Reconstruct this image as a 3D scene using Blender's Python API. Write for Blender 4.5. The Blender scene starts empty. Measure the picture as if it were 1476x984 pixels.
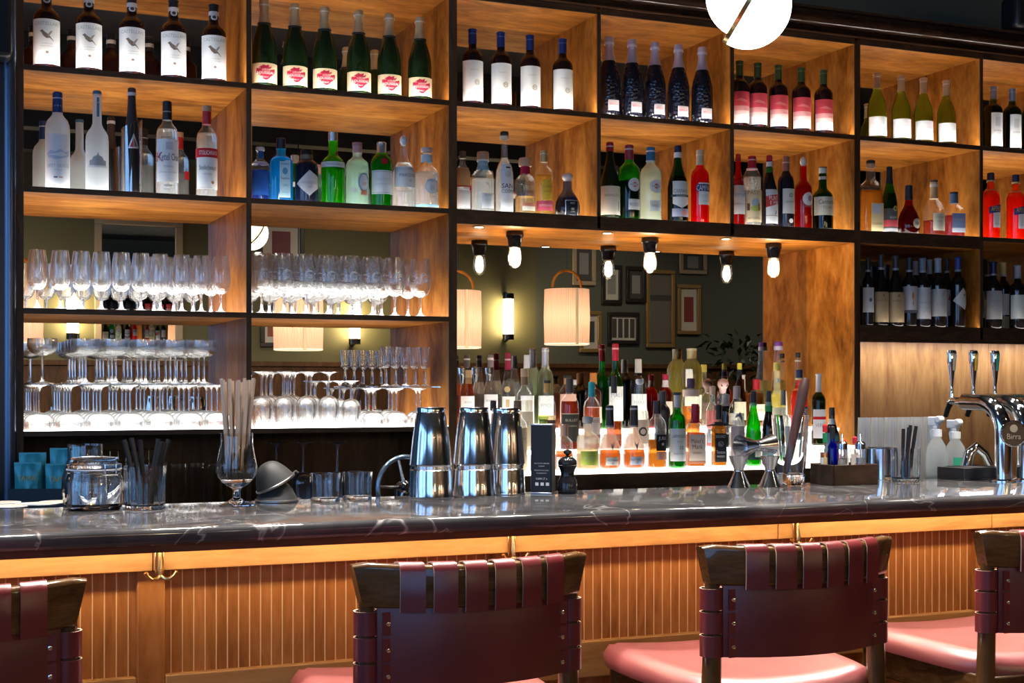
import bpy, bmesh, math, random
from math import sin, cos, pi, radians as R
from mathutils import Vector, Matrix
random.seed(7)
scene = bpy.context.scene
COL = scene.collection

# ------------------------------------------------------------------ camera, world, exposure
F = 2011.0                       # focal length in pixels of the 1476 x 984 frame
PSI = math.atan(858 / 2011)      # the camera looks to the right of the wall's normal
CP, SP = cos(PSI), sin(PSI)
HC = 1.381                       # eye height
cam = bpy.data.cameras.new('camera')
cam.sensor_width = 36.0
cam.lens = 36.0 * F / 1476
cam.shift_y = 64 / 1476
cam.clip_start = 0.05
camo = bpy.data.objects.new('camera', cam)
COL.objects.link(camo)
camo.location = (0, 0, HC)
camo.rotation_euler = (pi / 2, 0, -PSI)
scene.camera = camo

world = bpy.data.worlds.new('world')
scene.world = world
world.use_nodes = True
world.node_tree.nodes['Background'].inputs[0].default_value = (0.9, 0.95, 1.0, 1)
world.node_tree.nodes['Background'].inputs[1].default_value = 0.02

vs = scene.view_settings
vs.view_transform = 'Standard'
vs.look = 'None'
vs.gamma = 1.0
vs.use_curve_mapping = False
vs.exposure = 0.22
cy = scene.cycles
cy.max_bounces = 20
cy.diffuse_bounces = 3
cy.glossy_bounces = 6
cy.transmission_bounces = 16
cy.transparent_max_bounces = 32
cy.caustics_reflective = False
cy.caustics_refractive = False
cy.sample_clamp_indirect = 6.0
cy.blur_glossy = 0.5
cy.use_denoising = True

# strengths of the place's lamps and of the added fill lights
LED_SHELF = 110.0
LED_ROW1 = 85.0
LED_BACK = 90.0
LED_PANB = 4.4
LED_PANC = 6.5
LED_PANEL = 7.0
LED_TIER = 5.0
LED_BAR = 32.0
GLOBE = 7.0
BULB = 170.0
SHADE = 2.2
SCONCE = 55.0
SKYW = 3.2
DOWN = 22.0
SPOT = 46.0


def area(name, loc, rot, sx, sy, power, color=(1, 1, 1), spread=pi):
    l = bpy.data.lights.new(name, 'AREA')
    l.shape = 'RECTANGLE'
    l.size, l.size_y = sx, sy
    l.energy = power
    l.color = color
    l.spread = spread
    o = bpy.data.objects.new(name, l)
    o.location = loc
    o.rotation_euler = rot
    COL.objects.link(o)
    return o


# daylight comes through the windows behind and to the left of the camera
# (the panes themselves give it off; see the windows)
# fill lights added at the ceiling, over the stools and towards the shelves
for k in range(5):
    area('ceiling_fill', (0.3 + 1.0 * k, 2.75, 3.66), (0, 0, 0), 0.16, 0.16, DOWN, (1.0, 0.93, 0.84), R(80))
for k in range(5):
    area('ceiling_fill', (-0.2 + 1.15 * k, 3.78, 3.64), (R(-42), 0, 0), 0.2, 0.2, SPOT, (1.0, 0.90, 0.78), R(84))


# fill lights added to brighten the room behind the camera
for x, y in ((1.0, -1.6), (4.0, -1.6), (7.0, -1.6), (9.5, -1.2), (4.5, 0.4), (7.5, 0.6)):
    area('ceiling_fill', (x, y, 3.4), (R(-20 if y < -1 else 0), 0, 0), 0.2, 0.2, DOWN * 0.45, (1.0, 0.88, 0.70), R(130))


# ------------------------------------------------------------------ measuring helpers
def PX(px, Y):
    u = (px - 738) / F
    return Y * (CP * u + SP) / (CP - SP * u)


def PZ(px, py, Y):
    u = (px - 738) / F
    return HC + (556 - py) * Y / (F * (CP - SP * u))


def PS(px, Y):
    """metres per pixel for something standing at depth Y seen at column px"""
    return Y / (F * (CP - SP * (px - 738) / F))


# ------------------------------------------------------------------ materials
MATS = {}


def nmat(name):
    m = bpy.data.materials.new(name)
    m.use_nodes = True
    nt = m.node_tree
    b = nt.nodes['Principled BSDF']
    return m, nt, b


def paint(col, rough=0.5, metal=0.0, name=None, coat=0.0, trans=0.0, ior=1.45, spec=0.5, sub=0.0):
    key = ('p', tuple(round(c, 3) for c in col), rough, metal, coat, trans, ior, spec, sub)
    if key in MATS:
        return MATS[key]
    m, nt, b = nmat(name or 'paint')
    b.inputs['Base Color'].default_value = (*col, 1)
    b.inputs['Roughness'].default_value = rough
    b.inputs['Metallic'].default_value = metal
    b.inputs['Coat Weight'].default_value = coat
    b.inputs['Transmission Weight'].default_value = trans
    b.inputs['IOR'].default_value = ior
    b.inputs['Specular IOR Level'].default_value = spec
    MATS[key] = m
    return m


def emit(col, s, name='glow'):
    key = ('e', col, s)
    if key in MATS:
        return MATS[key]
    m = bpy.data.materials.new(name)
    m.use_nodes = True
    nt = m.node_tree
    nt.nodes.clear()
    o = nt.nodes.new('ShaderNodeOutputMaterial')
    e = nt.nodes.new('ShaderNodeEmission')
    e.inputs[0].default_value = (*col, 1)
    e.inputs[1].default_value = s
    nt.links.new(e.outputs[0], o.inputs[0])
    MATS[key] = m
    return m


def ramp(nt, stops):
    r = nt.nodes.new('ShaderNodeValToRGB')
    el = r.color_ramp.elements
    while len(el) < len(stops):
        el.new(0.5)
    for e, (p, c) in zip(el, stops):
        e.position = p
        e.color = (*c, 1)
    return r


def wood(name, dark, mid, light, scale=(2, 9, 9), rough=0.38, figure=1.3, bump=0.05, spec=0.2, coat=0.0):
    m, nt, b = nmat(name)
    tc = nt.nodes.new('ShaderNodeTexCoord')
    mp = nt.nodes.new('ShaderNodeMapping')
    mp.inputs['Scale'].default_value = scale
    nt.links.new(tc.outputs['Object'], mp.inputs[0])
    n1 = nt.nodes.new('ShaderNodeTexNoise')
    n1.inputs['Scale'].default_value = 1.6
    n1.inputs['Detail'].default_value = 6
    n1.inputs['Roughness'].default_value = 0.62
    n1.inputs['Distortion'].default_value = 0.8 * figure
    nt.links.new(mp.outputs[0], n1.inputs[0])
    mp2 = nt.nodes.new('ShaderNodeMapping')
    mp2.inputs['Scale'].default_value = tuple(s * 5 for s in scale)
    nt.links.new(tc.outputs['Object'], mp2.inputs[0])
    n2 = nt.nodes.new('ShaderNodeTexNoise')
    n2.inputs['Scale'].default_value = 2.2
    n2.inputs['Detail'].default_value = 4
    nt.links.new(mp2.outputs[0], n2.inputs[0])
    mx = nt.nodes.new('ShaderNodeMath')
    mx.operation = 'MULTIPLY_ADD'
    nt.links.new(n2.outputs[0], mx.inputs[0])
    mx.inputs[1].default_value = 0.35
    nt.links.new(n1.outputs[0], mx.inputs[2])
    r = ramp(nt, [(0.45, dark), (0.66, mid), (0.9, light)])
    nt.links.new(mx.outputs[0], r.inputs[0])
    nt.links.new(r.outputs[0], b.inputs['Base Color'])
    b.inputs['Roughness'].default_value = rough
    b.inputs['Specular IOR Level'].default_value = spec
    b.inputs['Coat Weight'].default_value = coat
    bp = nt.nodes.new('ShaderNodeBump')
    bp.inputs['Strength'].default_value = bump
    bp.inputs['Distance'].default_value = 0.002
    nt.links.new(n2.outputs[0], bp.inputs['Height'])
    nt.links.new(bp.outputs[0], b.inputs['Normal'])
    return m


def glassy(col=(1, 1, 1), rough=0.0, ior=1.45, name='clear_glass'):
    key = ('g', col, rough, ior)
    if key in MATS:
        return MATS[key]
    m = bpy.data.materials.new(name)
    m.use_nodes = True
    nt = m.node_tree
    nt.nodes.clear()
    o = nt.nodes.new('ShaderNodeOutputMaterial')
    g = nt.nodes.new('ShaderNodeBsdfGlass')
    g.inputs['Color'].default_value = (*col, 1)
    g.inputs['Roughness'].default_value = rough
    g.inputs['IOR'].default_value = ior
    nt.links.new(g.outputs[0], o.inputs[0])
    MATS[key] = m
    return m


def schlick(nt, f0, top=0.7):
    """reflection of a thin wall by angle, the same from either side"""
    lw = nt.nodes.new('ShaderNodeLayerWeight')
    lw.inputs[0].default_value = 0.5
    p = nt.nodes.new('ShaderNodeMath')
    p.operation = 'POWER'
    p.inputs[1].default_value = 4.0
    nt.links.new(lw.outputs['Facing'], p.inputs[0])
    a = nt.nodes.new('ShaderNodeMath')
    a.operation = 'MULTIPLY_ADD'
    a.inputs[1].default_value = top
    a.inputs[2].default_value = f0
    a.use_clamp = True
    nt.links.new(p.outputs[0], a.inputs[0])
    return a


def thin(col=(1, 1, 1), gloss=0.9, ior=1.5, glow=0.0, name='thin_glass'):
    """a thin pane or bottle wall: clear tint, fresnel reflection, and (glow) some light scattered inside the tinted body"""
    key = ('t', col, gloss, ior, glow)
    if key in MATS:
        return MATS[key]
    m = bpy.data.materials.new(name)
    m.use_nodes = True
    nt = m.node_tree
    nt.nodes.clear()
    o = nt.nodes.new('ShaderNodeOutputMaterial')
    t = nt.nodes.new('ShaderNodeBsdfTransparent')
    t.inputs[0].default_value = (*col, 1)
    base = t
    if glow > 0:
        tr = nt.nodes.new('ShaderNodeBsdfTranslucent')
        tr.inputs[0].default_value = (*col, 1)
        mg = nt.nodes.new('ShaderNodeMixShader')
        mg.inputs[0].default_value = glow
        nt.links.new(t.outputs[0], mg.inputs[1])
        nt.links.new(tr.outputs[0], mg.inputs[2])
        base = mg
    g = nt.nodes.new('ShaderNodeBsdfGlossy')
    g.inputs['Roughness'].default_value = 0.03
    g.inputs['Color'].default_value = (gloss, gloss, gloss, 1)
    f = schlick(nt, ((ior - 1) / (ior + 1)) ** 2)
    mx = nt.nodes.new('ShaderNodeMixShader')
    nt.links.new(f.outputs[0], mx.inputs[0])
    nt.links.new(base.outputs[0], mx.inputs[1])
    nt.links.new(g.outputs[0], mx.inputs[2])
    nt.links.new(mx.outputs[0], o.inputs[0])
    MATS[key] = m
    return m


def liquid(col, rough=0.0, glow=0.20):
    """tinted spirit: refracts, and scatters part of the light that reaches it"""
    key = ('l', col, glow)
    if key in MATS:
        return MATS[key]
    m = bpy.data.materials.new('liquid')
    m.use_nodes = True
    nt = m.node_tree
    nt.nodes.clear()
    o = nt.nodes.new('ShaderNodeOutputMaterial')
    g = nt.nodes.new('ShaderNodeBsdfGlass')
    g.inputs['Color'].default_value = (*[c ** 0.6 for c in col], 1)
    g.inputs['IOR'].default_value = 1.34
    tp = nt.nodes.new('ShaderNodeBsdfTransparent')
    tp.inputs[0].default_value = (*[c ** 0.5 for c in col], 1)
    tr = nt.nodes.new('ShaderNodeBsdfTranslucent')
    tr.inputs[0].default_value = (*[c ** 0.8 for c in col], 1)
    m1 = nt.nodes.new('ShaderNodeMixShader')
    m1.inputs[0].default_value = 0.40
    nt.links.new(g.outputs[0], m1.inputs[1])
    nt.links.new(tp.outputs[0], m1.inputs[2])
    mg = nt.nodes.new('ShaderNodeMixShader')
    mg.inputs[0].default_value = glow
    nt.links.new(m1.outputs[0], mg.inputs[1])
    nt.links.new(tr.outputs[0], mg.inputs[2])
    nt.links.new(mg.outputs[0], o.inputs[0])
    MATS[key] = m
    return m


def stemware(edge=0.95, face=0.05, tint=(0.95, 0.97, 1.0), name='stemware_glass', refr=0.62):
    """blown glass: clear when seen face on, whiter where the wall turns away, mirror-like glints"""
    m = bpy.data.materials.new(name)
    m.use_nodes = True
    nt = m.node_tree
    nt.nodes.clear()
    o = nt.nodes.new('ShaderNodeOutputMaterial')
    tp = nt.nodes.new('ShaderNodeBsdfTransparent')
    tp.inputs[0].default_value = (0.985, 0.99, 0.99, 1)
    t = nt.nodes.new('ShaderNodeBsdfTranslucent')
    t.inputs[0].default_value = (*tint, 1)
    d = nt.nodes.new('ShaderNodeBsdfDiffuse')
    d.inputs[0].default_value = (*tint, 1)
    td = nt.nodes.new('ShaderNodeMixShader')
    td.inputs[0].default_value = 0.35
    nt.links.new(t.outputs[0], td.inputs[1])
    nt.links.new(d.outputs[0], td.inputs[2])
    lw = nt.nodes.new('ShaderNodeLayerWeight')
    lw.inputs[0].default_value = 0.5
    pw = nt.nodes.new('ShaderNodeMath')
    pw.operation = 'POWER'
    pw.inputs[1].default_value = 2.5
    nt.links.new(lw.outputs['Facing'], pw.inputs[0])
    ma = nt.nodes.new('ShaderNodeMath')
    ma.operation = 'MULTIPLY_ADD'
    ma.inputs[1].default_value = edge
    ma.inputs[2].default_value = face
    nt.links.new(pw.outputs[0], ma.inputs[0])
    b1 = nt.nodes.new('ShaderNodeMixShader')
    nt.links.new(ma.outputs[0], b1.inputs[0])
    nt.links.new(tp.outputs[0], b1.inputs[1])
    nt.links.new(td.outputs[0], b1.inputs[2])
    g = nt.nodes.new('ShaderNodeBsdfGlossy')
    g.inputs['Roughness'].default_value = 0.02
    f = schlick(nt, 0.05)
    mx = nt.nodes.new('ShaderNodeMixShader')
    nt.links.new(f.outputs[0], mx.inputs[0])
    nt.links.new(b1.outputs[0], mx.inputs[1])
    nt.links.new(g.outputs[0], mx.inputs[2])
    gl_ = nt.nodes.new('ShaderNodeBsdfGlass')
    gl_.inputs['IOR'].default_value = 1.48
    fx = nt.nodes.new('ShaderNodeMixShader')
    fx.inputs[0].default_value = refr
    nt.links.new(mx.outputs[0], fx.inputs[1])
    nt.links.new(gl_.outputs[0], fx.inputs[2])
    nt.links.new(fx.outputs[0], o.inputs[0])
    return m


STEMG = stemware()
THICK = stemware(0.35, 0.0, (0.75, 0.88, 1.0), 'thick_glass', 0.9)
SHELL = stemware(0.40, 0.015, (0.95, 0.97, 0.98), 'bottle_glass', 0.35)
W_IN_H = wood('honey_wood', (0.16, 0.046, 0.006), (0.38, 0.128, 0.017), (0.60, 0.245, 0.045), (2.0, 6.5, 6.5), 0.42, 1.2, spec=0.12)
W_IN_V = wood('honey_wood', (0.13, 0.036, 0.004), (0.31, 0.102, 0.013), (0.50, 0.195, 0.034), (4.2, 4.2, 1.7), 0.48, 1.3, spec=0.05)
W_EDGE = wood('dark_wood_edge', (0.046, 0.023, 0.012), (0.078, 0.040, 0.021), (0.12, 0.064, 0.034), (3, 12, 12), 0.42)
W_EDGE_V = wood('dark_wood_edge', (0.054, 0.027, 0.013), (0.088, 0.044, 0.021), (0.14, 0.072, 0.035), (12, 12, 2), 0.42)
W_CORNICE = wood('dark_cornice_wood', (0.014, 0.006, 0.004), (0.026, 0.011, 0.006), (0.045, 0.02, 0.01), (1.2, 9, 9), 0.20, coat=0.5)
W_BAR = wood('bar_front_wood', (0.22, 0.075, 0.016), (0.36, 0.13, 0.028), (0.48, 0.19, 0.05), (8, 8, 1.5), 0.42)
W_BARH = wood('bar_front_wood', (0.30, 0.135, 0.04), (0.43, 0.21, 0.068), (0.53, 0.28, 0.10), (1.5, 9, 9), 0.42)
W_STOOL = wood('stool_oak', (0.035, 0.016, 0.006), (0.075, 0.034, 0.011), (0.13, 0.062, 0.02), (9, 9, 2), 0.25, coat=0.4)
W_STOOLH = wood('stool_oak', (0.035, 0.016, 0.006), (0.075, 0.034, 0.011), (0.13, 0.062, 0.02), (2, 10, 22), 0.22, coat=0.5)
W_DARK = wood('dark_back_panel', (0.060, 0.026, 0.011), (0.11, 0.048, 0.018), (0.17, 0.075, 0.028), (6, 6, 1), 0.5)
W_PANEL = wood('room_panelling', (0.05, 0.022, 0.009), (0.09, 0.04, 0.015), (0.14, 0.065, 0.025), (6, 6, 1), 0.45)
W_TRAY = wood('walnut_tray', (0.018, 0.010, 0.006), (0.035, 0.018, 0.010), (0.06, 0.032, 0.018), (3, 14, 14), 0.45)

CHROME = paint((0.78, 0.79, 0.81), 0.06, 1.0, 'chrome')
STEEL = paint((0.80, 0.81, 0.83), 0.14, 1.0, 'polished_steel')
STEEL_D = paint((0.42, 0.43, 0.45), 0.28, 1.0, 'brushed_steel')
BRASS = paint((0.72, 0.52, 0.24), 0.22, 1.0, 'aged_brass')
BLACK = paint((0.012, 0.012, 0.014), 0.35, 0, 'black_plastic')
BLACKG = paint((0.010, 0.010, 0.012), 0.12, 0, 'gloss_black')
WHITE = paint((0.85, 0.86, 0.87), 0.4, 0, 'white_plastic')
GLASS = glassy()
SHELL = thin((0.97, 0.985, 0.98), 1.0, 1.5, 0.025)
LEDW = emit((1.0, 0.94, 0.86), LED_SHELF)
LEDB = emit((1.0, 0.95, 0.88), LED_BACK)
LED1 = emit((1.0, 0.93, 0.84), LED_ROW1)


def mirror_mat():
    m = bpy.data.materials.new('mirror')
    m.use_nodes = True
    nt = m.node_tree
    nt.nodes.clear()
    o = nt.nodes.new('ShaderNodeOutputMaterial')
    g = nt.nodes.new('ShaderNodeBsdfGlossy')
    g.inputs['Color'].default_value = (0.72, 0.70, 0.66, 1)
    g.inputs['Roughness'].default_value = 0.0
    nt.links.new(g.outputs[0], o.inputs[0])
    return m


MIRROR = mirror_mat()


def marble():
    m, nt, b = nmat('grey_marble')
    tc = nt.nodes.new('ShaderNodeTexCoord')
    n1 = nt.nodes.new('ShaderNodeTexNoise')
    n1.inputs['Scale'].default_value = 5
    n1.inputs['Detail'].default_value = 8
    n1.inputs['Distortion'].default_value = 0.6
    nt.links.new(tc.outputs['Object'], n1.inputs[0])
    r = ramp(nt, [(0.3, (0.024, 0.024, 0.027)), (0.62, (0.056, 0.055, 0.058)), (0.85, (0.115, 0.112, 0.112))])
    nt.links.new(n1.outputs[0], r.inputs[0])
    v = nt.nodes.new('ShaderNodeTexNoise')
    v.inputs['Scale'].default_value = 2.6
    v.inputs['Detail'].default_value = 5
    v.inputs['Distortion'].default_value = 1.4
    nt.links.new(tc.outputs['Object'], v.inputs[0])
    a = nt.nodes.new('ShaderNodeMath')
    a.operation = 'SUBTRACT'
    a.inputs[1].default_value = 0.5
    nt.links.new(v.outputs[0], a.inputs[0])
    ab = nt.nodes.new('ShaderNodeMath')
    ab.operation = 'ABSOLUTE'
    nt.links.new(a.outputs[0], ab.inputs[0])
    vr = ramp(nt, [(0.0, (1, 1, 1)), (0.003, (0.3, 0.3, 0.3)), (0.008, (0, 0, 0))])
    nt.links.new(ab.outputs[0], vr.inputs[0])
    mx = nt.nodes.new('ShaderNodeMix')
    mx.data_type = 'RGBA'
    nt.links.new(vr.outputs[0], mx.inputs[0])
    nt.links.new(r.outputs[0], mx.inputs[6])
    mx.inputs[7].default_value = (0.22, 0.21, 0.205, 1)
    nt.links.new(mx.outputs[2], b.inputs['Base Color'])
    b.inputs['Roughness'].default_value = 0.06
    b.inputs['Specular IOR Level'].default_value = 0.5
    return m


def leather(name, col, light, rough=0.35):
    m, nt, b = nmat(name)
    tc = nt.nodes.new('ShaderNodeTexCoord')
    n1 = nt.nodes.new('ShaderNodeTexNoise')
    n1.inputs['Scale'].default_value = 9
    n1.inputs['Detail'].default_value = 5
    nt.links.new(tc.outputs['Object'], n1.inputs[0])
    r = ramp(nt, [(0.3, col), (0.75, light)])
    nt.links.new(n1.outputs[0], r.inputs[0])
    nt.links.new(r.outputs[0], b.inputs['Base Color'])
    b.inputs['Roughness'].default_value = rough
    v = nt.nodes.new('ShaderNodeTexNoise')
    v.inputs['Scale'].default_value = 260
    nt.links.new(tc.outputs['Object'], v.inputs[0])
    bp = nt.nodes.new('ShaderNodeBump')
    bp.inputs['Strength'].default_value = 0.12
    bp.inputs['Distance'].default_value = 0.001
    nt.links.new(v.outputs[0], bp.inputs['Height'])
    nt.links.new(bp.outputs[0], b.inputs['Normal'])
    return m


L_BACK = leather('oxblood_leather', (0.085, 0.010, 0.011), (0.135, 0.018, 0.019), 0.36)
L_STRAP = leather('oxblood_leather', (0.10, 0.012, 0.014), (0.15, 0.020, 0.023), 0.30)
L_EDGE = paint((0.42, 0.27, 0.19), 0.6, 0, 'raw_leather_edge')
L_SEAT = leather('rose_leather', (0.155, 0.028, 0.030), (0.205, 0.046, 0.046), 0.34)
L_SEAT.node_tree.nodes['Principled BSDF'].inputs['Coat Weight'].default_value = 1.0
L_SEAT.node_tree.nodes['Principled BSDF'].inputs['Coat Roughness'].default_value = 0.33


# ------------------------------------------------------------------ mesh builder
class MB:
    def __init__(s):
        s.v, s.f, s.m, s.sm = [], [], [], []

    def add(s, vs, fs, mi=0, smooth=True, mat=None):
        b = len(s.v)
        if mat is not None:
            vs = [mat @ Vector(v) for v in vs]
        s.v += [tuple(v) for v in vs]
        s.f += [tuple(i + b for i in f) for f in fs]
        s.m += [mi] * len(fs)
        s.sm += [smooth] * len(fs)
        return s

    def box(s, x0, x1, y0, y1, z0, z1, mi=0, mat=None):
        v = [(x0, y0, z0), (x1, y0, z0), (x1, y1, z0), (x0, y1, z0), (x0, y0, z1), (x1, y0, z1), (x1, y1, z1), (x0, y1, z1)]
        return s.add(v, [(0, 3, 2, 1), (4, 5, 6, 7), (0, 1, 5, 4), (1, 2, 6, 5), (2, 3, 7, 6), (3, 0, 4, 7)], mi, False, mat)

    def lathe(s, prof, seg=24, mi=0, c=(0, 0, 0), closed=True, sec=None, mat=None, smooth=True):
        """prof: (z, r) from one end to the other; r = 0 closes to a point. sec(theta, z) scales the radius"""
        vs, fs, rows = [], [], []
        for z, r in prof:
            if r < 1e-6:
                rows.append([len(vs)])
                vs.append((c[0], c[1], c[2] + z))
            else:
                row = []
                for k in range(seg):
                    t = 2 * pi * k / seg
                    q = (1, 1) if sec is None else sec(t, z)
                    row.append(len(vs))
                    vs.append((c[0] + r * q[0] * cos(t), c[1] + r * q[1] * sin(t), c[2] + z))
                rows.append(row)
        for a, b in zip(rows, rows[1:]):
            for k in range(seg):
                k2 = (k + 1) % seg
                if len(a) == 1 and len(b) == 1:
                    continue
                if len(a) == 1:
                    fs.append((a[0], b[k2], b[k]))
                elif len(b) == 1:
                    fs.append((a[k], a[k2], b[0]))
                else:
                    fs.append((a[k], a[k2], b[k2], b[k]))
        return s.add(vs, fs, mi, smooth, mat)

    def tube(s, pts, rad, seg=10, mi=0, caps=True, mat=None):
        pts = [Vector(p) for p in pts]
        n = len(pts)
        rads = rad if isinstance(rad, (list, tuple)) else [rad] * n
        vs, fs = [], []
        up = None
        for i, p in enumerate(pts):
            d = (pts[min(i + 1, n - 1)] - pts[max(i - 1, 0)]).normalized()
            if up is None:
                up = d.orthogonal().normalized()
            else:
                up = (up - d * up.dot(d))
                up = up.normalized() if up.length > 1e-6 else d.orthogonal().normalized()
            w = d.cross(up)
            for k in range(seg):
                t = 2 * pi * k / seg
                vs.append(p + (up * cos(t) + w * sin(t)) * rads[i])
        for i in range(n - 1):
            for k in range(seg):
                k2 = (k + 1) % seg
                fs.append((i * seg + k, i * seg + k2, (i + 1) * seg + k2, (i + 1) * seg + k))
        if caps:
            fs.append(tuple(range(seg - 1, -1, -1)))
            fs.append(tuple((n - 1) * seg + k for k in range(seg)))
        return s.add(vs, fs, mi, True, mat)

    def extrude(s, outline, y0, y1, mi=0, mat=None, smooth=False):
        """outline in (x, z), extruded along y"""
        n = len(outline)
        vs = [(x, y0, z) for x, z in outline] + [(x, y1, z) for x, z in outline]
        fs = [tuple(range(n)), tuple(range(2 * n - 1, n - 1, -1))]
        for k in range(n):
            k2 = (k + 1) % n
            fs.append((k, n + k, n + k2, k2))
        return s.add(vs, fs, mi, smooth, mat)

    def build(s, name, mats, parent=None, bevel=0.0, angle=35, loc=None, seg=2):
        me = bpy.data.meshes.new(name)
        me.from_pydata(s.v, [], s.f)
        for m in (mats if isinstance(mats, (list, tuple)) else [mats]):
            me.materials.append(m)
        me.polygons.foreach_set('material_index', s.m)
        me.polygons.foreach_set('use_smooth', s.sm)
        me.set_sharp_from_angle(angle=R(angle))
        me.update()
        o = bpy.data.objects.new(name, me)
        COL.objects.link(o)
        if parent is not None:
            o.parent = parent
        if loc is not None:
            o.location = loc
        if bevel > 0:
            md = o.modifiers.new('bevel', 'BEVEL')
            md.width = bevel
            md.segments = seg
            md.limit_method = 'ANGLE'
            md.angle_limit = R(40)
        return o


def tag(o, label=None, cat=None, group=None, kind=None):
    if label:
        o['label'] = label
    if cat:
        o['category'] = cat
    if group:
        o['group'] = group
    if kind:
        o['kind'] = kind
    return o


def empty(name, loc=(0, 0, 0), rz=0.0, label=None, cat=None, group=None):
    o = bpy.data.objects.new(name, None)
    o.empty_display_size = 0.05
    COL.objects.link(o)
    o.location = loc
    o.rotation_euler = (0, 0, rz)
    return tag(o, label, cat, group)


def kids(o):
    return [c for c in COL.objects if c.parent == o]


TREE = {}


def copy_tree(o, parent=None):
    c = o.copy()
    COL.objects.link(c)
    if parent is not None:
        c.parent = parent
    for ch in list(o.children):
        copy_tree(ch, c)
    return c


ORD = ['first', 'second', 'third', 'fourth', 'fifth', 'sixth', 'seventh', 'eighth', 'ninth', 'tenth', 'eleventh', 'twelfth']


def structure(name, mb, mats, bevel=0.0):
    o = mb.build(name, mats, bevel=bevel)
    o['kind'] = 'structure'
    return o


# ------------------------------------------------------------------ the room
YS, YB = 5.15, 5.52              # front and mirror plane of the shelving
X0, X1, YF, ZC = -4.4, 12.6, -3.0, 3.7
PLASTER = paint((0.115, 0.105, 0.048), 0.7, 0, 'olive_plaster')
PLASTER2 = paint((0.10, 0.11, 0.095), 0.7, 0, 'grey_green_plaster')
structure('floor', MB().box(X0, X1, YF, 6.0, -0.1, 0), wood('floor_boards', (0.03, 0.014, 0.007), (0.06, 0.028, 0.012), (0.1, 0.05, 0.02), (1, 8, 8), 0.35))
structure('ceiling', MB().box(X0, X1, YF, 6.0, ZC, ZC + 0.1), paint((0.045, 0.048, 0.045), 0.8, 0, 'dark_ceiling'))
structure('wall_back', MB().box(X0, X1, 5.75, 5.95, 0, ZC), PLASTER2)
XW = PX(772, 2 * YB - YF)
wf = MB().box(X0, -4.1, YF - 0.1, YF, 0, ZC).box(-2.1, -2.0, YF - 0.1, YF, 0, ZC).box(0.0, XW, YF - 0.1, YF, 0, ZC).box(XW, X1, YF - 0.1, YF, 0, ZC, 1)
wf.box(-4.1, 0.0, YF - 0.1, YF, 0, 0.8).box(-4.1, 0.0, YF - 0.1, YF, 3.5, ZC)
structure('wall_front', wf, [PLASTER, paint((0.085, 0.092, 0.072), 0.7, 0, 'sage_plaster')])
for i, (a, b) in enumerate(((-4.1, -2.1), (-2.0, 0.0))):
    w = MB()
    for c, d in ((a, a + 0.07), (b - 0.07, b), ((a + b) / 2 - 0.02, (a + b) / 2 + 0.02)):
        w.box(c, d, YF - 0.07, YF + 0.02, 0.8, 3.5)
    for c, d in ((0.8, 0.88), (3.42, 3.5), (2.3, 2.35)):
        w.box(a, b, YF - 0.07, YF + 0.02, c, d)
    o = structure('window_%d' % (i + 4), w, W_EDGE_V)
    MB().box(a, b, YF - 0.09, YF - 0.08, 0.8, 3.5).build('pane', emit((0.24, 0.48, 0.92), SKYW, 'daylight_sky'), o)
structure('wall_right', MB().box(X1, X1 + 0.1, YF, 6.0, 0, ZC), PLASTER2)
wl = MB()
for y0, y1 in ((YF, -1.6), (0.4, 0.6), (2.6, 2.75), (4.75, 6.0)):
    wl.box(X0 - 0.1, X0, y0, y1, 0, ZC)
wl.box(X0 - 0.1, X0, -1.6, 4.75, 0, 0.85).box(X0 - 0.1, X0, -1.6, 4.75, 3.5, ZC)
structure('wall_left', wl, PLASTER)
for i, (y0, y1) in enumerate(((-1.6, 0.4), (0.6, 2.6), (2.75, 4.75))):
    w = MB()
    for a, b in ((y0, y0 + 0.07), (y1 - 0.07, y1), ((y0 + y1) / 2 - 0.025, (y0 + y1) / 2 + 0.025)):
        w.box(X0 - 0.07, X0 + 0.02, a, b, 0.85, 3.5)
    for a, b in ((0.85, 0.93), (3.42, 3.5), (2.3, 2.35)):
        w.box(X0 - 0.07, X0 + 0.02, y0, y1, a, b)
    o = structure('window_%d' % (i + 1), w, W_EDGE_V)
    p = MB().box(X0 - 0.09, X0 - 0.08, y0, y1, 0.85, 3.5).build('pane', emit((0.24, 0.48, 0.92), SKYW, 'daylight_sky'), o)
# wainscot of the wall opposite the bar
ws = MB().box(0.05, X1, YF, YF + 0.03, 0, 1.58)
for k in range(16):
    x = 0.1 + k * 0.78
    ws.box(x, x + 0.6, YF + 0.03, YF + 0.042, 0.25, 1.4)
ws.box(0.05, X1, YF, YF + 0.06, 1.58, 1.63)
structure('trim_1', ws, W_PANEL, 0.003)
# ceiling beams
for k in range(4):
    structure('trim_%d' % (k + 2), MB().box(X0, X1, -2.2 + k * 1.15, -2.02 + k * 1.15, ZC - 0.22, ZC), paint((0.02, 0.018, 0.016), 0.6, 0, 'dark_beam'), 0.004)
# dark panelled pier and round post left of the shelving
structure('trim_6', MB().box(-0.7, 0.283, YS - 0.02, 5.6, 0, ZC), paint((0.012, 0.016, 0.026), 0.3, 0, 'navy_pier'), 0.004)
structure('trim_7', MB().lathe([(0, 0.0), (0, 0.022), (ZC, 0.022), (ZC, 0)], 24, c=(0.297, YS - 0.01, 0)), paint((0.10, 0.13, 0.19), 0.22, 0.6, 'blue_grey_post'))

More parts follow.
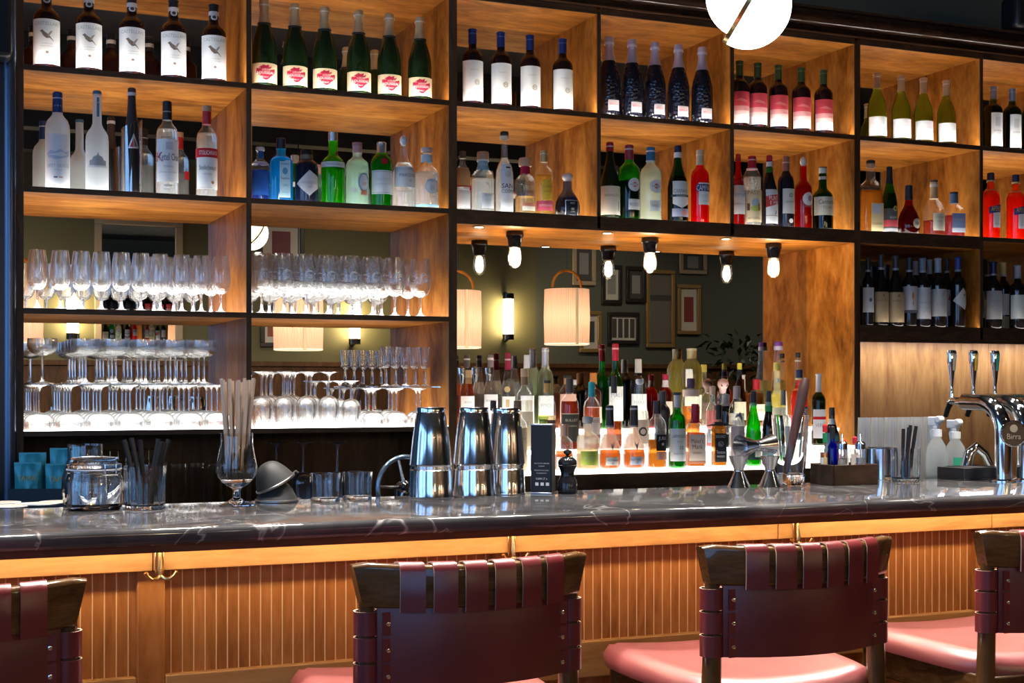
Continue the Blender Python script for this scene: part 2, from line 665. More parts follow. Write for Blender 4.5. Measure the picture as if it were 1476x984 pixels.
# ------------------------------------------------------------------ the shelving behind the bar
XU = [(0.312, 0.3431), (1.1258, 1.1442), (1.9276, 1.9612), (2.5796, 2.5955), (3.2191, 3.2365), (3.8677, 3.898), (4.5821, 4.5986), (5.30, 5.32)]
ZA, ZBs, ZBM, ZCc, ZD, ZT = (2.486, 2.504), (2.060, 2.078), (2.0225, 2.078), (1.634, 1.652), (1.204, 1.2244), (2.913, 2.945)
shelving = empty('back_bar_shelving', (0.3, YS, 0), 0, 'tall honey wood bar shelving with dark edges and mirrored compartments', 'shelving')


def sp(name, mb, mats, bevel=0.0, parent=None):
    """a part of the shelving; coordinates are world, the parent stands at (0.3, YS, 0)"""
    return mb.build(name, mats, parent or shelving, bevel, loc=None if parent else (-0.3, -YS, 0))


DEPTH = YB - YS
EDGE = 0.006
# uprights: honey wood boards with a dark front edge
for i, (a, b) in enumerate(XU):
    z0 = 2.03 if i in (3, 4) else (0.90 if i in (0, 1, 2, 5) else 1.60)
    up = sp('upright', MB().box(a, b, YS + EDGE, YB + 0.02, z0, ZT[0] + 0.01), W_IN_V)
    sp('front_edge', MB().box(a - 0.0005, b + 0.0005, YS, YS + EDGE, z0, ZT[0] + 0.01), W_EDGE_V, 0.0012, up)


def shelf(i0, i1, z, lip=True, led=None, mat=None, panel=None):
    """one shelf between upright i0 and upright i1"""
    x0, x1 = XU[i0][1], XU[i1][0]
    s_ = sp('shelf', MB().box(x0, x1, YS + EDGE, YB + 0.02, z[0], z[1]), mat or W_IN_H)
    sp('front_edge', MB().box(x0, x1, YS, YS + EDGE, z[0] - 0.0005, z[1] + 0.0018), W_EDGE, 0.0012, s_)
    if panel:
        sp('light_panel', MB().box(x0, x1, YS + EDGE + 0.002, YB, z[1], z[1] + 0.0004), panel, 0, s_)
    if led:
        if z[1] > 1.9:
            sp('led_strip', MB().box(x0 + 0.01, x1 - 0.01, YB - 0.012, YB - 0.004, z[1], z[1] + 0.0006), LEDB, 0, s_)
        sp('led_strip', MB().box(x0 + 0.01, x1 - 0.01, YS + 0.0075, YS + 0.0145, z[1], z[1] + 0.0006), led, 0, s_)
    return s_


for i in range(7):
    shelf(i, i + 1, ZT)
    shelf(i, i + 1, ZA, led=LED1)
PANB = emit((1.0, 0.96, 0.90), LED_PANB)
shelf(0, 1, ZBs, panel=PANB)
shelf(1, 2, ZBs, panel=PANB)
shelf(6, 7, ZBs, panel=PANB)
bm_ = shelf(2, 5, ZBM)
for i in (2, 3, 4):
    sp('light_panel', MB().box(XU[i][1] + .002, XU[i + 1][0] - .002, YS + EDGE + 0.002, YB, 2.078, 2.0784), PANB, 0, bm_)
sp('bead', MB().box(XU[2][1], XU[5][0], YS - 0.002, YS, 2.0555, 2.0575), W_EDGE, 0, bm_)
shelf(5, 6, ZBM, panel=PANB)
shelf(0, 1, ZCc, panel=emit((1.0, 0.97, 0.93), LED_PANC))
shelf(1, 2, ZCc, panel=emit((1.0, 0.97, 0.93), LED_PANC))
wsf = shelf(5, 7, (1.596, 1.652), led=emit((1.0, 0.92, 0.84), 16.0))
# the lowest glass shelf is a lit panel
for i in (0, 1):
    x0, x1 = XU[i][1], XU[i + 1][0]
    s_ = sp('shelf', MB().box(x0, x1, YS + EDGE, YB + 0.02, 1.204, 1.2205), W_EDGE)
    sp('front_edge', MB().box(x0, x1, YS, YS + EDGE, 1.2035, 1.2225), W_EDGE, 0.0012, s_)
    sp('light_panel', MB().box(x0, x1, YS + EDGE + 0.001, YB, 1.2205, 1.2244), emit((1.0, 0.975, 0.93), LED_PANEL), 0, s_)
# mirrors at the back of the compartments, one sheet per bay
for i in range(7):
    x0, x1 = XU[i][1], XU[i + 1][0]
    zb = ZD[1] if i < 2 else (1.0 if i < 5 else 1.652)
    if i in (2, 3, 4):
        sp('mirror', MB().box(x0, x1, YB, YB + 0.006, ZBM[1], ZT[0]), MIRROR)
    else:
        sp('mirror', MB().box(x0, x1, YB, YB + 0.006, zb, ZT[0]), MIRROR)
sp('mirror', MB().box(XU[2][1], XU[5][0], YB, YB + 0.006, 1.0, ZBM[0]), MIRROR)
sp('back_panel', MB().box(XU[0][1], XU[2][1], YB + 0.0, YB + 0.02, 0.9, 1.204), W_DARK)
bp_ = MB()
for k in range(8):
    bp_.box(XU[5][1] + k * 0.17, XU[5][1] + k * 0.17 + 0.169, YB - 0.05, YB - 0.03, 0.9, 1.596)
sp('back_panel', bp_, wood('plank_wood', (0.24, 0.080, 0.022), (0.40, 0.15, 0.045), (0.54, 0.23, 0.08), (5, 5, 1.0), 0.4), 0.001)
sp('led_strip', MB().box(XU[5][1] + 0.02, 5.28, YB - 0.165, YB - 0.150, 1.5945, 1.5955), emit((0.55, 0.78, 1.0), 120.0))
sp('shelf_apron', MB().box(XU[5][1], XU[7][0], YS, YS + 0.006, 1.579, 1.5954), W_EDGE)
# cornice: fillet, fascia and a round glossy nose
cz = ZT[0] + 0.026
prof = [(YS + 0.05, cz), (YS - 0.016, cz), (YS - 0.016, cz + 0.006), (YS - 0.006, cz + 0.008), (YS - 0.008, cz + 0.03)]
for k in range(11):
    t = -pi / 2 + pi * k / 10
    prof.append((YS - 0.030 - 0.034 * cos(t), cz + 0.066 + 0.036 * sin(t)))
prof += [(YS + 0.05, cz + 0.104)]
cn = MB()
n = len(prof)
vsx = [(x, y, z) for x in (0.29, 5.5) for y, z in prof]
cn.add(vsx, [(k, k + n, (k + 1) % n + n, (k + 1) % n) for k in range(n)] + [tuple(range(n)), tuple(range(2 * n - 1, n - 1, -1))], 0, True)
sp('cornice', cn, W_CORNICE)
sp('cornice_fillet', MB().box(0.3, 5.5, YS - 0.019, YS - 0.016, cz - 0.002, cz + 0.005), wood('fillet_wood', (0.14, 0.06, 0.025), (0.2, 0.09, 0.035), (0.26, 0.12, 0.05), (1, 9, 9), 0.3))
sp('top_board', MB().box(0.3, 5.5, YS - 0.03, 5.74, cz + 0.104, cz + 0.115), W_EDGE)

# ------------------------------------------------------------------ back counter and the lit bottle steps
bc = empty('back_counter', (2.8, 5.2, 0), 0, 'dark wood back counter under the mirrored shelving', 'counter')
m = MB().box(0.34, 5.35, 4.86, YB + 0.04, 0.86, 0.90)
m.build('worktop', paint((0.03, 0.028, 0.028), 0.25, 0, 'dark_stone'), bc, 0.003, loc=(-2.8, -5.2, 0))
for k in range(6):
    d = MB().box(0.36 + k * 0.83, 0.36 + k * 0.83 + 0.815, 4.90, 5.5, 0.08, 0.855).build('door', W_DARK, bc, 0.003, loc=(-2.8, -5.2, 0))
    MB().tube([(0.7 + k * 0.83, 4.885, 0.62), (0.7 + k * 0.83, 4.885, 0.78)], 0.006, 8).build('handle', STEEL_D, d)
TIERS = [(5.02, 5.135, 1.040), (5.150, 5.265, 1.115), (5.265, 5.50, 1.190)]
st = empty('lit_bottle_steps', (2.9, 5.2, 0.90), 0, 'stepped bottle display with glowing white treads in the middle niche', 'bottle display')
for k, (y0, y1, z) in enumerate(TIERS):
    xa, xb = XU[2][1] + 0.002, XU[5][0] - 0.002
    if k == 0:
        xa, xb = XU[2][1] - 0.02, XU[5][0] + 0.02
    MB().box(xa, xb, y0, y1, 0.901 if k == 0 else TIERS[k - 1][2] - 0.03, z - 0.012).build('riser', W_EDGE if k == 0 else emit((1.0, 0.95, 0.88), 1.0, 'lit_riser'), st, 0, loc=(-2.9, -5.2, -0.90))
    MB().box(xa, xb, y0 - 0.002, y1, z - 0.012, z).build('lit_tread', emit((1.0, 0.97, 0.92), LED_TIER * (1.0, 0.65, 1.1)[k]), st, 0, loc=(-2.9, -5.2, -0.90))

# ------------------------------------------------------------------ the bar
YC0, YC1, ZBAR = 2.80, 3.385, 1.10
top = MB()
pr = [(YC1, ZBAR - 0.034), (YC1, ZBAR), (YC0 + 0.012, ZBAR)]
for k in range(1, 8):
    t = pi / 2 + pi / 2 * k / 7
    pr.append((YC0 + 0.012 + 0.012 * cos(t), ZBAR - 0.012 + 0.012 * sin(t)))
for k in range(0, 8):
    t = pi + pi / 2 * k / 7
    pr.append((YC0 + 0.010 + 0.010 * cos(t), ZBAR - 0.024 + 0.010 * sin(t)))
n = len(pr)
vsx = [(x, y, z) for x in (-1.2, 5.0) for y, z in pr]
top.add(vsx, [(k, (k + 1) % n, (k + 1) % n + n, k + n) for k in range(n)] + [tuple(range(n - 1, -1, -1)), tuple(range(n, 2 * n))], 0, True)
tag(top.build('bar_countertop', marble()), 'long polished dark grey marble bar top with pale veins', 'countertop')

bar = empty('panelled_bar', (1.8, 2.93, 0), 0, 'honey wood bar front with fluted panels and warm strip light', 'bar')
BL = (-1.8, -2.93, 0)
MB().box(-1.2, 5.0, YC0 + 0.022, YC0 + 0.04, 1.050, ZBAR - 0.034).box(-1.2, 5.0, YC0 + 0.04, YC1 - 0.02, 1.058, ZBAR - 0.034).build('under_board', wood('red_brown_wood', (0.05, 0.016, 0.008), (0.08, 0.026, 0.012), (0.11, 0.04, 0.018), (2, 9, 9), 0.4), bar, 0.001, loc=BL)
MB().box(-1.2, 5.0, YC0 + 0.045, YC0 + 0.057, 1.054, 1.0575).build('led_strip', emit((1.0, 0.77, 0.48), LED_BAR), bar, 0, loc=BL)
YP = 2.945
HOOKX = [PX(231, 2.885), PX(740, 2.885), PX(1151, 2.885)]
STX = [HOOKX[0] - 0.62, HOOKX[0] - 0.012, HOOKX[1], HOOKX[2] - 0.05, HOOKX[2] + 0.62, HOOKX[2] + 1.24]
for a, b in zip([-1.2] + STX, STX + [5.0]):
    MB().box(a + 0.001, b - 0.001, YP - 0.046, YP + 0.03, 1.004, 1.058).build('frieze_board', W_BARH, bar, 0.002, loc=BL)
for x in STX:
    MB().box(x - 0.028, x + 0.028, YP - 0.020, YP + 0.03, 0.10, 1.003).build('stile', W_BAR, bar, 0.003, loc=BL)
for a, b in zip([-1.2] + STX, STX + [5.0]):
    p = MB().box(a, b, YP, YP + 0.03, 0.785, 1.003).build('fluted_panel', W_BAR, bar, 0, loc=BL)
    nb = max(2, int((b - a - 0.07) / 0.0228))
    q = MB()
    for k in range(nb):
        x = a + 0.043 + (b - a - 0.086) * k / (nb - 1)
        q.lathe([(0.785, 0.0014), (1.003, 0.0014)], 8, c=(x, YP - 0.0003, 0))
    q.build('beads', paint((0.75, 0.47, 0.22), 0.35, 0, 'bead_glint'), p)  # pale colour stands in for the glints along the grooves
    MB().box(a + 0.029, b - 0.029, YP - 0.020, YP + 0.03, 0.70, 0.785).build('rail', W_BARH, bar, 0.003, loc=BL)
    MB().box(a + 0.029, b - 0.029, YP, YP + 0.03, 0.12, 0.70).build('lower_panel', W_BAR, bar, 0.003, loc=BL)
MB().box(-1.2, 5.0, YP - 0.01, YP + 0.03, 0.0, 0.12).build('plinth', W_EDGE, bar, 0.003, loc=BL)
MB().box(-1.2, 5.0, YP + 0.03, YC1 - 0.06, 0.0, 1.05).build('body', W_DARK, bar, 0, loc=BL)

def hook(x):
    h = empty('coat_hook', (x, YP - 0.0467, 1.05))
    MB().box(-0.009, 0.009, -0.004, 0, -0.052, 0.0).build('back_plate', BRASS, h, 0.0015)
    MB().tube([(0, -0.008, -0.002), (0, -0.011, -0.02), (0, -0.013, -0.04), (0, -0.015, -0.056)], [0.0045, 0.0038, 0.0055, 0.0045], 10).build('stem', BRASS, h)
    for s in (-1, 1):
        MB().tube([(0, -0.015, -0.054), (s * 0.009, -0.018, -0.0605), (s * 0.018, -0.022, -0.060), (s * 0.026, -0.026, -0.053), (s * 0.031, -0.028, -0.045)], [0.0042, 0.004, 0.0036, 0.0034, 0.0042], 10).build('prong', BRASS, h)
    return h

for k, x in enumerate(HOOKX):
    tag(hook(x), ['brass double coat hook under the bar top beside the nearest left stool', 'brass double coat hook behind the second stool from the left', 'brass double coat hook behind the third stool from the left'][k], 'coat hook', 'brass coat hooks under the bar top')

# ------------------------------------------------------------------ lamps over the bottle niche
AMB = emit((1.0, 0.80, 0.52), BULB, 'filament_glow')
for k, px in enumerate((742, 937, 1115)):
    YL = 5.322
    x = PX(px, YL)
    b = empty('bulb_lamp', (x, YL, ZBM[0] - .0006), 0, 'bare glowing filament bulb in a black holder, %s from the left under the niche beam' % ORD[k], 'lamp', 'bare bulbs under the niche beam')
    MB().lathe([(0.0, 0), (0.0, 0.036), (-0.018, 0.038), (-0.024, 0.033), (-0.034, 0.031), (-0.060, 0.027), (-0.066, 0.024), (-0.066, 0)], 24).build('holder', BLACKG, b)
    MB().lathe([(-0.064, 0.0), (-0.066, 0.020), (-0.085, 0.026), (-0.11, 0.0285), (-0.135, 0.025), (-0.150, 0.014), (-0.154, 0)], 24).build('glass_bulb', SHELL, b)
    MB().lathe([(-0.070, 0.0), (-0.072, 0.010), (-0.10, 0.017), (-0.126, 0.016), (-0.138, 0.008), (-0.141, 0)], 16).build('filament', AMB, b)
for k, px in enumerate((691, 876, 1047)):
    x = PX(px, 5.205)
    b = empty('recessed_downlight', (x, 5.21, ZBM[0] - .0012), 0, 'tiny recessed spotlight, %s from the left in the niche soffit' % ORD[k], 'lamp', 'recessed spotlights in the niche soffit')
    MB().lathe([(0.001, 0.0), (-0.002, 0.026), (-0.004, 0.026), (-0.004, 0.02), (-0.0015, 0.019)], 20).build('rim', BRASS, b)
    MB().lathe([(-0.0016, 0.0), (-0.0026, 0.019), (-0.0016, 0.0195)], 20).build('lens', emit((1.0, 0.82, 0.6), 14.0), b)

# split globe lamp
YG = 2.834
gx, gz = PX(1079, YG), PZ(1079, 1, YG)
gl = empty('globe_pendant', (gx, YG, gz), 0, 'white split glass globe pendant with a brass seam above the bar top', 'pendant lamp')
gr = 61 * PS(1080, YG)
rot = Matrix.Rotation(-PSI, 4, 'Z') @ Matrix.Rotation(R(120), 4, 'Y')
half = [(0.0, gr)] + [(gr * sin(pi / 2 * k / 12), gr * cos(pi / 2 * k / 12)) for k in range(1, 12)] + [(gr, 0)]
GW = emit((1.0, 0.96, 0.90), GLOBE, 'opal_glass_glow')
MB().lathe([(0.0065, 0)] + [(z + 0.0065, r) for z, r in half], 40, mat=Matrix.Translation(Vector((0, 0, 0))) @ rot @ Matrix.Translation((0.011, 0, 0))).build('glass_half', GW, gl)
MB().lathe([(-0.0065, 0)] + [(-z - 0.0065, r) for z, r in half], 40, mat=rot @ Matrix.Translation((-0.011, 0, 0))).build('glass_half', GW, gl)
MB().lathe([(-0.0055, 0), (-0.0055, gr + 0.010), (0.0055, gr + 0.010), (0.0055, 0)], 48, mat=rot).build('brass_disc', BRASS, gl)
MB().tube([(0, 0, gr * 0.9), (0, 0, ZC - gz)], 0.006, 10).build('rod', BRASS, gl)
MB().lathe([(ZC - gz, 0), (ZC - gz, 0.06), (ZC - gz - 0.025, 0.055), (ZC - gz - 0.03, 0)], 24).build('ceiling_rose', BRASS, gl)

# ------------------------------------------------------------------ what stands in the room behind the camera and shows in the mirrors
def mirrored(px, y):
    """world x of something at depth y whose mirror image shows at column px"""
    return PX(px, 2 * YB - y)

def mz(px, py, y):
    return PZ(px, py, 2 * YB - y)

def fabric():
    m = bpy.data.materials.new('pleated_fabric')
    m.use_nodes = True
    nt = m.node_tree
    nt.nodes.clear()
    o = nt.nodes.new('ShaderNodeOutputMaterial')
    t = nt.nodes.new('ShaderNodeBsdfTranslucent')
    t.inputs[0].default_value = (0.86, 0.60, 0.44, 1)
    d = nt.nodes.new('ShaderNodeBsdfDiffuse')
    d.inputs[0].default_value = (0.75, 0.58, 0.46, 1)
    x = nt.nodes.new('ShaderNodeMixShader')
    x.inputs[0].default_value = 0.35
    nt.links.new(t.outputs[0], x.inputs[1])
    nt.links.new(d.outputs[0], x.inputs[2])
    nt.links.new(x.outputs[0], o.inputs[0])
    return m


FABRIC = fabric()


def pleated(h, r, n=64):
    m = MB()
    prof = [(0, r), (h * 0.5, r * 1.03), (h, r)]
    vs, fs = [], []
    for z, q in prof:
        for k in range(n * 2):
            t = pi * k / n
            rr = q * (1 + 0.012 * (-1) ** k)
            vs.append((rr * cos(t), rr * sin(t), z))
    N = n * 2
    for i in range(2):
        for k in range(N):
            fs.append((i * N + k, i * N + (k + 1) % N, (i + 1) * N + (k + 1) % N, (i + 1) * N + k))
    return m.add(vs, fs, 0, False)

for k, (px, bot) in enumerate(((817, 497), (660, 502), (430, 505), (22, 496))):
    yp = -0.35
    x, z = mirrored(px, yp), mz(px, bot, yp)
    s = 32 * (2 * YB - yp) / (F * (CP - SP * (817 - 738) / F))
    p = empty('pendant_lamp', (x, yp, z), 0, ['pleated cream drum pendant with bent wooden handle, mirrored in the middle niche beside pictures', 'pleated cream drum pendant mirrored at the left edge of the middle niche', 'pleated cream drum pendant mirrored behind the stemmed glasses of the second bay', 'pleated cream drum pendant mirrored at the left edge of the first bay'][k], 'pendant lamp', 'pleated drum pendants')
    h = s * 2.5
    pleated(h, s).build('lamp_shade', FABRIC, p)
    MB().lathe([(h * .3, 0), (h * .3, .05), (h * .7, .05), (h * .7, 0)], 16).build('light_tube', emit((1.0, 0.78, 0.60), 30.0, 'lamp_glow'), p)
    MB().lathe([(0, s * 0.96), (0.006, s * 1.02), (0.012, s * 1.02), (0.012, s * 0.96)], 40).build('rim', emit((1.0, 0.8, 0.6), SHADE, 'lit_rim'), p)
    for sg in (-1, 1):
        MB().box(-0.012, 0.012, min(sg * s * 1.035, sg * (s * 1.035 + .01)), max(sg * s * 1.035, sg * (s * 1.035 + .01)), 0, h).build('strap', paint((0.9, 0.72, 0.45), .5, 0, 'leather_strap'), p)
    arc = [(s * 0.72 * cos(t), 0, h + 0.02 + s * 0.75 * sin(t)) for t in [pi * q / 14 for q in range(15)]]
    MB().tube(arc, 0.012, 8).build('handle', W_IN_V, p)
    MB().tube([(0, 0, h + s * 0.75), (0, 0, ZC - z)], 0.005, 8).build('cord', BLACK, p)

for k, (px, py) in enumerate(((726, 457), (506, 462), (103, 452))):
    x, z = mirrored(px, YF), mz(px, py, YF)
    p = empty('wall_sconce', (x, YF, z), 0, ['glowing tube wall sconce with black caps mirrored in the middle niche', 'glowing tube wall sconce mirrored in the second bay', 'glowing tube wall sconce mirrored in the first bay'][k], 'wall lamp', 'tube sconces on the olive wall')
    MB().lathe([(-0.19, 0), (-0.19, 0.055), (0.19, 0.055), (0.19, 0)], 24, c=(0, 0.13, 0)).build('glass_tube', emit((1.0, 0.80, 0.46), SCONCE, 'lit_tube'), p)
    for s in (-1, 1):
        MB().lathe([(-0.03, 0), (-0.03, 0.062), (0.03, 0.062), (0.03, 0)], 24, c=(0, 0.13, s * 0.22)).build('cap', BLACKG, p)
        MB().tube([(0, 0.11, s * 0.23), (0, 0.05, s * 0.25), (0, 0.012, s * 0.25)], 0.025, 12).build('bracket', BLACKG, p)

def picture(px, py, w, h, fcol, mount, art, label, kindof='plain'):
    k = (2 * YB - YF) / (F * (CP - SP * (px - 738) / F))
    W, Hh = w * k * 1.02, h * k
    f = 0.045
    p = empty('framed_picture', (mirrored(px, YF), YF, mz(px, py, YF)), 0, label, 'picture', 'framed pictures on the wall opposite')
    a, c = W / 2, Hh / 2
    MB().box(-a, a, 0.002, 0.035, c - f, c).box(-a, a, 0.002, 0.035, -c, -c + f).box(-a, -a + f, 0.002, 0.035, -c + f, c - f).box(a - f, a, 0.002, 0.035, -c + f, c - f).build('frame', fcol, p, 0.006)
    MB().box(-a + f, a - f, 0.002, 0.012, -c + f, c - f).build('mount', mount, p)
    q = MB()
    if kindof == 'strips':
        for i in range(4):
            x0 = -a * 0.72 + i * a * 0.38
            q.box(x0, x0 + a * 0.28, 0.012, 0.014, -c * 0.6, c * 0.6)
    elif kindof == 'full':
        q.box(-a * 0.78, a * 0.78, 0.012, 0.014, -c * 0.86, c * 0.2).box(-a * 0.78, a * 0.78, 0.012, 0.015, c * 0.35, c * 0.86)
    else:
        q.box(-a * 0.4, a * 0.4, 0.012, 0.014, -c * 0.5, c * 0.5)
    q.build('print', art, p)

FG = paint((0.30, 0.19, 0.07), 0.35, 0.3, 'gilt_frame')
FD = paint((0.02, 0.015, 0.012), 0.4, 0, 'dark_frame')
FW = paint((0.35, 0.27, 0.18), 0.5, 0, 'oak_frame')
PAP = paint((0.55, 0.52, 0.45), 0.7, 0, 'mount_board')
DRK = paint((0.06, 0.055, 0.05), 0.6, 0, 'dark_print')
GRY = paint((0.25, 0.25, 0.24), 0.6, 0, 'grey_print')
picture(841, 380, 36, 62, FW, DRK, GRY, 'oak framed dark print mirrored directly above the pendant')
picture(881, 410, 32, 56, FD, PAP, GRY, 'black framed pale print mirrored right of the pendant')
picture(916, 410, 32, 52, FD, DRK, GRY, 'black framed dark print mirrored left of the tall gilt frame')
picture(951, 445, 46, 112, FG, DRK, paint((0.14, 0.13, 0.11), 0.6, 0, 'brown_print'), 'tall gilt framed print mirrored in the niche', 'full')
picture(992, 446, 38, 72, FG, PAP, paint((0.22, 0.03, 0.02), 0.6, 0, 'red_print'), 'gilt framed small red print on wide pale mount')
picture(898, 473, 50, 46, FD, PAP, DRK, 'wide dark frame with a row of four small strips', 'strips')
picture(850, 478, 34, 60, FG, PAP, DRK, 'gilt framed print mirrored low behind the pendant')
picture(998, 378, 44, 34, FW, DRK, GRY, 'oak framed landscape print mirrored top right of the picture group')
picture(405, 350, 66, 66, FD, PAP, paint((0.16, 0.04, 0.05), 0.6, 0, 'maroon_print'), 'large dark framed print mirrored above the etched glasses')
picture(392, 470, 34, 60, FD, PAP, paint((0.3, 0.08, 0.05), 0.6, 0, 'portrait_print'), 'dark framed portrait print mirrored beside the second bay pendant')
# framed wall mirror opposite the first bay
px = 200
k = (2 * YB - YF) / (F * (CP - SP * (px - 738) / F))
p = empty('wall_mirror', (mirrored(px, YF), YF, mz(px, 420, YF)), 0, 'large wood framed mirror on the wall opposite, seen behind the first bay glasses', 'mirror')
a, c = 62 * k, 105 * k
MB().box(-a, a, 0.002, 0.04, c - 0.07, c).box(-a, a, 0.002, 0.04, -c, -c + 0.07).box(-a, -a + 0.07, 0.002, 0.04, -c + 0.07, c - 0.07).box(a - 0.07, a, 0.002, 0.04, -c + 0.07, c - 0.07).build('frame', FW, p, 0.008)
MB().box(-a + 0.07, a - 0.07, 0.002, 0.012, -c + 0.07, c - 0.07).build('mirror_glass', MIRROR, p)
# potted plant in the room
pl = empty('potted_plant', (mirrored(1068, -1.6), -1.6, 0), 0, 'dark leafy plant in the room, mirrored at the right of the niche', 'plant')
MB().lathe([(0, 0), (0, 0.16), (0.4, 0.22), (0.4, 0.19), (0.36, 0)], 24).build('pot', BLACKG, pl)
MB().tube([(0, 0, 0.36), (0.02, 0, 0.9), (0, 0.02, 1.5)], 0.02, 8).build('stem', W_EDGE_V, pl)
lf = MB()
rnd = random.Random(3)
for k in range(260):
    t, z, r = rnd.uniform(0, 2 * pi), rnd.uniform(0.7, 1.95), rnd.uniform(0.08, 0.42)
    mt = Matrix.Translation((r * cos(t), r * sin(t), z)) @ Matrix.Rotation(t, 4, 'Z') @ Matrix.Rotation(rnd.uniform(-0.9, 0.9), 4, 'Y') @ Matrix.Rotation(rnd.uniform(-0.8, 0.8), 4, 'X')
    lf.add([(0, 0, 0), (0.05, 0.028, 0.01), (0.13, 0, -0.01), (0.05, -0.028, 0.01)], [(0, 1, 2), (0, 2, 3)], 0, True, mt)
lf.build('foliage', paint((0.012, 0.03, 0.012), 0.45, 0, 'dark_leaf'), pl)
# speakers
for nm, (px, py, Y, w, h, lb) in (('a', (1492, 32, 5.10, 0.32, 0.15, 'black loudspeaker lying on top of the cornice at the right')), ('b', (-6, 22, 5.05, 0.10, 0.30, 'black loudspeaker on the dark pier left of the shelving'))):
    x, z = PX(px, Y), PZ(px, py, Y)
    if nm == 'a':
        z = cz + 0.115 + h / 2
    s = empty('loudspeaker', (x, Y, z), 0, lb, 'loudspeaker')
    MB().box(-w / 2, w / 2, -0.06, 0.06, -h / 2, h / 2).build('cabinet', BLACK, s, 0.02, seg=4)
    MB().box(-w / 2 + 0.012, w / 2 - 0.012, -0.064, -0.06, -h / 2 + 0.012, h / 2 - 0.012).build('grille', paint((0.006, 0.006, 0.007), 0.8, 0, 'speaker_cloth'), s, 0.002)
    if nm == 'b':
        MB().box(-0.02, 0.02, 0.06, YS - 0.02 - Y, -0.03, 0.03).build('bracket', BLACK, s)

# ------------------------------------------------------------------ lettering
TXT = {}


def text_geo(s):
    """outline letters of a line as flat triangles, cap height 1, centred"""
    if s in TXT:
        return TXT[s]
    cu = bpy.data.curves.new('lettering', 'FONT')
    cu.body = s
    cu.size = 1.0
    cu.resolution_u = 2
    cu.align_x = 'CENTER'
    ob = bpy.data.objects.new('lettering', cu)
    COL.objects.link(ob)
    dg = bpy.context.evaluated_depsgraph_get()
    dg.update()
    me = bpy.data.meshes.new_from_object(ob.evaluated_get(dg))
    bmm = bmesh.new()
    bmm.from_mesh(me)
    bmesh.ops.triangulate(bmm, faces=bmm.faces)
    vs = [(v.co.x / 0.69, v.co.y / 0.69) for v in bmm.verts]
    bmm.verts.index_update()
    fs = [tuple(v.index for v in f.verts) for f in bmm.faces]
    bmm.free()
    bpy.data.objects.remove(ob)
    bpy.data.curves.remove(cu)
    bpy.data.meshes.remove(me)
    w = (max(v[0] for v in vs) - min(v[0] for v in vs)) if vs else 1
    TXT[s] = (vs, fs, w)
    return TXT[s]


def star(pts, rings=4):
    """a star-shaped outline filled by rings round its centre"""
    cx = sum(p[0] for p in pts) / len(pts)
    cz = sum(p[1] for p in pts) / len(pts)
    vs, fs, n = [(cx, cz)], [], len(pts)
    for r in range(1, rings + 1):
        for p in pts:
            vs.append((cx + (p[0] - cx) * r / rings, cz + (p[1] - cz) * r / rings))
    for k in range(n):
        fs.append((0, 1 + k, 1 + (k + 1) % n))
    for r in range(rings - 1):
        a, b = 1 + r * n, 1 + (r + 1) * n
        for k in range(n):
            fs.append((a + k, b + k, b + (k + 1) % n, a + (k + 1) % n))
    return vs, fs


def disc_pts(cx, cz, rx, rz=None, n=20):
    rz = rz or rx
    return [(cx + rx * cos(2 * pi * k / n), cz + rz * sin(2 * pi * k / n)) for k in range(n)]


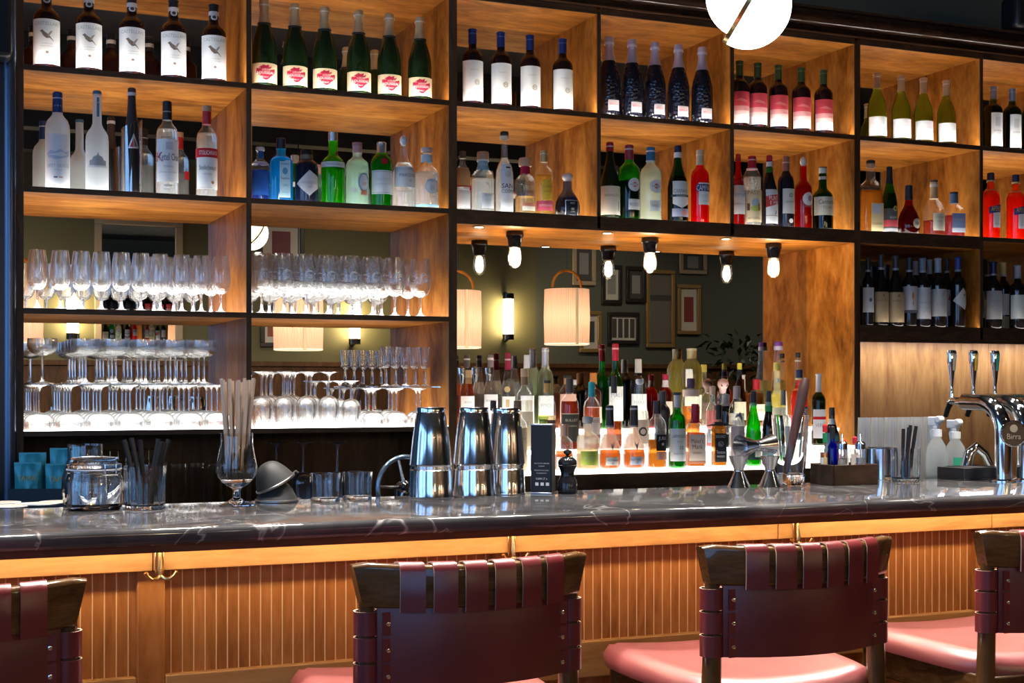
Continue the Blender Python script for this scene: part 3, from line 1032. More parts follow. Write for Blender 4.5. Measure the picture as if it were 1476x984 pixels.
# ------------------------------------------------------------------ bottles
# profile: (z, r, squareness); z and r are fractions of total height and body radius; the cap starts at CAPZ
SHAPES = {
    'bordeaux': [(0, .90), (.008, .97), (.03, 1), (.60, 1), (.645, .97), (.69, .80), (.72, .55), (.745, .42), (.78, .375), (.97, .36), (.972, .42), (1, .42)],
    'burgundy': [(0, .90), (.008, .97), (.03, 1), (.45, 1), (.52, .96), (.60, .80), (.68, .56), (.74, .42), (.80, .355), (.96, .33), (.962, .40), (1, .40)],
    'champagne': [(0, .90), (.008, .97), (.03, 1), (.40, 1), (.48, .97), (.57, .84), (.66, .64), (.74, .47), (.80, .38), (.90, .33), (.93, .40), (1, .36)],
    'tall': [(0, .92), (.008, .98), (.02, 1), (.52, 1), (.57, .97), (.61, .86), (.645, .64), (.67, .46), (.70, .40), (.97, .38), (1, .38)],
    'spirit': [(0, .92), (.008, .98), (.03, 1), (.60, 1), (.66, .97), (.71, .83), (.745, .58), (.77, .44), (.80, .40), (.97, .38), (1, .38)],
    'longneck': [(0, .92), (.01, .98), (.03, 1), (.50, 1), (.56, .95), (.60, .78), (.64, .52), (.68, .40), (.96, .36), (1, .36)],
    'slope': [(0, .92), (.01, .98), (.03, 1), (.46, 1), (.56, .86), (.66, .62), (.74, .46), (.80, .38), (.97, .34), (1, .34)],
    'square': [(0, .93, 1), (.01, .98, 1), (.03, 1, 1), (.60, 1, 1), (.65, .95, .8), (.69, .75, .4), (.72, .52, 0), (.74, .44, 0), (.97, .40, 0), (1, .40, 0)],
    'squat': [(0, .92), (.01, .98), (.03, 1), (.56, 1), (.62, .95), (.67, .75), (.71, .50), (.74, .44), (.97, .42), (1, .42)],
    'flask': [(0, .70), (.02, .86), (.10, .98), (.20, 1), (.34, .94), (.46, .74), (.56, .48), (.64, .36), (.96, .32), (1, .32)],
    'jug': [(0, .90), (.01, .97), (.06, 1), (.40, 1), (.52, .92), (.60, .70), (.66, .44), (.70, .34), (.97, .33), (1, .33)],
    'stout': [(0, .94), (.01, .99), (.03, 1), (.66, 1), (.72, .95), (.78, .72), (.82, .5), (.84, .42), (.98, .42), (1, .42)],
    'vase': [(0, .78), (.01, .84), (.04, .86), (.30, .92), (.55, .99), (.68, 1), (.76, .94), (.82, .76), (.86, .5), (.88, .44), (1, .44)],
    'wedge': [(0, .72, 1), (.01, .76, 1), (.40, .90, 1), (.58, 1, 1), (.64, .95, .8), (.69, .65, .3), (.72, .45, 0), (.97, .40, 0), (1, .40, 0)],
    'taper': [(0, .9), (.01, .97), (.03, 1), (.30, .92), (.60, .68), (.80, .48), (.95, .40), (1, .40)],
}


def prof_r(shape, zf):
    p = SHAPES[shape]
    for a, b in zip(p, p[1:]):
        if a[0] <= zf <= b[0]:
            t = 0 if b[0] == a[0] else (zf - a[0]) / (b[0] - a[0])
            return a[1] + (b[1] - a[1]) * t
    return p[-1][1]


def prof_sq(shape, zf):
    p = SHAPES[shape]
    for a, b in zip(p, p[1:]):
        if a[0] <= zf <= b[0]:
            qa = a[2] if len(a) > 2 else 0
            qb = b[2] if len(b) > 2 else 0
            t = 0 if b[0] == a[0] else (zf - a[0]) / (b[0] - a[0])
            return qa + (qb - qa) * t
    return 0


class Bottle:
    """spec -> an Empty 'bottle' with glass, liquid, cap and label parts. Front of the bottle looks along -y."""

    def __init__(s, h, r, shape, deep=1.0):
        s.h, s.r, s.shape, s.deep = h, r, shape, deep
        s.sq = any(len(p) > 2 and p[2] > 0 for p in SHAPES[shape])

    def sec(s, inset=0.0):
        def f(t, z):
            q = prof_sq(s.shape, z / s.h)
            if q <= 0:
                return (1, 1 if not s.sq else 1 - (1 - s.deep) * 0)
            n = 2 + 5 * q
            k = (abs(cos(t)) ** n + abs(sin(t)) ** n) ** (-1 / n)
            k = 1 + (k * 1.0 - 1) * q
            return (k, k * (1 - (1 - s.deep) * q))
        return f

    def wrap(s, x, z, off):
        zf = min(max(z / s.h, 0), 1)
        r = s.r * prof_r(s.shape, zf)
        q = prof_sq(s.shape, zf)
        if q > 0.5:
            return (x, -(r * s.deep + off), z)
        t = x / r
        return ((r + off) * sin(t), -(r + off) * cos(t), z)

    def patch(s, mb, mi, x0, x1, z0, z1, off, nx=None):
        nx = nx or max(2, int(abs(x1 - x0) / s.r * 9))
        nz = max(1, int((z1 - z0) / s.h * 16))
        vs, fs = [], []
        for j in range(nz + 1):
            for i in range(nx + 1):
                vs.append(s.wrap(x0 + (x1 - x0) * i / nx, z0 + (z1 - z0) * j / nz, off))
        for j in range(nz):
            for i in range(nx):
                a = j * (nx + 1) + i
                fs.append((a, a + 1, a + nx + 2, a + nx + 1))
        mb.add(vs, fs, mi, True)

    def poly(s, mb, mi, pts, off, rings=4):
        out = []
        for a_, b_ in zip(pts, pts[1:] + pts[:1]):
            nn = max(1, int(math.hypot(b_[0] - a_[0], b_[1] - a_[1]) / (.18 * s.r)))
            out += [(a_[0] + (b_[0] - a_[0]) * i / nn, a_[1] + (b_[1] - a_[1]) * i / nn) for i in range(nn)]
        vs, fs = star(out, max(rings, 5))
        mb.add([s.wrap(x, z, off) for x, z in vs], fs, mi, True)

    def text(s, mb, mi, st, zc, cap, off, maxw=None, x=0.0, vertical=False):
        vs, fs, w = text_geo(st)
        sx = cap
        if maxw and w * cap > maxw:
            sx = maxw / w
        mb.add([s.wrap(x + v[0] * sx, zc + (v[1] - 0.5) * cap, off) for v in vs], fs, mi, False)


DARKGLASS = paint((0.010, 0.008, 0.008), 0.06, 0, 'dark_wine_glass', spec=0.7)
DARKRED = paint((0.020, 0.005, 0.005), 0.06, 0, 'dark_red_wine_glass', spec=0.7)
DARKGREEN = paint((0.010, 0.022, 0.006), 0.06, 0, 'dark_green_glass', spec=0.7)
FROST = None


def frosted():
    global FROST
    if FROST is None:
        m = bpy.data.materials.new('frosted_glass')
        m.use_nodes = True
        nt = m.node_tree
        nt.nodes.clear()
        o = nt.nodes.new('ShaderNodeOutputMaterial')
        tr = nt.nodes.new('ShaderNodeBsdfTranslucent')
        tr.inputs[0].default_value = (0.86, 0.90, 0.93, 1)
        d = nt.nodes.new('ShaderNodeBsdfDiffuse')
        d.inputs[0].default_value = (0.80, 0.84, 0.87, 1)
        g = nt.nodes.new('ShaderNodeBsdfGlass')
        g.inputs['Roughness'].default_value = 0.45
        g.inputs['IOR'].default_value = 1.2
        a = nt.nodes.new('ShaderNodeMixShader')
        a.inputs[0].default_value = 0.5
        b = nt.nodes.new('ShaderNodeMixShader')
        b.inputs[0].default_value = 0.35
        nt.links.new(tr.outputs[0], a.inputs[1])
        nt.links.new(d.outputs[0], a.inputs[2])
        nt.links.new(a.outputs[0], b.inputs[1])
        nt.links.new(g.outputs[0], b.inputs[2])
        nt.links.new(b.outputs[0], o.inputs[0])
        FROST = m
    return FROST


def make_bottle(name, h, r, shape='bordeaux', glass='clear', liq=None, fill=0.6, cap=(.86, (0.02, 0.02, 0.02)), art=(), deep=0.8, cap_r=None,
                cap_shape='capsule', rough=0.4, metal=0.0, seg=28, body_name='glass_body'):
    """glass: 'clear', 'frost', a material, or a colour tuple. art: drawing commands in label order, each
    ('rect', hw, z0, z1, col) ('disc', x, z, rx, rz, col) ('text', str, z, cap, col[, maxw, x]) ('poly', [(x,z)..], col)
    ('band', z0, z1, col)  - x and hw in units of the radius, z in units of the height"""
    bt = Bottle(h, r, shape, deep)
    root = empty(name)
    P = SHAPES[shape]
    cz0 = cap[0] if cap else 1.0
    if glass == 'clear':
        gm = SHELL
    elif glass == 'frost':
        gm = frosted()
    elif isinstance(glass, tuple):
        gm = thin(glass, 0.9, 1.5, 0.30, 'tinted_glass')
    else:
        gm = glass
    body = [(0.0, 0.0)] + [(z * h, rr[0] * r) for z, *rr in P if z < cz0] + [(cz0 * h, prof_r(shape, cz0) * r), (cz0 * h + 0.001, 0.0)]
    MB().lathe(body, seg, sec=bt.sec()).build(body_name, gm, root)
    if liq:
        ins = 0.0022
        lp = [(0.006, 0.0)] + [(max(z * h, 0.006), max(rr[0] * r - ins, 0.002)) for z, *rr in P if z < fill] + [(fill * h, prof_r(shape, fill) * r - ins), (fill * h + .0005, 0.0)]
        MB().lathe(lp, seg, sec=bt.sec()).build('liquid', liquid(liq), root)
    if cap:
        cm = cap[1] if not isinstance(cap[1], tuple) else paint(cap[1], rough, metal)
        rn = prof_r(shape, min(cz0 + .02, .96)) * r
        q = MB()
        if cap_shape == 'capsule':
            pts = [(z * h, rr[0] * r + 0.0012) for z, *rr in P if cz0 < z < 1]
            q.lathe([(cz0 * h, 0.001), (cz0 * h, prof_r(shape, cz0) * r + 0.0012)] + pts + [(h - 0.003, (P[-1][1]) * r + 0.0012), (h, P[-1][1] * r * 0.85), (h, 0)], 20)
        elif cap_shape == 'stopper':
            rc = (cap_r or 0.5) * r
            q.lathe([(cz0 * h - .004, 0.0), (cz0 * h - .004, rn * .9), (cz0 * h + .001, rn * .9), (cz0 * h + .001, rc), (cz0 * h + .006, rc * 1.04), (h - .006, rc * 1.04), (h, rc * .9), (h, 0)], 20)
        elif cap_shape == 'ball':
            rc = (cap_r or 0.45) * r
            H2 = h - cz0 * h
            q.lathe([(cz0 * h, 0), (cz0 * h, rc * .6)] + [(cz0 * h + H2 * (0.5 - 0.5 * cos(pi * k / 8)), max(rc * sin(pi * k / 8), rc * .6 * (k < 2))) for k in range(1, 8)] + [(h, 0)], 20)
        co = q.build('cap' if cap_shape != 'capsule' else 'capsule', cm, root)
        if len(cap) > 2:       # rings or a top disc of another colour: (z0, z1, colour)
            for (a, b_, c2) in cap[2:]:
                qq = MB()
                ra = max(prof_r(shape, a), prof_r(shape, b_)) * r + 0.0022
                if cap_shape != 'capsule':
                    ra = (cap_r or .5) * r * 1.06
                qq.lathe([(a * h, ra - .002), (a * h, ra), (b_ * h, ra), (b_ * h, ra - .002)], 20)
                qq.build('cap_band', paint(c2, 0.4), co)
    if art:
        # marks that touch belong to one label; a separate mark is a label of its own
        def box_(a):
            k = a[0]
            if k == 'rect':
                return (-a[1] * r, a[1] * r, a[2] * h, a[3] * h)
            if k == 'rectx':
                return (a[1] * r, a[2] * r, a[3] * h, a[4] * h)
            if k == 'band':
                return (-3 * r, 3 * r, a[1] * h, a[2] * h)
            if k == 'disc':
                return ((a[1] - a[3]) * r, (a[1] + a[3]) * r, a[2] * h - a[4] * r, a[2] * h + a[4] * r)
            if k == 'poly':
                xs_, zs_ = [p[0] for p in a[1]], [p[1] for p in a[1]]
                return (min(xs_) * r, max(xs_) * r, min(zs_) * h, max(zs_) * h)
            w = min(text_geo(a[1])[2] * a[3] * h, (a[5] if len(a) > 5 else 1.6) * r)
            x = (a[6] if len(a) > 6 else 0) * r
            return (x - w / 2, x + w / 2, (a[2] - a[3] / 2) * h, (a[2] + a[3] / 2) * h)
        bx_ = [box_(a) for a in art]
        grp = list(range(len(art)))
        for i in range(len(art)):
            for j in range(i):
                A, B = bx_[i], bx_[j]
                if A[0] < B[1] and B[0] < A[1] and A[2] < B[3] + .0005 and B[2] < A[3] + .0005 and grp[i] != grp[j]:
                    gi, gj = grp[i], grp[j]
                    grp = [gj if g == gi else g for g in grp]
        for g in sorted(set(grp)):
            mats, idx, q = [], {}, MB()

            def mi(c):
                if c not in idx:
                    idx[c] = len(mats)
                    mats.append(paint(c, 0.55, 0, 'label_ink', spec=0.2))
                return idx[c]
            off = 0.0006
            kinds = set()
            for a, ga in zip(art, grp):
                off += 0.00028
                if ga != g:
                    continue
                k = a[0]
                kinds.add(k)
                if k == 'rect':
                    bt.patch(q, mi(a[4]), -a[1] * r, a[1] * r, a[2] * h, a[3] * h, off)
                elif k == 'rectx':
                    bt.patch(q, mi(a[5]), a[1] * r, a[2] * r, a[3] * h, a[4] * h, off)
                elif k == 'band':
                    rr = max(prof_r(shape, a[1]), prof_r(shape, a[2])) * r
                    bt.patch(q, mi(a[3]), -pi * rr * .9, pi * rr * .9, a[1] * h, a[2] * h, off, 24)
                elif k == 'disc':
                    bt.poly(q, mi(a[5]), disc_pts(a[1] * r, a[2] * h, a[3] * r, a[4] * r), off)
                elif k == 'poly':
                    bt.poly(q, mi(a[2]), [(x * r, z * h) for x, z in a[1]], off)
                elif k == 'text':
                    bt.text(q, mi(a[4]), a[1], a[2] * h, a[3] * h, off, (a[5] if len(a) > 5 else 1.6) * r, (a[6] if len(a) > 6 else 0) * r)
            q.build('printed_lettering' if kinds == {'text'} else ('paper_label' if kinds != {'band'} else 'paper_band'), mats, root)
    return root


def put(o, px, Y, z, label, group=None, cat='bottle', rz=0.0):
    o.location = (PX(px, Y), Y, z)
    o.rotation_euler = (0, 0, rz - 0.42 * math.atan2(o.location.x, Y))
    tag(o, label, cat, group)
    return o


def size(px, top, w, Y, z):
    """height and radius of something at column px whose top shows at row top and which is w pixels wide"""
    return PZ(px, top, Y) - z, w / 2 * PS(px, Y) * 0.98


def row_of(proto_kw, name, pxs, Y, z, top, w, ref, labels, group):
    h, r = size(ref, top, w, Y, z)
    src = make_bottle(name, h, r, **proto_kw)
    for k, px in enumerate(pxs):
        o = src if k == 0 else copy_tree(src)
        put(o, px, Y, z, labels(k), group)
    return src


INK = (0.05, 0.05, 0.05)
PAPER = (0.82, 0.82, 0.80)
CREAM = (0.80, 0.66, 0.45)
IVORY = (0.82, 0.76, 0.62)
GREYI = (0.35, 0.36, 0.38)
RED = (0.60, 0.02, 0.03)
GOLD = (0.55, 0.36, 0.10)
ZAt, ZBt, ZMt, ZCt = ZA[1] + 0.0005, ZBs[1] + 0.0005, ZBM[1] + 0.0005, ZCc[1] + 0.0005
YB1 = 5.225

# ---- top row
def nth(n, total):
    return {0: 'leftmost', total - 1: 'rightmost'}.get(n, ORD[n] + ' from the left')


row_of(dict(shape='bordeaux', glass=DARKRED, cap=(.80, (0.012, 0.011, 0.012), (.855, .905, (0.75, 0.74, 0.72))), art=[
    ('rect', 1.35, .05, .585, (0.84, 0.86, 0.86)), ('text', 'CASTELLARE', .53, .042, (0.42, 0.45, 0.47), 2.0),
    ('poly', [(-.55, .44), (-.35, .455), (-.2, .43), (.1, .40), (.45, .335), (.5, .32), (.2, .36), (-.05, .352), (-.3, .385), (-.42, .42)], (0.22, 0.17, 0.14)),
    ('poly', [(.0, .39), (.22, .435), (.42, .45), (.25, .405), (.1, .37)], (0.38, 0.32, 0.28)),
    ('text', 'DI CASTELLINA', .29, .012, GREYI), ('text', 'CHIANTI CLASSICO', .26, .012, GREYI),
    ('disc', .0, .185, .12, .10, (0.30, 0.22, 0.18)), ('text', '2019', .12, .012, GREYI), ('disc', 0, .83, .24, .24, (0.7, 0.68, 0.66)), ('disc', 0, .83, .13, .13, INK)]),
    'wine_bottle', [67, 128, 190, 250, 308], YB1, ZAt, 7, 36, 308, lambda k: 'dark red wine bottle with bird on white label, %s of five' % nth(k, 5), 'bird label wine bottles')

row_of(dict(shape='champagne', glass=DARKGREEN, cap=(.715, (0.62, 0.40, 0.19), (.93, .945, (0.78, 0.70, 0.52)), (.715, .735, (0.02, 0.02, 0.02))), rough=0.35, metal=0.1, art=[
    ('rect', 1.35, .045, .265, (0.78, 0.62, 0.38)), ('poly', [(-.45, .225), (-.2, .245), (0, .235), (.2, .245), (.45, .225), (.78, .205), (.82, .155), (.45, .12), (.2, .085), (0, .07), (-.2, .085), (-.45, .12), (-.82, .155), (-.78, .205)], (0.50, 0.015, 0.05)),
    ('text', 'LOUIS', .19, .022, (0.8, 0.7, 0.6), 1.2), ('text', 'ROUSSEAU', .155, .03, (0.85, 0.8, 0.75), 1.5), ('text', 'BRUT', .105, .014, (0.8, 0.7, 0.6))]),
    'champagne_bottle', [381, 425, 468, 517, 561, 605], YB1, ZAt, 25, 35, 605, lambda k: 'green champagne bottle with gold foil and red crest label, %s of six' % nth(k, 6), 'champagne bottles with red crest')

row_of(dict(shape='bordeaux', glass=DARKRED, cap=(.80, (0.012, 0.028, 0.16), (.93, .94, (0.1, 0.14, 0.35))), art=[
    ('rect', 1.35, .05, .57, (0.84, 0.83, 0.78)), ('disc', 0.25, .29, .26, .26, (0.45, 0.38, 0.28)), ('disc', .25, .29, .20, .20, (0.8, 0.77, 0.7)), ('text', 'M', .29, .04, (0.45, 0.38, 0.28), 1, .25),
    ('text', 'MASSETO', .45, .018, (0.55, 0.52, 0.46)), ('text', '2016', .2, .014, (0.6, 0.58, 0.52))]),
    'wine_bottle', [681, 722, 764, 811], YB1, ZAt, 56, 30, 811, lambda k: 'dark wine bottle with blue capsule and round label seal, %s of four' % nth(k, 4), 'blue capsule wine bottles')

HOB, _nt, _b = nmat('dimpled_dark_glass')
_b.inputs['Base Color'].default_value = (0.010, 0.010, 0.018, 1)
_b.inputs['Roughness'].default_value = 0.06
_tc = _nt.nodes.new('ShaderNodeTexCoord')
_vo = _nt.nodes.new('ShaderNodeTexVoronoi')
_vo.inputs['Scale'].default_value = 75
_nt.links.new(_tc.outputs['Object'], _vo.inputs[0])
_bp = _nt.nodes.new('ShaderNodeBump')
_bp.inputs['Strength'].default_value = 0.8
_bp.inputs['Distance'].default_value = 0.004
_nt.links.new(_vo.outputs['Distance'], _bp.inputs['Height'])
_nt.links.new(_bp.outputs[0], _b.inputs['Normal'])
row_of(dict(shape='champagne', glass=HOB, cap=(.70, (0.62, 0.46, 0.50), (.90, .93, (0.82, 0.74, 0.76))), rough=0.3, metal=0.25, art=[
    ('rectx', -.35, .75, .07, .20, (0.52, 0.44, 0.45)), ('text', 'BRILLA', .15, .026, (0.55, 0.05, 0.08), .9, .2), ('text', 'PROSECCO ROSE', .10, .012, (0.55, 0.05, 0.08), .9, .2)]),
    'sparkling_wine_bottle', [878, 911, 944, 978, 1012], YB1, ZAt, 68, 32, 1011, lambda k: 'dark sparkling wine bottle with pale pink foil, %s of five' % nth(k, 5), 'pink foil sparkling wine bottles')

ss = row_of(dict(shape='bordeaux', glass=DARKRED, cap=(.78, (0.05, 0.075, 0.012), (.93, .95, (0.12, 0.16, 0.04))), art=[
    ('rect', 1.35, .07, .19, (0.80, 0.72, 0.70)), ('rect', 1.35, .19, .25, (0.75, 0.52, 0.50)), ('rect', 1.35, .25, .32, (0.68, 0.30, 0.29)), ('rect', 1.35, .32, .53, (0.58, 0.06, 0.08)),
    ('poly', [(-.8, .40), (-.2, .43), (.5, .40), (.7, .37), (-.1, .385)], (0.66, 0.18, 0.18)), ('text', 'ROSSO', .27, .02, (0.4, 0.1, 0.1), .7, .5)]),
    'wine_bottle', [1066, 1092, 1122, 1155, 1187], YB1, ZAt, 101, 27, 1187, lambda k: 'dark wine bottle with red fading to white label, %s of five' % nth(k, 5), 'red and white label wine bottles')

row_of(dict(shape='burgundy', glass=(0.72, 0.70, 0.18), liq=(0.68, 0.64, 0.12), fill=.66, cap=(.76, (0.62, 0.36, 0.18), (.93, .945, (0.8, 0.62, 0.45))), rough=.3, metal=.3, art=[
    ('rect', 1.3, .055, .335, (0.86, 0.87, 0.86)), ('text', 'Bourgogne', .24, .035, (0.62, 0.64, 0.66)), ('text', 'CHARDONNAY', .16, .016, (0.6, 0.62, 0.64))]),
    'white_wine_bottle', [1264, 1299, 1331, 1364], YB1, ZAt, 116, 27, 1364, lambda k: 'olive green white wine bottle with plain white label, %s of four' % nth(k, 4), 'white wine bottles with copper foil')

row_of(dict(shape='bordeaux', glass=(0.20, 0.24, 0.03), liq=(0.14, 0.17, 0.02), fill=.68, cap=(.80, (0.36, 0.37, 0.42), (.93, .945, (0.6, 0.6, 0.65))), rough=.3, metal=.4, art=[
    ('rectx', -.65, .85, .05, .57, (0.78, 0.80, 0.80)), ('rectx', -.2, .35, .36, .50, (0.62, 0.64, 0.66)), ('text', 'SOAVE', .29, .03, (0.2, 0.22, 0.25), 1.1, .1), ('text', 'CLASSICO', .25, .016, GREYI, 1, .1), ('text', '2020', .10, .02, GREYI, 1, .1)]),
    'white_wine_bottle', [1432, 1459, 1486], YB1, ZAt, 125, 26, 1434, lambda k: 'green wine bottle with grey cap, %s of three at the right end' % nth(k, 3), 'grey cap wine bottles')

# ---- second row: one bottle after another
def one(px, top, w, z, label, Y=YB1, name='spirit_bottle', group=None, rz=0.0, **kw):
    h, r = size(px, top, w, Y, z)
    return put(make_bottle(name, h, r, **kw), px, Y, z, label, group, rz=rz)


VOD = (0.93, 0.95, 0.96)
SKY = (0.45, 0.58, 0.72)
g2 = 'spirits on the second shelf'
one(83, 133, 35, ZBt, 'frosted white vodka bottle with blue neck and mountain label', group=g2, shape='spirit', glass='frost', cap=(.79, (0.015, 0.05, 0.20), (.93, .94, (0.5, 0.55, 0.65))), art=[
    ('rect', 1.1, .02, .56, (0.80, 0.83, 0.88)), ('poly', [(-1.0, .36), (-.6, .40), (-.3, .375), (.2, .41), (.6, .37), (1.0, .40), (1.0, .34), (.5, .32), (-.2, .30), (-.8, .32)], (0.50, 0.60, 0.76)), ('poly', [(-.9, .35), (-.3, .36), (.3, .38), (.8, .35), (.2, .335)], (0.78, 0.82, 0.88)),
    ('text', 'GREY GOOSE', .24, .035, (0.42, 0.50, 0.62), 2.0), ('text', 'VODKA', .195, .014, (0.45, 0.5, 0.6)), ('rectx', -.35, -.05, .115, .128, (0.1, 0.12, 0.25)), ('rectx', .05, .35, .115, .128, (0.5, 0.3, 0.3)), ('text', '* * *', .85, .03, (0.5, 0.6, 0.7), .5)])
one(140, 131, 33, ZBt, 'tall frosted vodka bottle with long slim neck and palace picture', group=g2, shape='longneck', glass='frost', cap=(.965, (0.05, 0.16, 0.26)), art=[
    ('rectx', -.06, .16, .74, .93, (0.10, 0.26, 0.36)), ('text', 'BELVEDERE', .88, .012, (0.8, 0.85, 0.9), .3, .05), ('poly', [(-.75, .255), (-.75, .30), (-.5, .31), (-.4, .335), (-.25, .345), (-.1, .35), (0, .385), (.1, .35), (.25, .345), (.4, .335), (.5, .31), (.75, .30), (.75, .255)], (0.40, 0.42, 0.44)),
    ('rect', .9, .235, .255, (0.72, 0.75, 0.78))])
# the tall bottle with the slanted clear sleeve
h, r = size(190, 127, 30, YB1, ZBt)
b = make_bottle('spirit_bottle', h, r * .92, shape='taper', glass=paint((0.05, 0.035, 0.035), 0.3, 0, 'dark_brown_sleeve'), cap=(.955, (0.035, 0.03, 0.03), (.925, .955, (0.62, 0.62, 0.64))), body_name='bottle_body')
n = 28
outer = [(r * 1.02 * cos(2 * pi * k / n), r * 1.02 * sin(2 * pi * k / n)) for k in range(n)]
q = MB()
vs = [(x, y, 0.002) for x, y in outer] + [(x, y, h * (.66 + .045 * x / r)) for x, y in outer]
q.add(vs, [(k, (k + 1) % n, n + (k + 1) % n, n + k) for k in range(n)], 0, True)
q.build('clear_sleeve', thin((0.62, 0.66, 0.72), 1.0, 3.6, .10), b)
bt = Bottle(h, r * 1.03, 'bordeaux')
q = MB()
sc_ = lambda P: [(x * r, z * h) for x, z in P]
bt.poly(q, 0, sc_([(-.45, .42), (0.1, .56), (.62, .42)]), .0012, 3)
bt.poly(q, 1, sc_([(-.28, .43), (0.06, .515), (.1, .43)]), .0018, 3)
bt.poly(q, 2, sc_([(.14, .435), (.13, .52), (.45, .435)]), .0018, 3)
q.build('triangle_badge', [paint((0.75, 0.76, 0.78), .25, .6), paint((0.6, 0.03, 0.03), .4), paint((0.06, 0.06, 0.06), .4)], b)
put(b, 190, YB1, ZBt, 'very tall dark bottle with slanted silver sleeve and triangle badge', g2)
one(241, 146, 33, ZBt, 'clear vodka bottle with black cap and white printed label', group=g2, shape='spirit', glass='clear', liq=VOD, fill=.70, cap=(.80, (0.012, 0.012, 0.014), (.88, .89, (0.3, 0.3, 0.3))), art=[
    ('rect', 1.15, .14, .585, (0.84, 0.85, 0.86)), ('text', 'IMPORTED', .60, .024, INK, 2.0), ('rectx', -.22, .42, .475, .555, (0.62, 0.63, 0.66)), ('text', 'Ketel One', .40, .075, (0.10, 0.08, 0.12), 1.9, .1), ('text', 'K', .40, .10, (0.55, 0.05, 0.10), 1.0, -.8), ('text', 'VODKA', .30, .02, GREYI), ('text', 'DISTILLED IN HOLLAND', .24, .014, GREYI), ('disc', 0, .10, .4, .12, (0.5, 0.5, 0.52)), ('text', 'NOLET', .06, .02, (0.2, 0.25, 0.35))])
one(298, 153, 31, ZBt, 'clear vodka bottle with red neck, red band and signature label', group=g2, shape='spirit', glass='clear', liq=VOD, fill=.70, cap=(.80, (0.48, 0.02, 0.03), (.94, 1.0, (0.55, 0.33, 0.20))), art=[
    ('rect', 1.2, .09, .53, (0.86, 0.87, 0.87)), ('band', .43, .53, (0.55, 0.025, 0.04)), ('text', 'STOLICHNAYA', .48, .045, (0.88, 0.86, 0.86), 1.9, .1), ('text', 'Stolichnaya', .32, .05, (0.12, 0.12, 0.12), 1.7), ('text', 'VODKA', .25, .018, GREYI), ('disc', .45, .16, .15, .15, (0.50, 0.24, 0.12)), ('text', 'RUSSIAN VODKA', .105, .014, GREYI, 1.4, -.3)])

one(375, 212, 27, ZBt, 'deep blue gin bottle with white shoulder and pale stopper, leftmost gin', group=g2, shape='spirit', glass='clear', liq=(0.02, 0.12, 0.55), fill=.56, cap=(.93, (0.72, 0.74, 0.76)), cap_shape='stopper', cap_r=.48, art=[('rect', 1.2, .10, .54, (0.02, 0.10, 0.42)), ('band', .68, .72, (0.75, 0.78, 0.8)), ('rectx', -.25, .3, .78, .92, (0.02, 0.12, 0.40))])
one(405, 199, 33, ZBt, 'bright sky blue square gin bottle with black cap', group=g2, shape='square', glass=(0.10, 0.60, 0.88), liq=(0.12, 0.62, 0.90), fill=.7, cap=(.83, (0.012, 0.014, 0.03)), art=[
    ('rectx', -.22, .72, .06, .64, (0.62, 0.78, 0.84)), ('rectx', -.16, .66, .08, .62, (0.46, 0.72, 0.84)), ('disc', .25, .47, .24, .30, (0.10, 0.35, 0.55)), ('text', 'BOMBAY', .58, .028, (0.06, 0.12, 0.25), .75, .25), ('text', 'Sapphire', .36, .035, (0.06, 0.10, 0.25), .75, .25), ('text', 'GIN', .25, .03, (0.15, 0.3, 0.42), .5, .25), ('text', 'DISTILLED', .14, .014, (0.15, 0.3, 0.42), .7, .25)])
one(442, 216, 34, ZBt, 'black apothecary gin bottle with pale diamond label', group=g2, shape='stout', glass=paint((0.012, 0.012, 0.03), 0.06, 0, 'black_blue_glass', spec=.8), cap=(.80, (0.012, 0.012, 0.012), (.82, .9, (0.2, 0.15, 0.08))), cap_shape='stopper', cap_r=.52, art=[
    ('poly', [(-1.1, .35), (-.5, .47), (.1, .60), (.5, .54), (1.1, .48), (1.1, .28), (.5, .20), (.1, .12), (-.5, .23)], (0.62, 0.63, 0.66)), ('text', "HENDRICK'S", .37, .045, (0.35, 0.36, 0.40), 1.5, .1), ('text', 'GIN', .29, .03, (0.35, 0.36, 0.4), 1, .1)])
one(480, 190, 35, ZBt, 'tall vivid green faceted gin bottle with silver cap', group=g2, shape='tall', glass=(0.20, 0.66, 0.08), liq=(0.16, 0.60, 0.05), fill=.52, cap=(.87, (0.66, 0.67, 0.68)), rough=.25, metal=.8, art=[
    ('band', .50, .575, (0.70, 0.72, 0.72)), ('text', 'TANQUERAY', .54, .03, (0.3, 0.36, 0.36), 1.6), ('disc', .3, .70, .16, .15, (0.42, 0.02, 0.03)), ('poly', [(-.75, .04), (-.68, .04), (-.62, .46), (-.70, .46)], (0.08, 0.42, 0.03)), ('poly', [(.1, .04), (.17, .04), (.19, .46), (.12, .46)], (0.08, 0.42, 0.03)), ('poly', [(.70, .04), (.77, .04), (.72, .46), (.65, .46)], (0.08, 0.42, 0.03))])
one(515, 206, 34, ZBt, 'clear gin bottle with pink cap and oval blue label', group=g2, shape='spirit', glass=(0.80, 0.92, 0.86), liq=(0.72, 0.88, 0.78), fill=.70, cap=(.84, (0.56, 0.30, 0.30), (.95, 1.0, (0.40, 0.18, 0.18))), art=[
    ('disc', .45, .36, .56, .85, (0.25, 0.38, 0.52)), ('disc', .45, .36, .42, .66, (0.70, 0.78, 0.84)), ('text', 'PLYMOUTH', .47, .035, (0.85, 0.88, 0.9), 1.0, .45), ('disc', .45, .34, .24, .34, (0.82, 0.80, 0.78)), ('text', 'GIN', .34, .05, (0.3, 0.25, 0.25), .4, .45), ('poly', [(.1, .16), (.8, .16), (.7, .24), (.2, .24)], (0.55, 0.22, 0.16)), ('rectx', -.95, -.2, .20, .27, (0.70, 0.76, 0.66))])
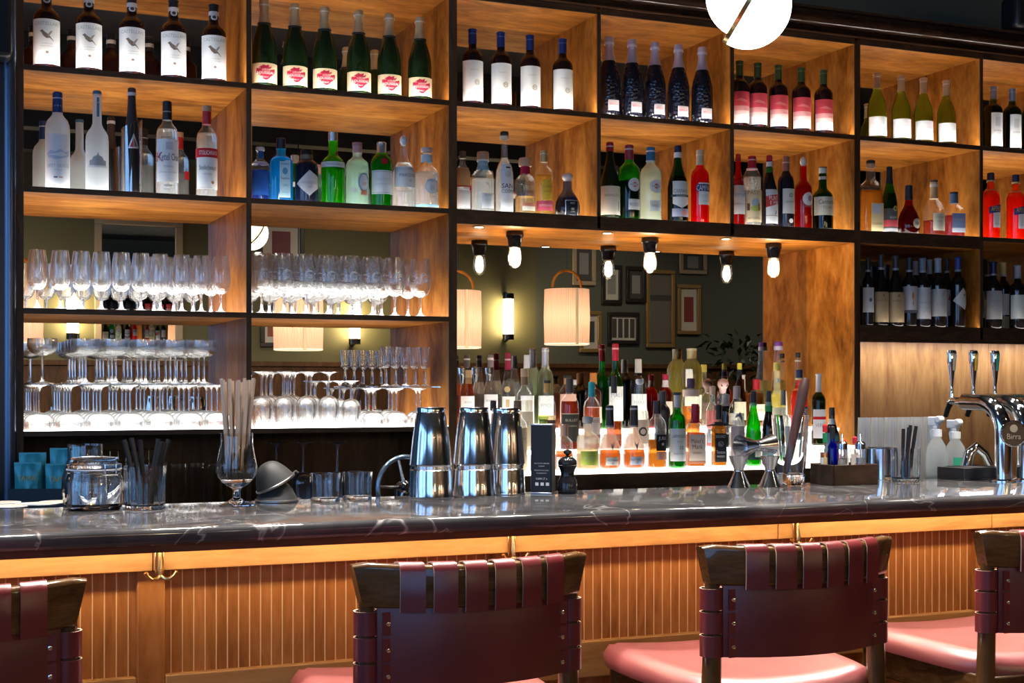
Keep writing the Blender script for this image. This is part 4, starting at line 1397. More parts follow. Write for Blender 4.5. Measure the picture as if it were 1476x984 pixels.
one(550, 205, 32, ZBt, 'shorter green gin bottle with red seal and broad white label', group=g2, shape='stout', glass=(0.04, 0.52, 0.05), liq=(0.03, 0.50, 0.04), fill=.70, cap=(.83, (0.68, 0.69, 0.70)), rough=.25, metal=.8, art=[
    ('rect', 1.25, .19, .55, (0.76, 0.80, 0.82)), ('rect', 1.25, .205, .215, (0.4, 0.45, 0.5)), ('rect', 1.25, .525, .535, (0.4, 0.45, 0.5)), ('text', 'TANQUERAY', .42, .04, (0.55, 0.60, 0.64), 1.7), ('text', 'LONDON DRY GIN', .34, .022, (0.5, 0.56, 0.6)), ('disc', .1, .69, .34, .30, (0.35, 0.01, 0.02)), ('disc', .1, .69, .22, .2, (0.45, 0.02, 0.03))])
one(582, 195, 34, ZBt, 'clear swing-top gin bottle with black printed name', group=g2, shape='jug', glass='clear', liq=VOD, fill=.62, cap=(.86, (0.72, 0.73, 0.74)), cap_shape='ball', cap_r=.36, rough=.2, metal=.3, art=[
    ('rect', 1.1, .28, .56, (0.80, 0.81, 0.80)), ('text', 'GIN', .53, .03, GREYI, .5, .5), ('text', 'MARCONI', .44, .045, (0.2, 0.2, 0.2), 1.5, .2), ('text', '46', .37, .032, (0.35, 0.35, 0.35), .6, .4), ('text', 'HAND MADE IN ITALY', .22, .018, GREYI)])
one(615, 213, 35, ZBt, 'short clear gin bottle with round pale blue emblem and cork top', group=g2, shape='squat', glass='clear', liq=(0.82, 0.90, 0.94), fill=.60, cap=(.93, (0.62, 0.45, 0.40)), cap_shape='stopper', cap_r=.5, art=[
    ('disc', .3, .36, .62, .62, (0.45, 0.58, 0.68)), ('disc', .3, .36, .56, .56, (0.76, 0.82, 0.86)), ('text', 'MALFY', .46, .05, (0.28, 0.38, 0.46), 1.0, .3), ('disc', .3, .33, .22, .22, (0.6, 0.7, 0.76)), ('text', 'GIN', .20, .04, (0.3, 0.4, 0.48), .6, .3), ('rect', 1.2, .03, .07, (0.35, 0.65, 0.78)), ('band', .76, .88, (0.55, 0.68, 0.76))])

one(667, 218, 22, ZMt, 'clear spirit bottle with orange neck tag, half hidden by the niche upright', group=g2, shape='spirit', glass='clear', liq=(0.9, 0.9, 0.88), fill=.6, cap=(.88, (0.10, 0.07, 0.04)), art=[('rect', 1.2, .42, .72, (0.66, 0.36, 0.14)), ('band', .40, .42, (0.5, 0.05, 0.06)), ('rect', 1.2, .05, .35, (0.7, 0.7, 0.7))])
one(696, 219, 34, ZMt, 'stout clear tequila bottle with wooden stopper and blue neck band', group=g2, shape='squat', glass='clear', liq=(0.90, 0.93, 0.92), fill=.55, cap=(.87, (0.55, 0.30, 0.17), (.84, .87, (0.78, 0.78, 0.76))), cap_shape='stopper', cap_r=.50, art=[
    ('band', .70, .86, (0.28, 0.50, 0.58)), ('rectx', -.3, .95, .06, .30, (0.78, 0.82, 0.84)), ('text', 'SILVER', .27, .028, (0.4, 0.45, 0.5), .9, .3), ('text', 'TEQUILA', .2, .02, (0.5, 0.55, 0.6), .9, .3), ('text', 'ESPOLON', .79, .05, (0.7, 0.8, 0.85), .7)])
one(727, 190, 27, ZMt, 'tall clear mezcal bottle with long white label and black stopper', group=g2, shape='jug', glass='clear', liq=VOD, fill=.68, cap=(.955, (0.015, 0.013, 0.012), (.91, .945, (0.72, 0.66, 0.56))), cap_shape='stopper', cap_r=.46, art=[
    ('rectx', -.62, 1.05, .02, .56, (0.84, 0.86, 0.87)), ('poly', [(-.62, .56), (1.05, .56), (.8, .60), (-.35, .60)], (0.84, 0.86, 0.87)), ('rectx', 0, .5, .545, .565, INK), ('disc', .2, .47, .35, .35, (0.66, 0.68, 0.70)), ('text', 'SAN', .33, .055, (0.04, 0.04, 0.05), 1.3, .15), ('text', 'COSME', .265, .042, (0.2, 0.2, 0.22), 1.4, .2), ('text', 'MEZCAL', .15, .05, (0.70, 0.71, 0.72), 1.3, .2)])
one(757, 228, 30, ZMt, 'chunky amber tequila bottle with round wooden stopper and red neck', group=g2, shape='squat', glass='clear', liq=(0.80, 0.58, 0.28), fill=.32, cap=(.85, (0.60, 0.34, 0.20)), cap_shape='stopper', cap_r=.62, art=[
    ('band', .72, .85, (0.36, 0.01, 0.05)), ('text', '1800', .46, .085, (0.66, 0.48, 0.16), 1.1, .1), ('text', 'REPOSADO', .38, .03, (0.2, 0.15, 0.1), 1.1, .1), ('rectx', -.45, .95, .14, .20, (0.66, 0.25, 0.16)), ('rectx', -.5, .95, .06, .14, (0.82, 0.76, 0.62))])
one(784, 217, 26, ZMt, 'golden tequila bottle with yellow label and pink base label', group=g2, shape='spirit', glass='clear', liq=(0.80, 0.50, 0.12), fill=.62, cap=(.82, (0.50, 0.36, 0.16), (.94, .955, (0.7, 0.6, 0.4))), rough=.3, metal=.4, art=[
    ('rectx', -.45, .85, .24, .50, (0.80, 0.52, 0.06)), ('disc', .2, .50, .64, .3, (0.80, 0.52, 0.06)), ('text', 'CUERVO', .44, .04, (0.35, 0.2, 0.04), 1.1, .2), ('text', 'ESPECIAL', .36, .02, (0.35, 0.2, 0.04), 1, .2), ('rect', 1.15, .07, .22, (0.62, 0.10, 0.16)), ('text', 'REPOSADO', .15, .03, (0.85, 0.6, 0.55), 1.5)])
one(818, 249, 37, ZMt, 'grey and black teardrop tequila decanter with glass stopper', group=g2, shape='flask', glass=(0.30, 0.30, 0.36), liq=(0.10, 0.10, 0.16), fill=.42, cap=(.80, (0.70, 0.60, 0.55)), cap_shape='ball', cap_r=.46, rough=.15, art=[
    ('rectx', -.42, .75, .02, .36, (0.55, 0.58, 0.62)), ('rectx', -.36, .69, .03, .345, (0.012, 0.016, 0.025)), ('rectx', -.25, .58, .37, .44, (0.03, 0.03, 0.09)), ('text', 'XO', .29, .05, (0.7, 0.72, 0.75), .5, .16), ('disc', .17, .16, .14, .1, (0.3, 0.3, 0.2)), ('text', 'CAFE', .10, .03, (0.5, 0.45, 0.3), .6, .16)])

one(879, 205, 30, ZMt, 'dark bottle with red cap and cream paper label, half hidden by a divider', group=g2, shape='slope', glass=DARKGREEN, cap=(.88, (0.42, 0.01, 0.03), (.935, .95, (0.75, 0.7, 0.7))), art=[('rect', 1.4, .05, .42, IVORY), ('text', 'L', .16, .12, (0.1, 0.1, 0.1), .4, .85), ('text', 'VERMOUTH', .30, .03, (0.35, 0.3, 0.22))])
MART = [('disc', .25, .46, .62, .62, (0.78, 0.80, 0.80)), ('disc', .25, .46, .22, .22, (0.55, 0.03, 0.04)), ('rectx', -.3, .8, .445, .475, (0.80, 0.80, 0.80)), ('text', 'MARTINI', .46, .022, (0.10, 0.10, 0.12), .95, .25), ('rectx', -.35, .85, .13, .27, (0.80, 0.82, 0.82))]
one(907, 209, 32, ZMt, 'green vermouth bottle with red neck and round white emblem', group=g2, shape='spirit', glass=(0.10, 0.55, 0.06), liq=(0.03, 0.02, 0.02), fill=.52, cap=(.80, (0.36, 0.04, 0.07), (.93, .95, (0.7, 0.62, 0.62))), art=MART + [('text', 'ROSSO', .2, .04, (0.3, 0.3, 0.32), .9, .25)])
one(938, 212, 32, ZMt, 'clear vermouth bottle with blue neck and round white emblem', group=g2, shape='spirit', glass=(0.90, 0.93, 0.86), liq=(0.86, 0.90, 0.78), fill=.70, cap=(.80, (0.02, 0.18, 0.36), (.93, .95, (0.7, 0.75, 0.78)), (.80, .815, (0.75, 0.76, 0.76))), art=MART + [('text', 'BIANCO', .2, .04, (0.3, 0.35, 0.3), .9, .25)])
one(977, 210, 30, ZMt, 'dark green vermouth bottle with shield label and navy cap', group=g2, shape='slope', glass=(0.05, 0.20, 0.03), liq=(0.012, 0.014, 0.02), fill=.60, cap=(.92, (0.012, 0.018, 0.06)), art=[
    ('band', .84, .91, (0.78, 0.78, 0.78)), ('poly', [(-.8, .53), (1.0, .53), (1.0, .24), (.1, .18), (-.8, .24)], (0.80, 0.81, 0.80)), ('text', 'CARPANO', .40, .05, (0.22, 0.22, 0.22), 1.6, .1), ('rectx', -.95, 1.15, .325, .355, (0.03, 0.08, 0.10)), ('text', 'CLASSICO', .34, .022, (0.75, 0.75, 0.7), 1.4, .1), ('rectx', -.85, 1.1, .07, .175, (0.32, 0.34, 0.45)), ('disc', .35, .12, .26, .26, (0.66, 0.24, 0.22))])
one(1009, 216, 27, ZMt, 'bright red bitter aperitif bottle with white and blue label', group=g2, shape='spirit', glass=(0.85, 0.05, 0.10), liq=(0.80, 0.012, 0.06), fill=.60, cap=(.79, (0.62, 0.52, 0.34), (.92, .935, (0.75, 0.68, 0.5))), art=[
    ('rectx', -.45, 1.15, .25, .545, (0.78, 0.82, 0.84)), ('rectx', -.72, 1.2, .43, .525, (0.03, 0.06, 0.20)), ('text', 'CAMPARI', .475, .075, (0.86, 0.87, 0.88), 1.75, .22), ('text', 'BITTER', .37, .03, (0.5, 0.6, 0.68), .8, .3), ('text', 'MILANO', .30, .014, (0.3, 0.35, 0.45), .6, .3)])

one(1064, 222, 20, ZMt, 'red bitter bottle with white label, half hidden by the divider', group=g2, shape='slope', glass=(0.75, 0.04, 0.06), liq=(0.70, 0.02, 0.05), fill=.56, cap=(.90, (0.55, 0.03, 0.04)), art=[('rect', 1.25, .16, .56, (0.78, 0.80, 0.82)), ('band', .57, .63, (0.55, 0.02, 0.03)), ('text', 'BITTER', .42, .04, (0.2, 0.4, 0.6)), ('text', 'APERITIVO', .3, .025, (0.3, 0.4, 0.5))])
one(1084, 225, 27, ZMt, 'clear liqueur bottle with red cap and colourful cream label', group=g2, shape='stout', glass='clear', liq=(0.86, 0.84, 0.80), fill=.70, cap=(.81, (0.52, 0.02, 0.04), (.935, .95, (0.8, 0.6, 0.55)), (.81, .825, (0.8, 0.7, 0.65))), art=[
    ('rect', 1.2, .06, .51, (0.78, 0.66, 0.42)), ('text', 'PASTIS', .47, .05, (0.50, 0.14, 0.05), 1.6), ('disc', .1, .33, .45, .45, (0.38, 0.52, 0.62)), ('disc', .15, .25, .62, .34, (0.48, 0.58, 0.14)), ('rectx', -.85, -.55, .22, .32, (0.16, 0.08, 0.05)), ('rectx', .38, .6, .22, .32, (0.35, 0.12, 0.1)), ('text', 'ARTISANAL', .11, .03, (0.3, 0.2, 0.1), 1.5)])
one(1109, 224, 24, ZMt, 'dark vermouth bottle with slanted red panel on white label', group=g2, shape='slope', glass=paint((0.012, 0.012, 0.014), .06, 0, 'near_black_glass', spec=.7), cap=(.92, (0.45, 0.01, 0.04)), art=[
    ('band', .84, .91, (0.78, 0.76, 0.76)), ('band', .76, .83, (0.03, 0.16, 0.02)), ('rectx', -.75, 1.15, .05, .52, (0.80, 0.82, 0.83)), ('poly', [(-.75, .27), (1.15, .33), (1.15, .46), (-.75, .43)], (0.56, 0.05, 0.05)), ('text', 'PUNT', .40, .06, (0.85, 0.82, 0.82), 1.2, .25), ('text', 'E MES', .335, .05, (0.85, 0.82, 0.82), 1.2, .35), ('rectx', -.75, 1.15, .155, .162, (0.3, 0.2, 0.2)), ('text', '?', .19, .08, INK, .4, .5)])
one(1133, 225, 24, ZMt, 'dark amaro bottle with copper neck and pale crest label', group=g2, shape='spirit', glass=paint((0.015, 0.012, 0.02), .06, 0, 'black_violet_glass', spec=.7), cap=(.79, (0.36, 0.14, 0.09), (.90, .915, (0.7, 0.55, 0.5))), art=[
    ('band', .70, .78, (0.015, 0.012, 0.015)), ('rectx', -.75, 1.15, .20, .54, (0.70, 0.69, 0.62)), ('disc', .3, .45, .26, .26, (0.2, 0.2, 0.2)), ('disc', .3, .45, .17, .17, (0.55, 0.55, 0.5)), ('text', 'AMARO', .36, .028, (0.2, 0.2, 0.2), 1.2, .25), ('disc', .3, .10, .28, .28, (0.78, 0.78, 0.76))])
one(1158, 226, 25, ZMt, 'tall crimson liqueur bottle with big round white label', group=g2, shape='tall', glass=(0.70, 0.03, 0.04), liq=(0.55, 0.012, 0.03), fill=.66, cap=(.87, (0.74, 0.68, 0.56)), cap_shape='ball', cap_r=.42, art=[
    ('disc', .35, .41, .80, .80, (0.74, 0.70, 0.70)), ('disc', .35, .41, .70, .70, (0.80, 0.78, 0.78)), ('disc', .5, .42, .28, .36, (0.45, 0.32, 0.40)), ('text', 'ROSOLIO', .31, .03, (0.35, 0.25, 0.3), 1, .35)])
one(1186, 241, 30, ZMt, 'squat green digestif bottle with wide ivory label', group=g2, shape='longneck', glass=(0.03, 0.20, 0.02), liq=(0.012, 0.05, 0.015), fill=.5, cap=(.90, (0.72, 0.70, 0.60), (.985, 1.0, (0.02, 0.02, 0.02))), art=[
    ('band', .80, .85, (0.60, 0.56, 0.46)), ('rect', 1.3, .23, .52, (0.76, 0.70, 0.54)), ('text', 'Centerbe', .44, .07, (0.06, 0.06, 0.05), 1.8, .15), ('text', 'TORO', .35, .045, (0.35, 0.30, 0.2), 1.5, .2)])

g3 = 'brandies and whiskies on the second shelf'
one(1255, 231, 31, ZMt, 'tall square cognac bottle with yellow label and slim neck', group=g3, shape='square', glass='clear', liq=(0.75, 0.30, 0.04), fill=.58, cap=(.955, (0.03, 0.025, 0.02), (.90, .94, (0.72, 0.6, 0.42))), art=[
    ('rectx', -.25, .95, .02, .40, (0.80, 0.66, 0.36)), ('rectx', -.12, .72, .26, .385, (0.62, 0.66, 0.72)), ('text', 'COGNAC', .12, .03, (0.35, 0.22, 0.06), 1.0, .35), ('poly', [(-.3, .66), (.3, .74), (.3, .78), (-.3, .70)], (0.7, 0.55, 0.3))])
one(1282, 240, 23, ZMt, 'slender green brandy bottle with gold seal and pink band', group=g3, shape='slope', glass=(0.10, 0.30, 0.02), liq=(0.05, 0.14, 0.02), fill=.6, cap=(.74, (0.012, 0.016, 0.03)), art=[
    ('rect', 1.3, .03, .37, (0.10, 0.12, 0.12)), ('disc', .45, .37, .34, .34, (0.60, 0.44, 0.16)), ('disc', .45, .37, .2, .2, (0.2, 0.14, 0.05)), ('text', 'REMY', .235, .032, (0.6, 0.58, 0.5), 1.2, .2), ('rect', 1.3, .10, .20, (0.62, 0.10, 0.12)), ('rect', 1.3, .03, .08, (0.5, 0.52, 0.54))])
one(1310, 267, 32, ZMt, 'faceted ruby decanter bottle with round gold label', group=g3, shape='flask', glass=(0.45, 0.02, 0.02), liq=(0.25, 0.008, 0.012), fill=.58, cap=(.70, (0.015, 0.018, 0.03)), art=[
    ('disc', .45, .22, .46, .46, (0.72, 0.58, 0.38)), ('disc', .45, .22, .38, .38, (0.78, 0.70, 0.52)), ('text', 'XO', .22, .06, (0.4, 0.25, 0.1), .5, .45)])
one(1346, 260, 31, ZMt, 'onion shaped cognac bottle with ivory label', group=g3, shape='jug', glass='clear', liq=(0.45, 0.10, 0.05), fill=.28, cap=(.67, (0.64, 0.44, 0.22), (.965, 1.0, (0.08, 0.06, 0.05)), (.88, .93, (0.78, 0.7, 0.6))), art=[
    ('rectx', -.45, .95, .09, .40, (0.80, 0.74, 0.56)), ('text', 'COGNAC', .33, .04, (0.5, 0.42, 0.28), 1.1, .25), ('text', 'FINE', .25, .04, (0.55, 0.48, 0.3), .8, .25)])
one(1375, 277, 27, ZMt, 'square clear whiskey bottle with blue label and blue cap', group=g3, shape='square', glass='clear', liq=(0.45, 0.08, 0.10), fill=.48, cap=(.75, (0.10, 0.16, 0.26), (.96, 1.0, (0.03, 0.03, 0.04))), art=[
    ('rectx', -.55, .95, .12, .52, (0.18, 0.24, 0.42)), ('rectx', -.55, .95, .10, .20, (0.62, 0.66, 0.76)), ('text', 'WHISKEY', .38, .05, (0.5, 0.35, 0.35), 1.2, .2)])
APER = dict(shape='spirit', glass=(0.97, 0.22, 0.05), liq=(0.97, 0.15, 0.02), fill=.66, cap=(.88, (0.015, 0.022, 0.08), (.86, .885, (0.72, 0.66, 0.3))), art=[
    ('band', .72, .75, (0.85, 0.25, 0.10)), ('rectx', -.15, 1.0, .17, .42, (0.80, 0.82, 0.84)), ('poly', [(-.6, .375), (1.2, .41), (1.2, .53), (-.6, .47)], (0.03, 0.07, 0.22)), ('text', 'APEROL', .45, .07, (0.85, 0.55, 0.15), 1.4, .35), ('text', 'SPRITZ', .22, .02, (0.3, 0.35, 0.5), .7, .4)])
h, r = size(1428, 249, 26, YB1, ZBt)
src = make_bottle('aperitif_bottle', h, r, **APER)
put(src, 1428, YB1, ZBt, 'bright orange aperitif bottle with blue label, left one of two at the right end', 'orange aperitif bottles')
o = copy_tree(src)
put(o, 1464, YB1, ZBt, 'bright orange aperitif bottle with blue label, cut by the right edge', 'orange aperitif bottles')

# ------------------------------------------------------------------ bottles on the lit steps
T1, T2, T3 = (5.078, TIERS[0][2] + .0005), (5.208, TIERS[1][2] + .0005), (5.455, TIERS[2][2] + .0005)
BLK = (0.012, 0.012, 0.014)


def step(px, top, w, tier, label, **kw):
    return one(px, top, w * .93, tier[1], label, Y=tier[0], group='bottles on the lit steps', **kw)


# back row, against the mirror
step(673, 511, 24, T3, 'rose wine bottle with black cap, leftmost on the top step', name='wine_bottle', shape='slope', glass='clear', liq=(0.85, 0.25, 0.12), fill=.62, cap=(.84, (0.10, 0.09, 0.09), (.93, .95, (0.7, 0.7, 0.68))), art=[('rect', 1.1, .10, .46, PAPER), ('text', 'ROSE', .38, .03, GREYI)])
step(707, 511, 23, T3, 'pale clear wine bottle with grey neck foil on the top step', name='wine_bottle', shape='slope', glass='clear', liq=(0.88, 0.72, 0.62), fill=.64, cap=(.84, (0.22, 0.21, 0.21), (.93, .96, (0.75, 0.74, 0.7))), art=[('rect', 1.2, .10, .48, PAPER), ('text', 'BIANCO', .40, .03, GREYI)])
step(732, 508, 23, T3, 'clear bottle with red capsule and round gold seal on the top step', shape='slope', glass='clear', liq=(0.88, 0.82, 0.74), fill=.64, cap=(.78, (0.34, 0.02, 0.06), (.90, .92, (0.7, 0.55, 0.55))), art=[('rect', 1.1, .08, .44, (0.80, 0.78, 0.72)), ('disc', -.3, .53, .40, .40, (0.66, 0.50, 0.26)), ('rectx', -.5, .0, .30, .40, (0.55, 0.40, 0.2)), ('text', 'GRAPPA', .24, .035, GREYI)])
step(759, 511, 24, T3, 'clear bottle with white neck foil on the top step', shape='slope', glass='clear', liq=(0.88, 0.88, 0.85), fill=.64, cap=(.82, (0.70, 0.70, 0.70)), art=[('rect', 1.1, .10, .46, PAPER), ('text', 'ACQUAVITE', .36, .025, GREYI)])
step(786, 501, 26, T3, 'pale green bottle with tall silver capsule on the top step', shape='spirit', glass=(0.88, 0.92, 0.76), liq=(0.80, 0.85, 0.58), fill=.60, cap=(.76, (0.66, 0.66, 0.66), (.95, .97, (0.8, 0.8, 0.76))), rough=.3, metal=.5, art=[('rect', 1.2, .08, .42, (0.80, 0.80, 0.74)), ('text', 'PISCO', .3, .05, GREYI)])
step(818, 541, 27, T3, 'dark capped liqueur bottle with peach patterned label on the top step', shape='stout', glass='clear', liq=(0.70, 0.28, 0.14), fill=.68, cap=(.84, (0.55, 0.30, 0.14), (.95, 1.0, (0.03, 0.03, 0.03))), art=[('rect', 1.25, .16, .66, (0.74, 0.40, 0.28)), ('disc', .0, .42, .35, .35, (0.55, 0.22, 0.14)), ('disc', .0, .42, .24, .24, (0.76, 0.5, 0.36))])
step(855, 537, 27, T3, 'dark brown liqueur bottle with orange cap on the top step', shape='spirit', glass=paint((0.05, 0.012, 0.006), .06, 0, 'brown_bottle_glass', spec=.7), cap=(.80, (0.56, 0.20, 0.04)), art=[('rect', 1.1, .12, .40, (0.70, 0.45, 0.35)), ('text', 'AMARO', .3, .05, (0.3, 0.1, 0.05))])
step(887, 495, 24, T3, 'tall green whisky bottle with red capsule and white label on the top step', shape='tall', glass=(0.06, 0.55, 0.06), liq=(0.05, 0.45, 0.05), fill=.66, cap=(.80, (0.52, 0.02, 0.04), (.93, .95, (0.8, 0.4, 0.4))), art=[('rect', 1.2, .10, .50, (0.80, 0.78, 0.72)), ('text', 'MALT', .4, .05, GREYI)])
step(920, 517, 26, T3, 'black bottle with cream cap and white label on the top step', shape='spirit', glass=DARKGLASS, cap=(.80, (0.64, 0.58, 0.50)), art=[('rect', 1.2, .06, .50, (0.80, 0.79, 0.74)), ('text', 'FERNET', .38, .045, GREYI)])
step(959, 539, 22, T3, 'red liqueur bottle with red cap and pale neck label on the top step', shape='spirit', glass=(0.65, 0.05, 0.05), liq=(0.50, 0.02, 0.03), fill=.6, cap=(.90, (0.50, 0.02, 0.05)), art=[('band', .76, .89, (0.75, 0.62, 0.58)), ('rect', 1.2, .1, .5, (0.6, 0.5, 0.4))])
step(997, 502, 33, T3, 'tall curvy pale yellow elderflower bottle with gold cap on the top step', shape='vase', glass=(0.92, 0.88, 0.60), liq=(0.85, 0.76, 0.32), fill=.80, cap=(.87, (0.52, 0.40, 0.18), (.97, 1.0, (0.6, 0.5, 0.3))), rough=.3, metal=.5, art=[('rectx', -.9, -.2, .52, .74, (0.80, 0.78, 0.66)), ('rect', 1.0, .12, .42, (0.78, 0.74, 0.55))])
# skull shaped bottle
h, r = size(1042, 545, 20, *T3)
b = make_bottle('spirit_bottle', h, r, shape='squat', glass='clear', liq=(0.80, 0.66, 0.56), fill=.5, cap=None)
sk = MB()
sk.lathe([(0, 0), (.004, .010), (.012, .014), (.022, .015), (.03, .020), (.042, .025), (.055, .024), (.066, .016), (.071, 0)], 20, sec=lambda t, z: (1, 1.12))
so = sk.build('skull_stopper', paint((0.70, 0.42, 0.36), .3), b, loc=(0, 0, h - 0.071))
MB().lathe([(-.006, 0), (-.006, .006), (.0, .0065), (.0, 0)], 12, mat=Matrix.Translation((-.010, -.0235, .040)) @ Matrix.Rotation(pi / 2, 4, 'X')).lathe([(-.006, 0), (-.006, .006), (.0, .0065), (.0, 0)], 12, mat=Matrix.Translation((.010, -.0235, .040)) @ Matrix.Rotation(pi / 2, 4, 'X')).build('eye_sockets', paint((0.10, 0.04, 0.03), .5), so)
put(b, 1042, *T3, 'bottle topped by a pink skull stopper on the top step', 'bottles on the lit steps')
step(1066, 523, 20, T3, 'brown bottle with yellow cap on the top step', shape='slope', glass=(0.30, 0.14, 0.05), liq=(0.25, 0.10, 0.03), fill=.6, cap=(.90, (0.62, 0.52, 0.06)), art=[('band', .80, .87, BLK), ('rect', 1.2, .12, .40, (0.70, 0.60, 0.40))])
step(1090, 546, 27, T3, 'whisky bottle with red cap and cream label on the top step', shape='spirit', glass='clear', liq=(0.55, 0.22, 0.05), fill=.72, cap=(.78, (0.52, 0.02, 0.03)), art=[('rect', 1.2, .15, .48, (0.78, 0.68, 0.50)), ('text', 'WHISKY', .36, .05, (0.4, 0.2, 0.1))])
step(1122, 492, 30, T3, 'very tall slim tapering clear bottle with purple cap on the top step', shape='taper', glass='clear', liq=(0.88, 0.80, 0.30), fill=.55, cap=(.945, (0.20, 0.05, 0.28), (.90, .945, (0.55, 0.5, 0.6))), art=[('rect', .9, .06, .42, (0.80, 0.78, 0.66))])
step(1150, 508, 18, T3, 'clear tapering bottle with black cap on the top step', shape='taper', glass='clear', liq=(0.85, 0.85, 0.78), fill=.6, cap=(.93, (0.03, 0.03, 0.03), (.88, .9, (0.4, 0.4, 0.35))), art=[('rect', .9, .08, .4, (0.78, 0.78, 0.70))])
step(1180, 538, 22, T2, 'green wine bottle with white capsule at the right end of the middle step', name='wine_bottle', shape='bordeaux', glass=(0.18, 0.26, 0.04), liq=(0.12, 0.18, 0.03), fill=.68, cap=(.74, (0.72, 0.70, 0.68)), art=[('rect', 1.2, .10, .50, PAPER), ('rect', 1.2, .36, .40, RED), ('text', 'VERDE', .28, .05, GREYI)])

# middle row
step(756, 531, 27, T2, 'clear bottle with wooden stopper and cream label on the middle step', shape='spirit', glass='clear', liq=(0.88, 0.84, 0.74), fill=.62, cap=(.80, (0.30, 0.20, 0.10), (.90, 1.0, (0.62, 0.42, 0.24))), art=[('rect', 1.2, .06, .48, (0.80, 0.68, 0.48)), ('text', 'GIN', .34, .05, (0.5, 0.4, 0.25))])
step(789, 548, 26, T2, 'pale whisky bottle with gold cap on the middle step', shape='spirit', glass='clear', liq=(0.80, 0.62, 0.40), fill=.50, cap=(.82, (0.52, 0.32, 0.08), (.96, 1.0, (0.04, 0.03, 0.03))), art=[('rect', 1.2, .30, .44, (0.10, 0.07, 0.05)), ('rect', 1.2, .06, .28, (0.62, 0.42, 0.2))])
step(821, 545, 29, T2, 'dark red bourbon bottle with black label on the middle step', shape='spirit', glass='clear', liq=(0.25, 0.035, 0.012), fill=.68, cap=(.80, (0.05, 0.045, 0.04)), art=[('rect', 1.2, .12, .50, (0.07, 0.07, 0.055)), ('rect', 1.2, .50, .515, (0.6, 0.5, 0.3)), ('text', 'BULLEIT', .42, .035, (0.7, 0.65, 0.5)), ('text', 'BOURBON', .34, .022, (0.6, 0.55, 0.4))])
step(853, 550, 26, T2, 'brown whisky bottle with bright teal capsule on the middle step', shape='spirit', glass='clear', liq=(0.45, 0.13, 0.06), fill=.62, cap=(.78, (0.02, 0.36, 0.40)), art=[('rect', 1.2, .10, .48, (0.78, 0.68, 0.60)), ('text', 'TRADITION', .42, .04, (0.30, 0.14, 0.1), 1.7), ('rect', 1.2, .18, .22, (0.5, 0.25, 0.2))])
step(885, 541, 25, T2, 'clear bottle of red brown spirit with black cap on the middle step', shape='jug', glass='clear', liq=(0.50, 0.10, 0.03), fill=.38, cap=(.76, (0.02, 0.02, 0.022)), art=[('rectx', -.4, .5, .12, .2, (0.62, 0.3, 0.2))])
step(922, 546, 30, T2, 'clear bottle with round black emblem on cream label on the middle step', shape='jug', glass='clear', liq=(0.86, 0.80, 0.72), fill=.55, cap=(.93, (0.66, 0.66, 0.66)), cap_shape='stopper', cap_r=.4, art=[('rect', 1.0, .08, .42, (0.76, 0.62, 0.48)), ('disc', .1, .25, .48, .48, (0.06, 0.055, 0.05)), ('disc', .1, .25, .3, .3, (0.66, 0.55, 0.45))])
step(955, 563, 25, T2, 'charcoal grey bottle with black wax top on the middle step', shape='spirit', glass=paint((0.03, 0.03, 0.035), .25, 0, 'charcoal_glass'), cap=(.76, (0.03, 0.03, 0.034)))
step(996, 545, 29, T2, 'amber rum bottle with crossed cords and purple cap on the middle step', shape='stout', glass='clear', liq=(0.75, 0.25, 0.03), fill=.60, cap=(.86, (0.06, 0.03, 0.08), (.74, .84, (0.60, 0.45, 0.36))), art=[('poly', [(-.9, .28), (-.8, .26), (.6, .56), (.5, .58)], (0.66, 0.45, 0.30)), ('poly', [(.9, .28), (.8, .26), (-.6, .56), (-.5, .58)], (0.66, 0.45, 0.30))])
step(1027, 556, 20, T2, 'small pink bottle with cork on the middle step', shape='squat', glass='clear', liq=(0.80, 0.32, 0.32), fill=.60, cap=(.86, (0.55, 0.42, 0.30)), art=[('rect', 1.1, .08, .3, (0.5, 0.65, 0.75))])
step(1046, 568, 26, T2, 'black bottle with wide grey cap on the middle step', shape='stout', glass=DARKGLASS, cap=(.78, (0.30, 0.30, 0.31)), art=[('disc', .0, .34, .6, .6, (0.70, 0.70, 0.68)), ('disc', 0, .34, .4, .4, (0.2, 0.2, 0.2))])
step(1120, 522, 27, T2, 'pale yellow liqueur bottle with yellow cap on the middle step', shape='longneck', glass=(0.95, 0.92, 0.66), liq=(0.88, 0.78, 0.32), fill=.62, cap=(.90, (0.62, 0.50, 0.10)), art=[('rect', 1.15, .06, .46, (0.80, 0.76, 0.55)), ('disc', 0, .78, .3, .3, (0.8, 0.76, 0.6)), ('text', 'LIMONE', .34, .04, (0.5, 0.42, 0.1))])
step(1152, 532, 26, T2, 'orange red aperitif bottle with navy cap on the middle step', name='aperitif_bottle', **APER)

# front row
step(685, 598, 20, T1, 'amber rum bottle with white label behind the steel shakers', shape='spirit', glass='clear', liq=(0.80, 0.34, 0.08), fill=.62, cap=(.84, (0.6, 0.45, 0.3)), art=[('rect', 1.2, .2, .5, PAPER)])
step(711, 577, 23, T1, 'clear rum bottle with square black cap behind the steel shakers', shape='spirit', glass='clear', liq=(0.88, 0.84, 0.76), fill=.62, cap=(.86, (0.03, 0.03, 0.034)), art=[('rect', 1.2, .1, .5, (0.80, 0.76, 0.68))])
step(746, 577, 30, T1, 'pale rum bottle with brown cap and cream label beside the black tin', shape='spirit', glass='clear', liq=(0.86, 0.66, 0.36), fill=.62, cap=(.86, (0.32, 0.20, 0.12)), art=[('rect', 1.25, .12, .62, (0.80, 0.66, 0.42)), ('text', 'RUM', .45, .08, (0.62, 0.45, 0.2)), ('text', 'BLANCO', .3, .04, (0.62, 0.45, 0.2))])
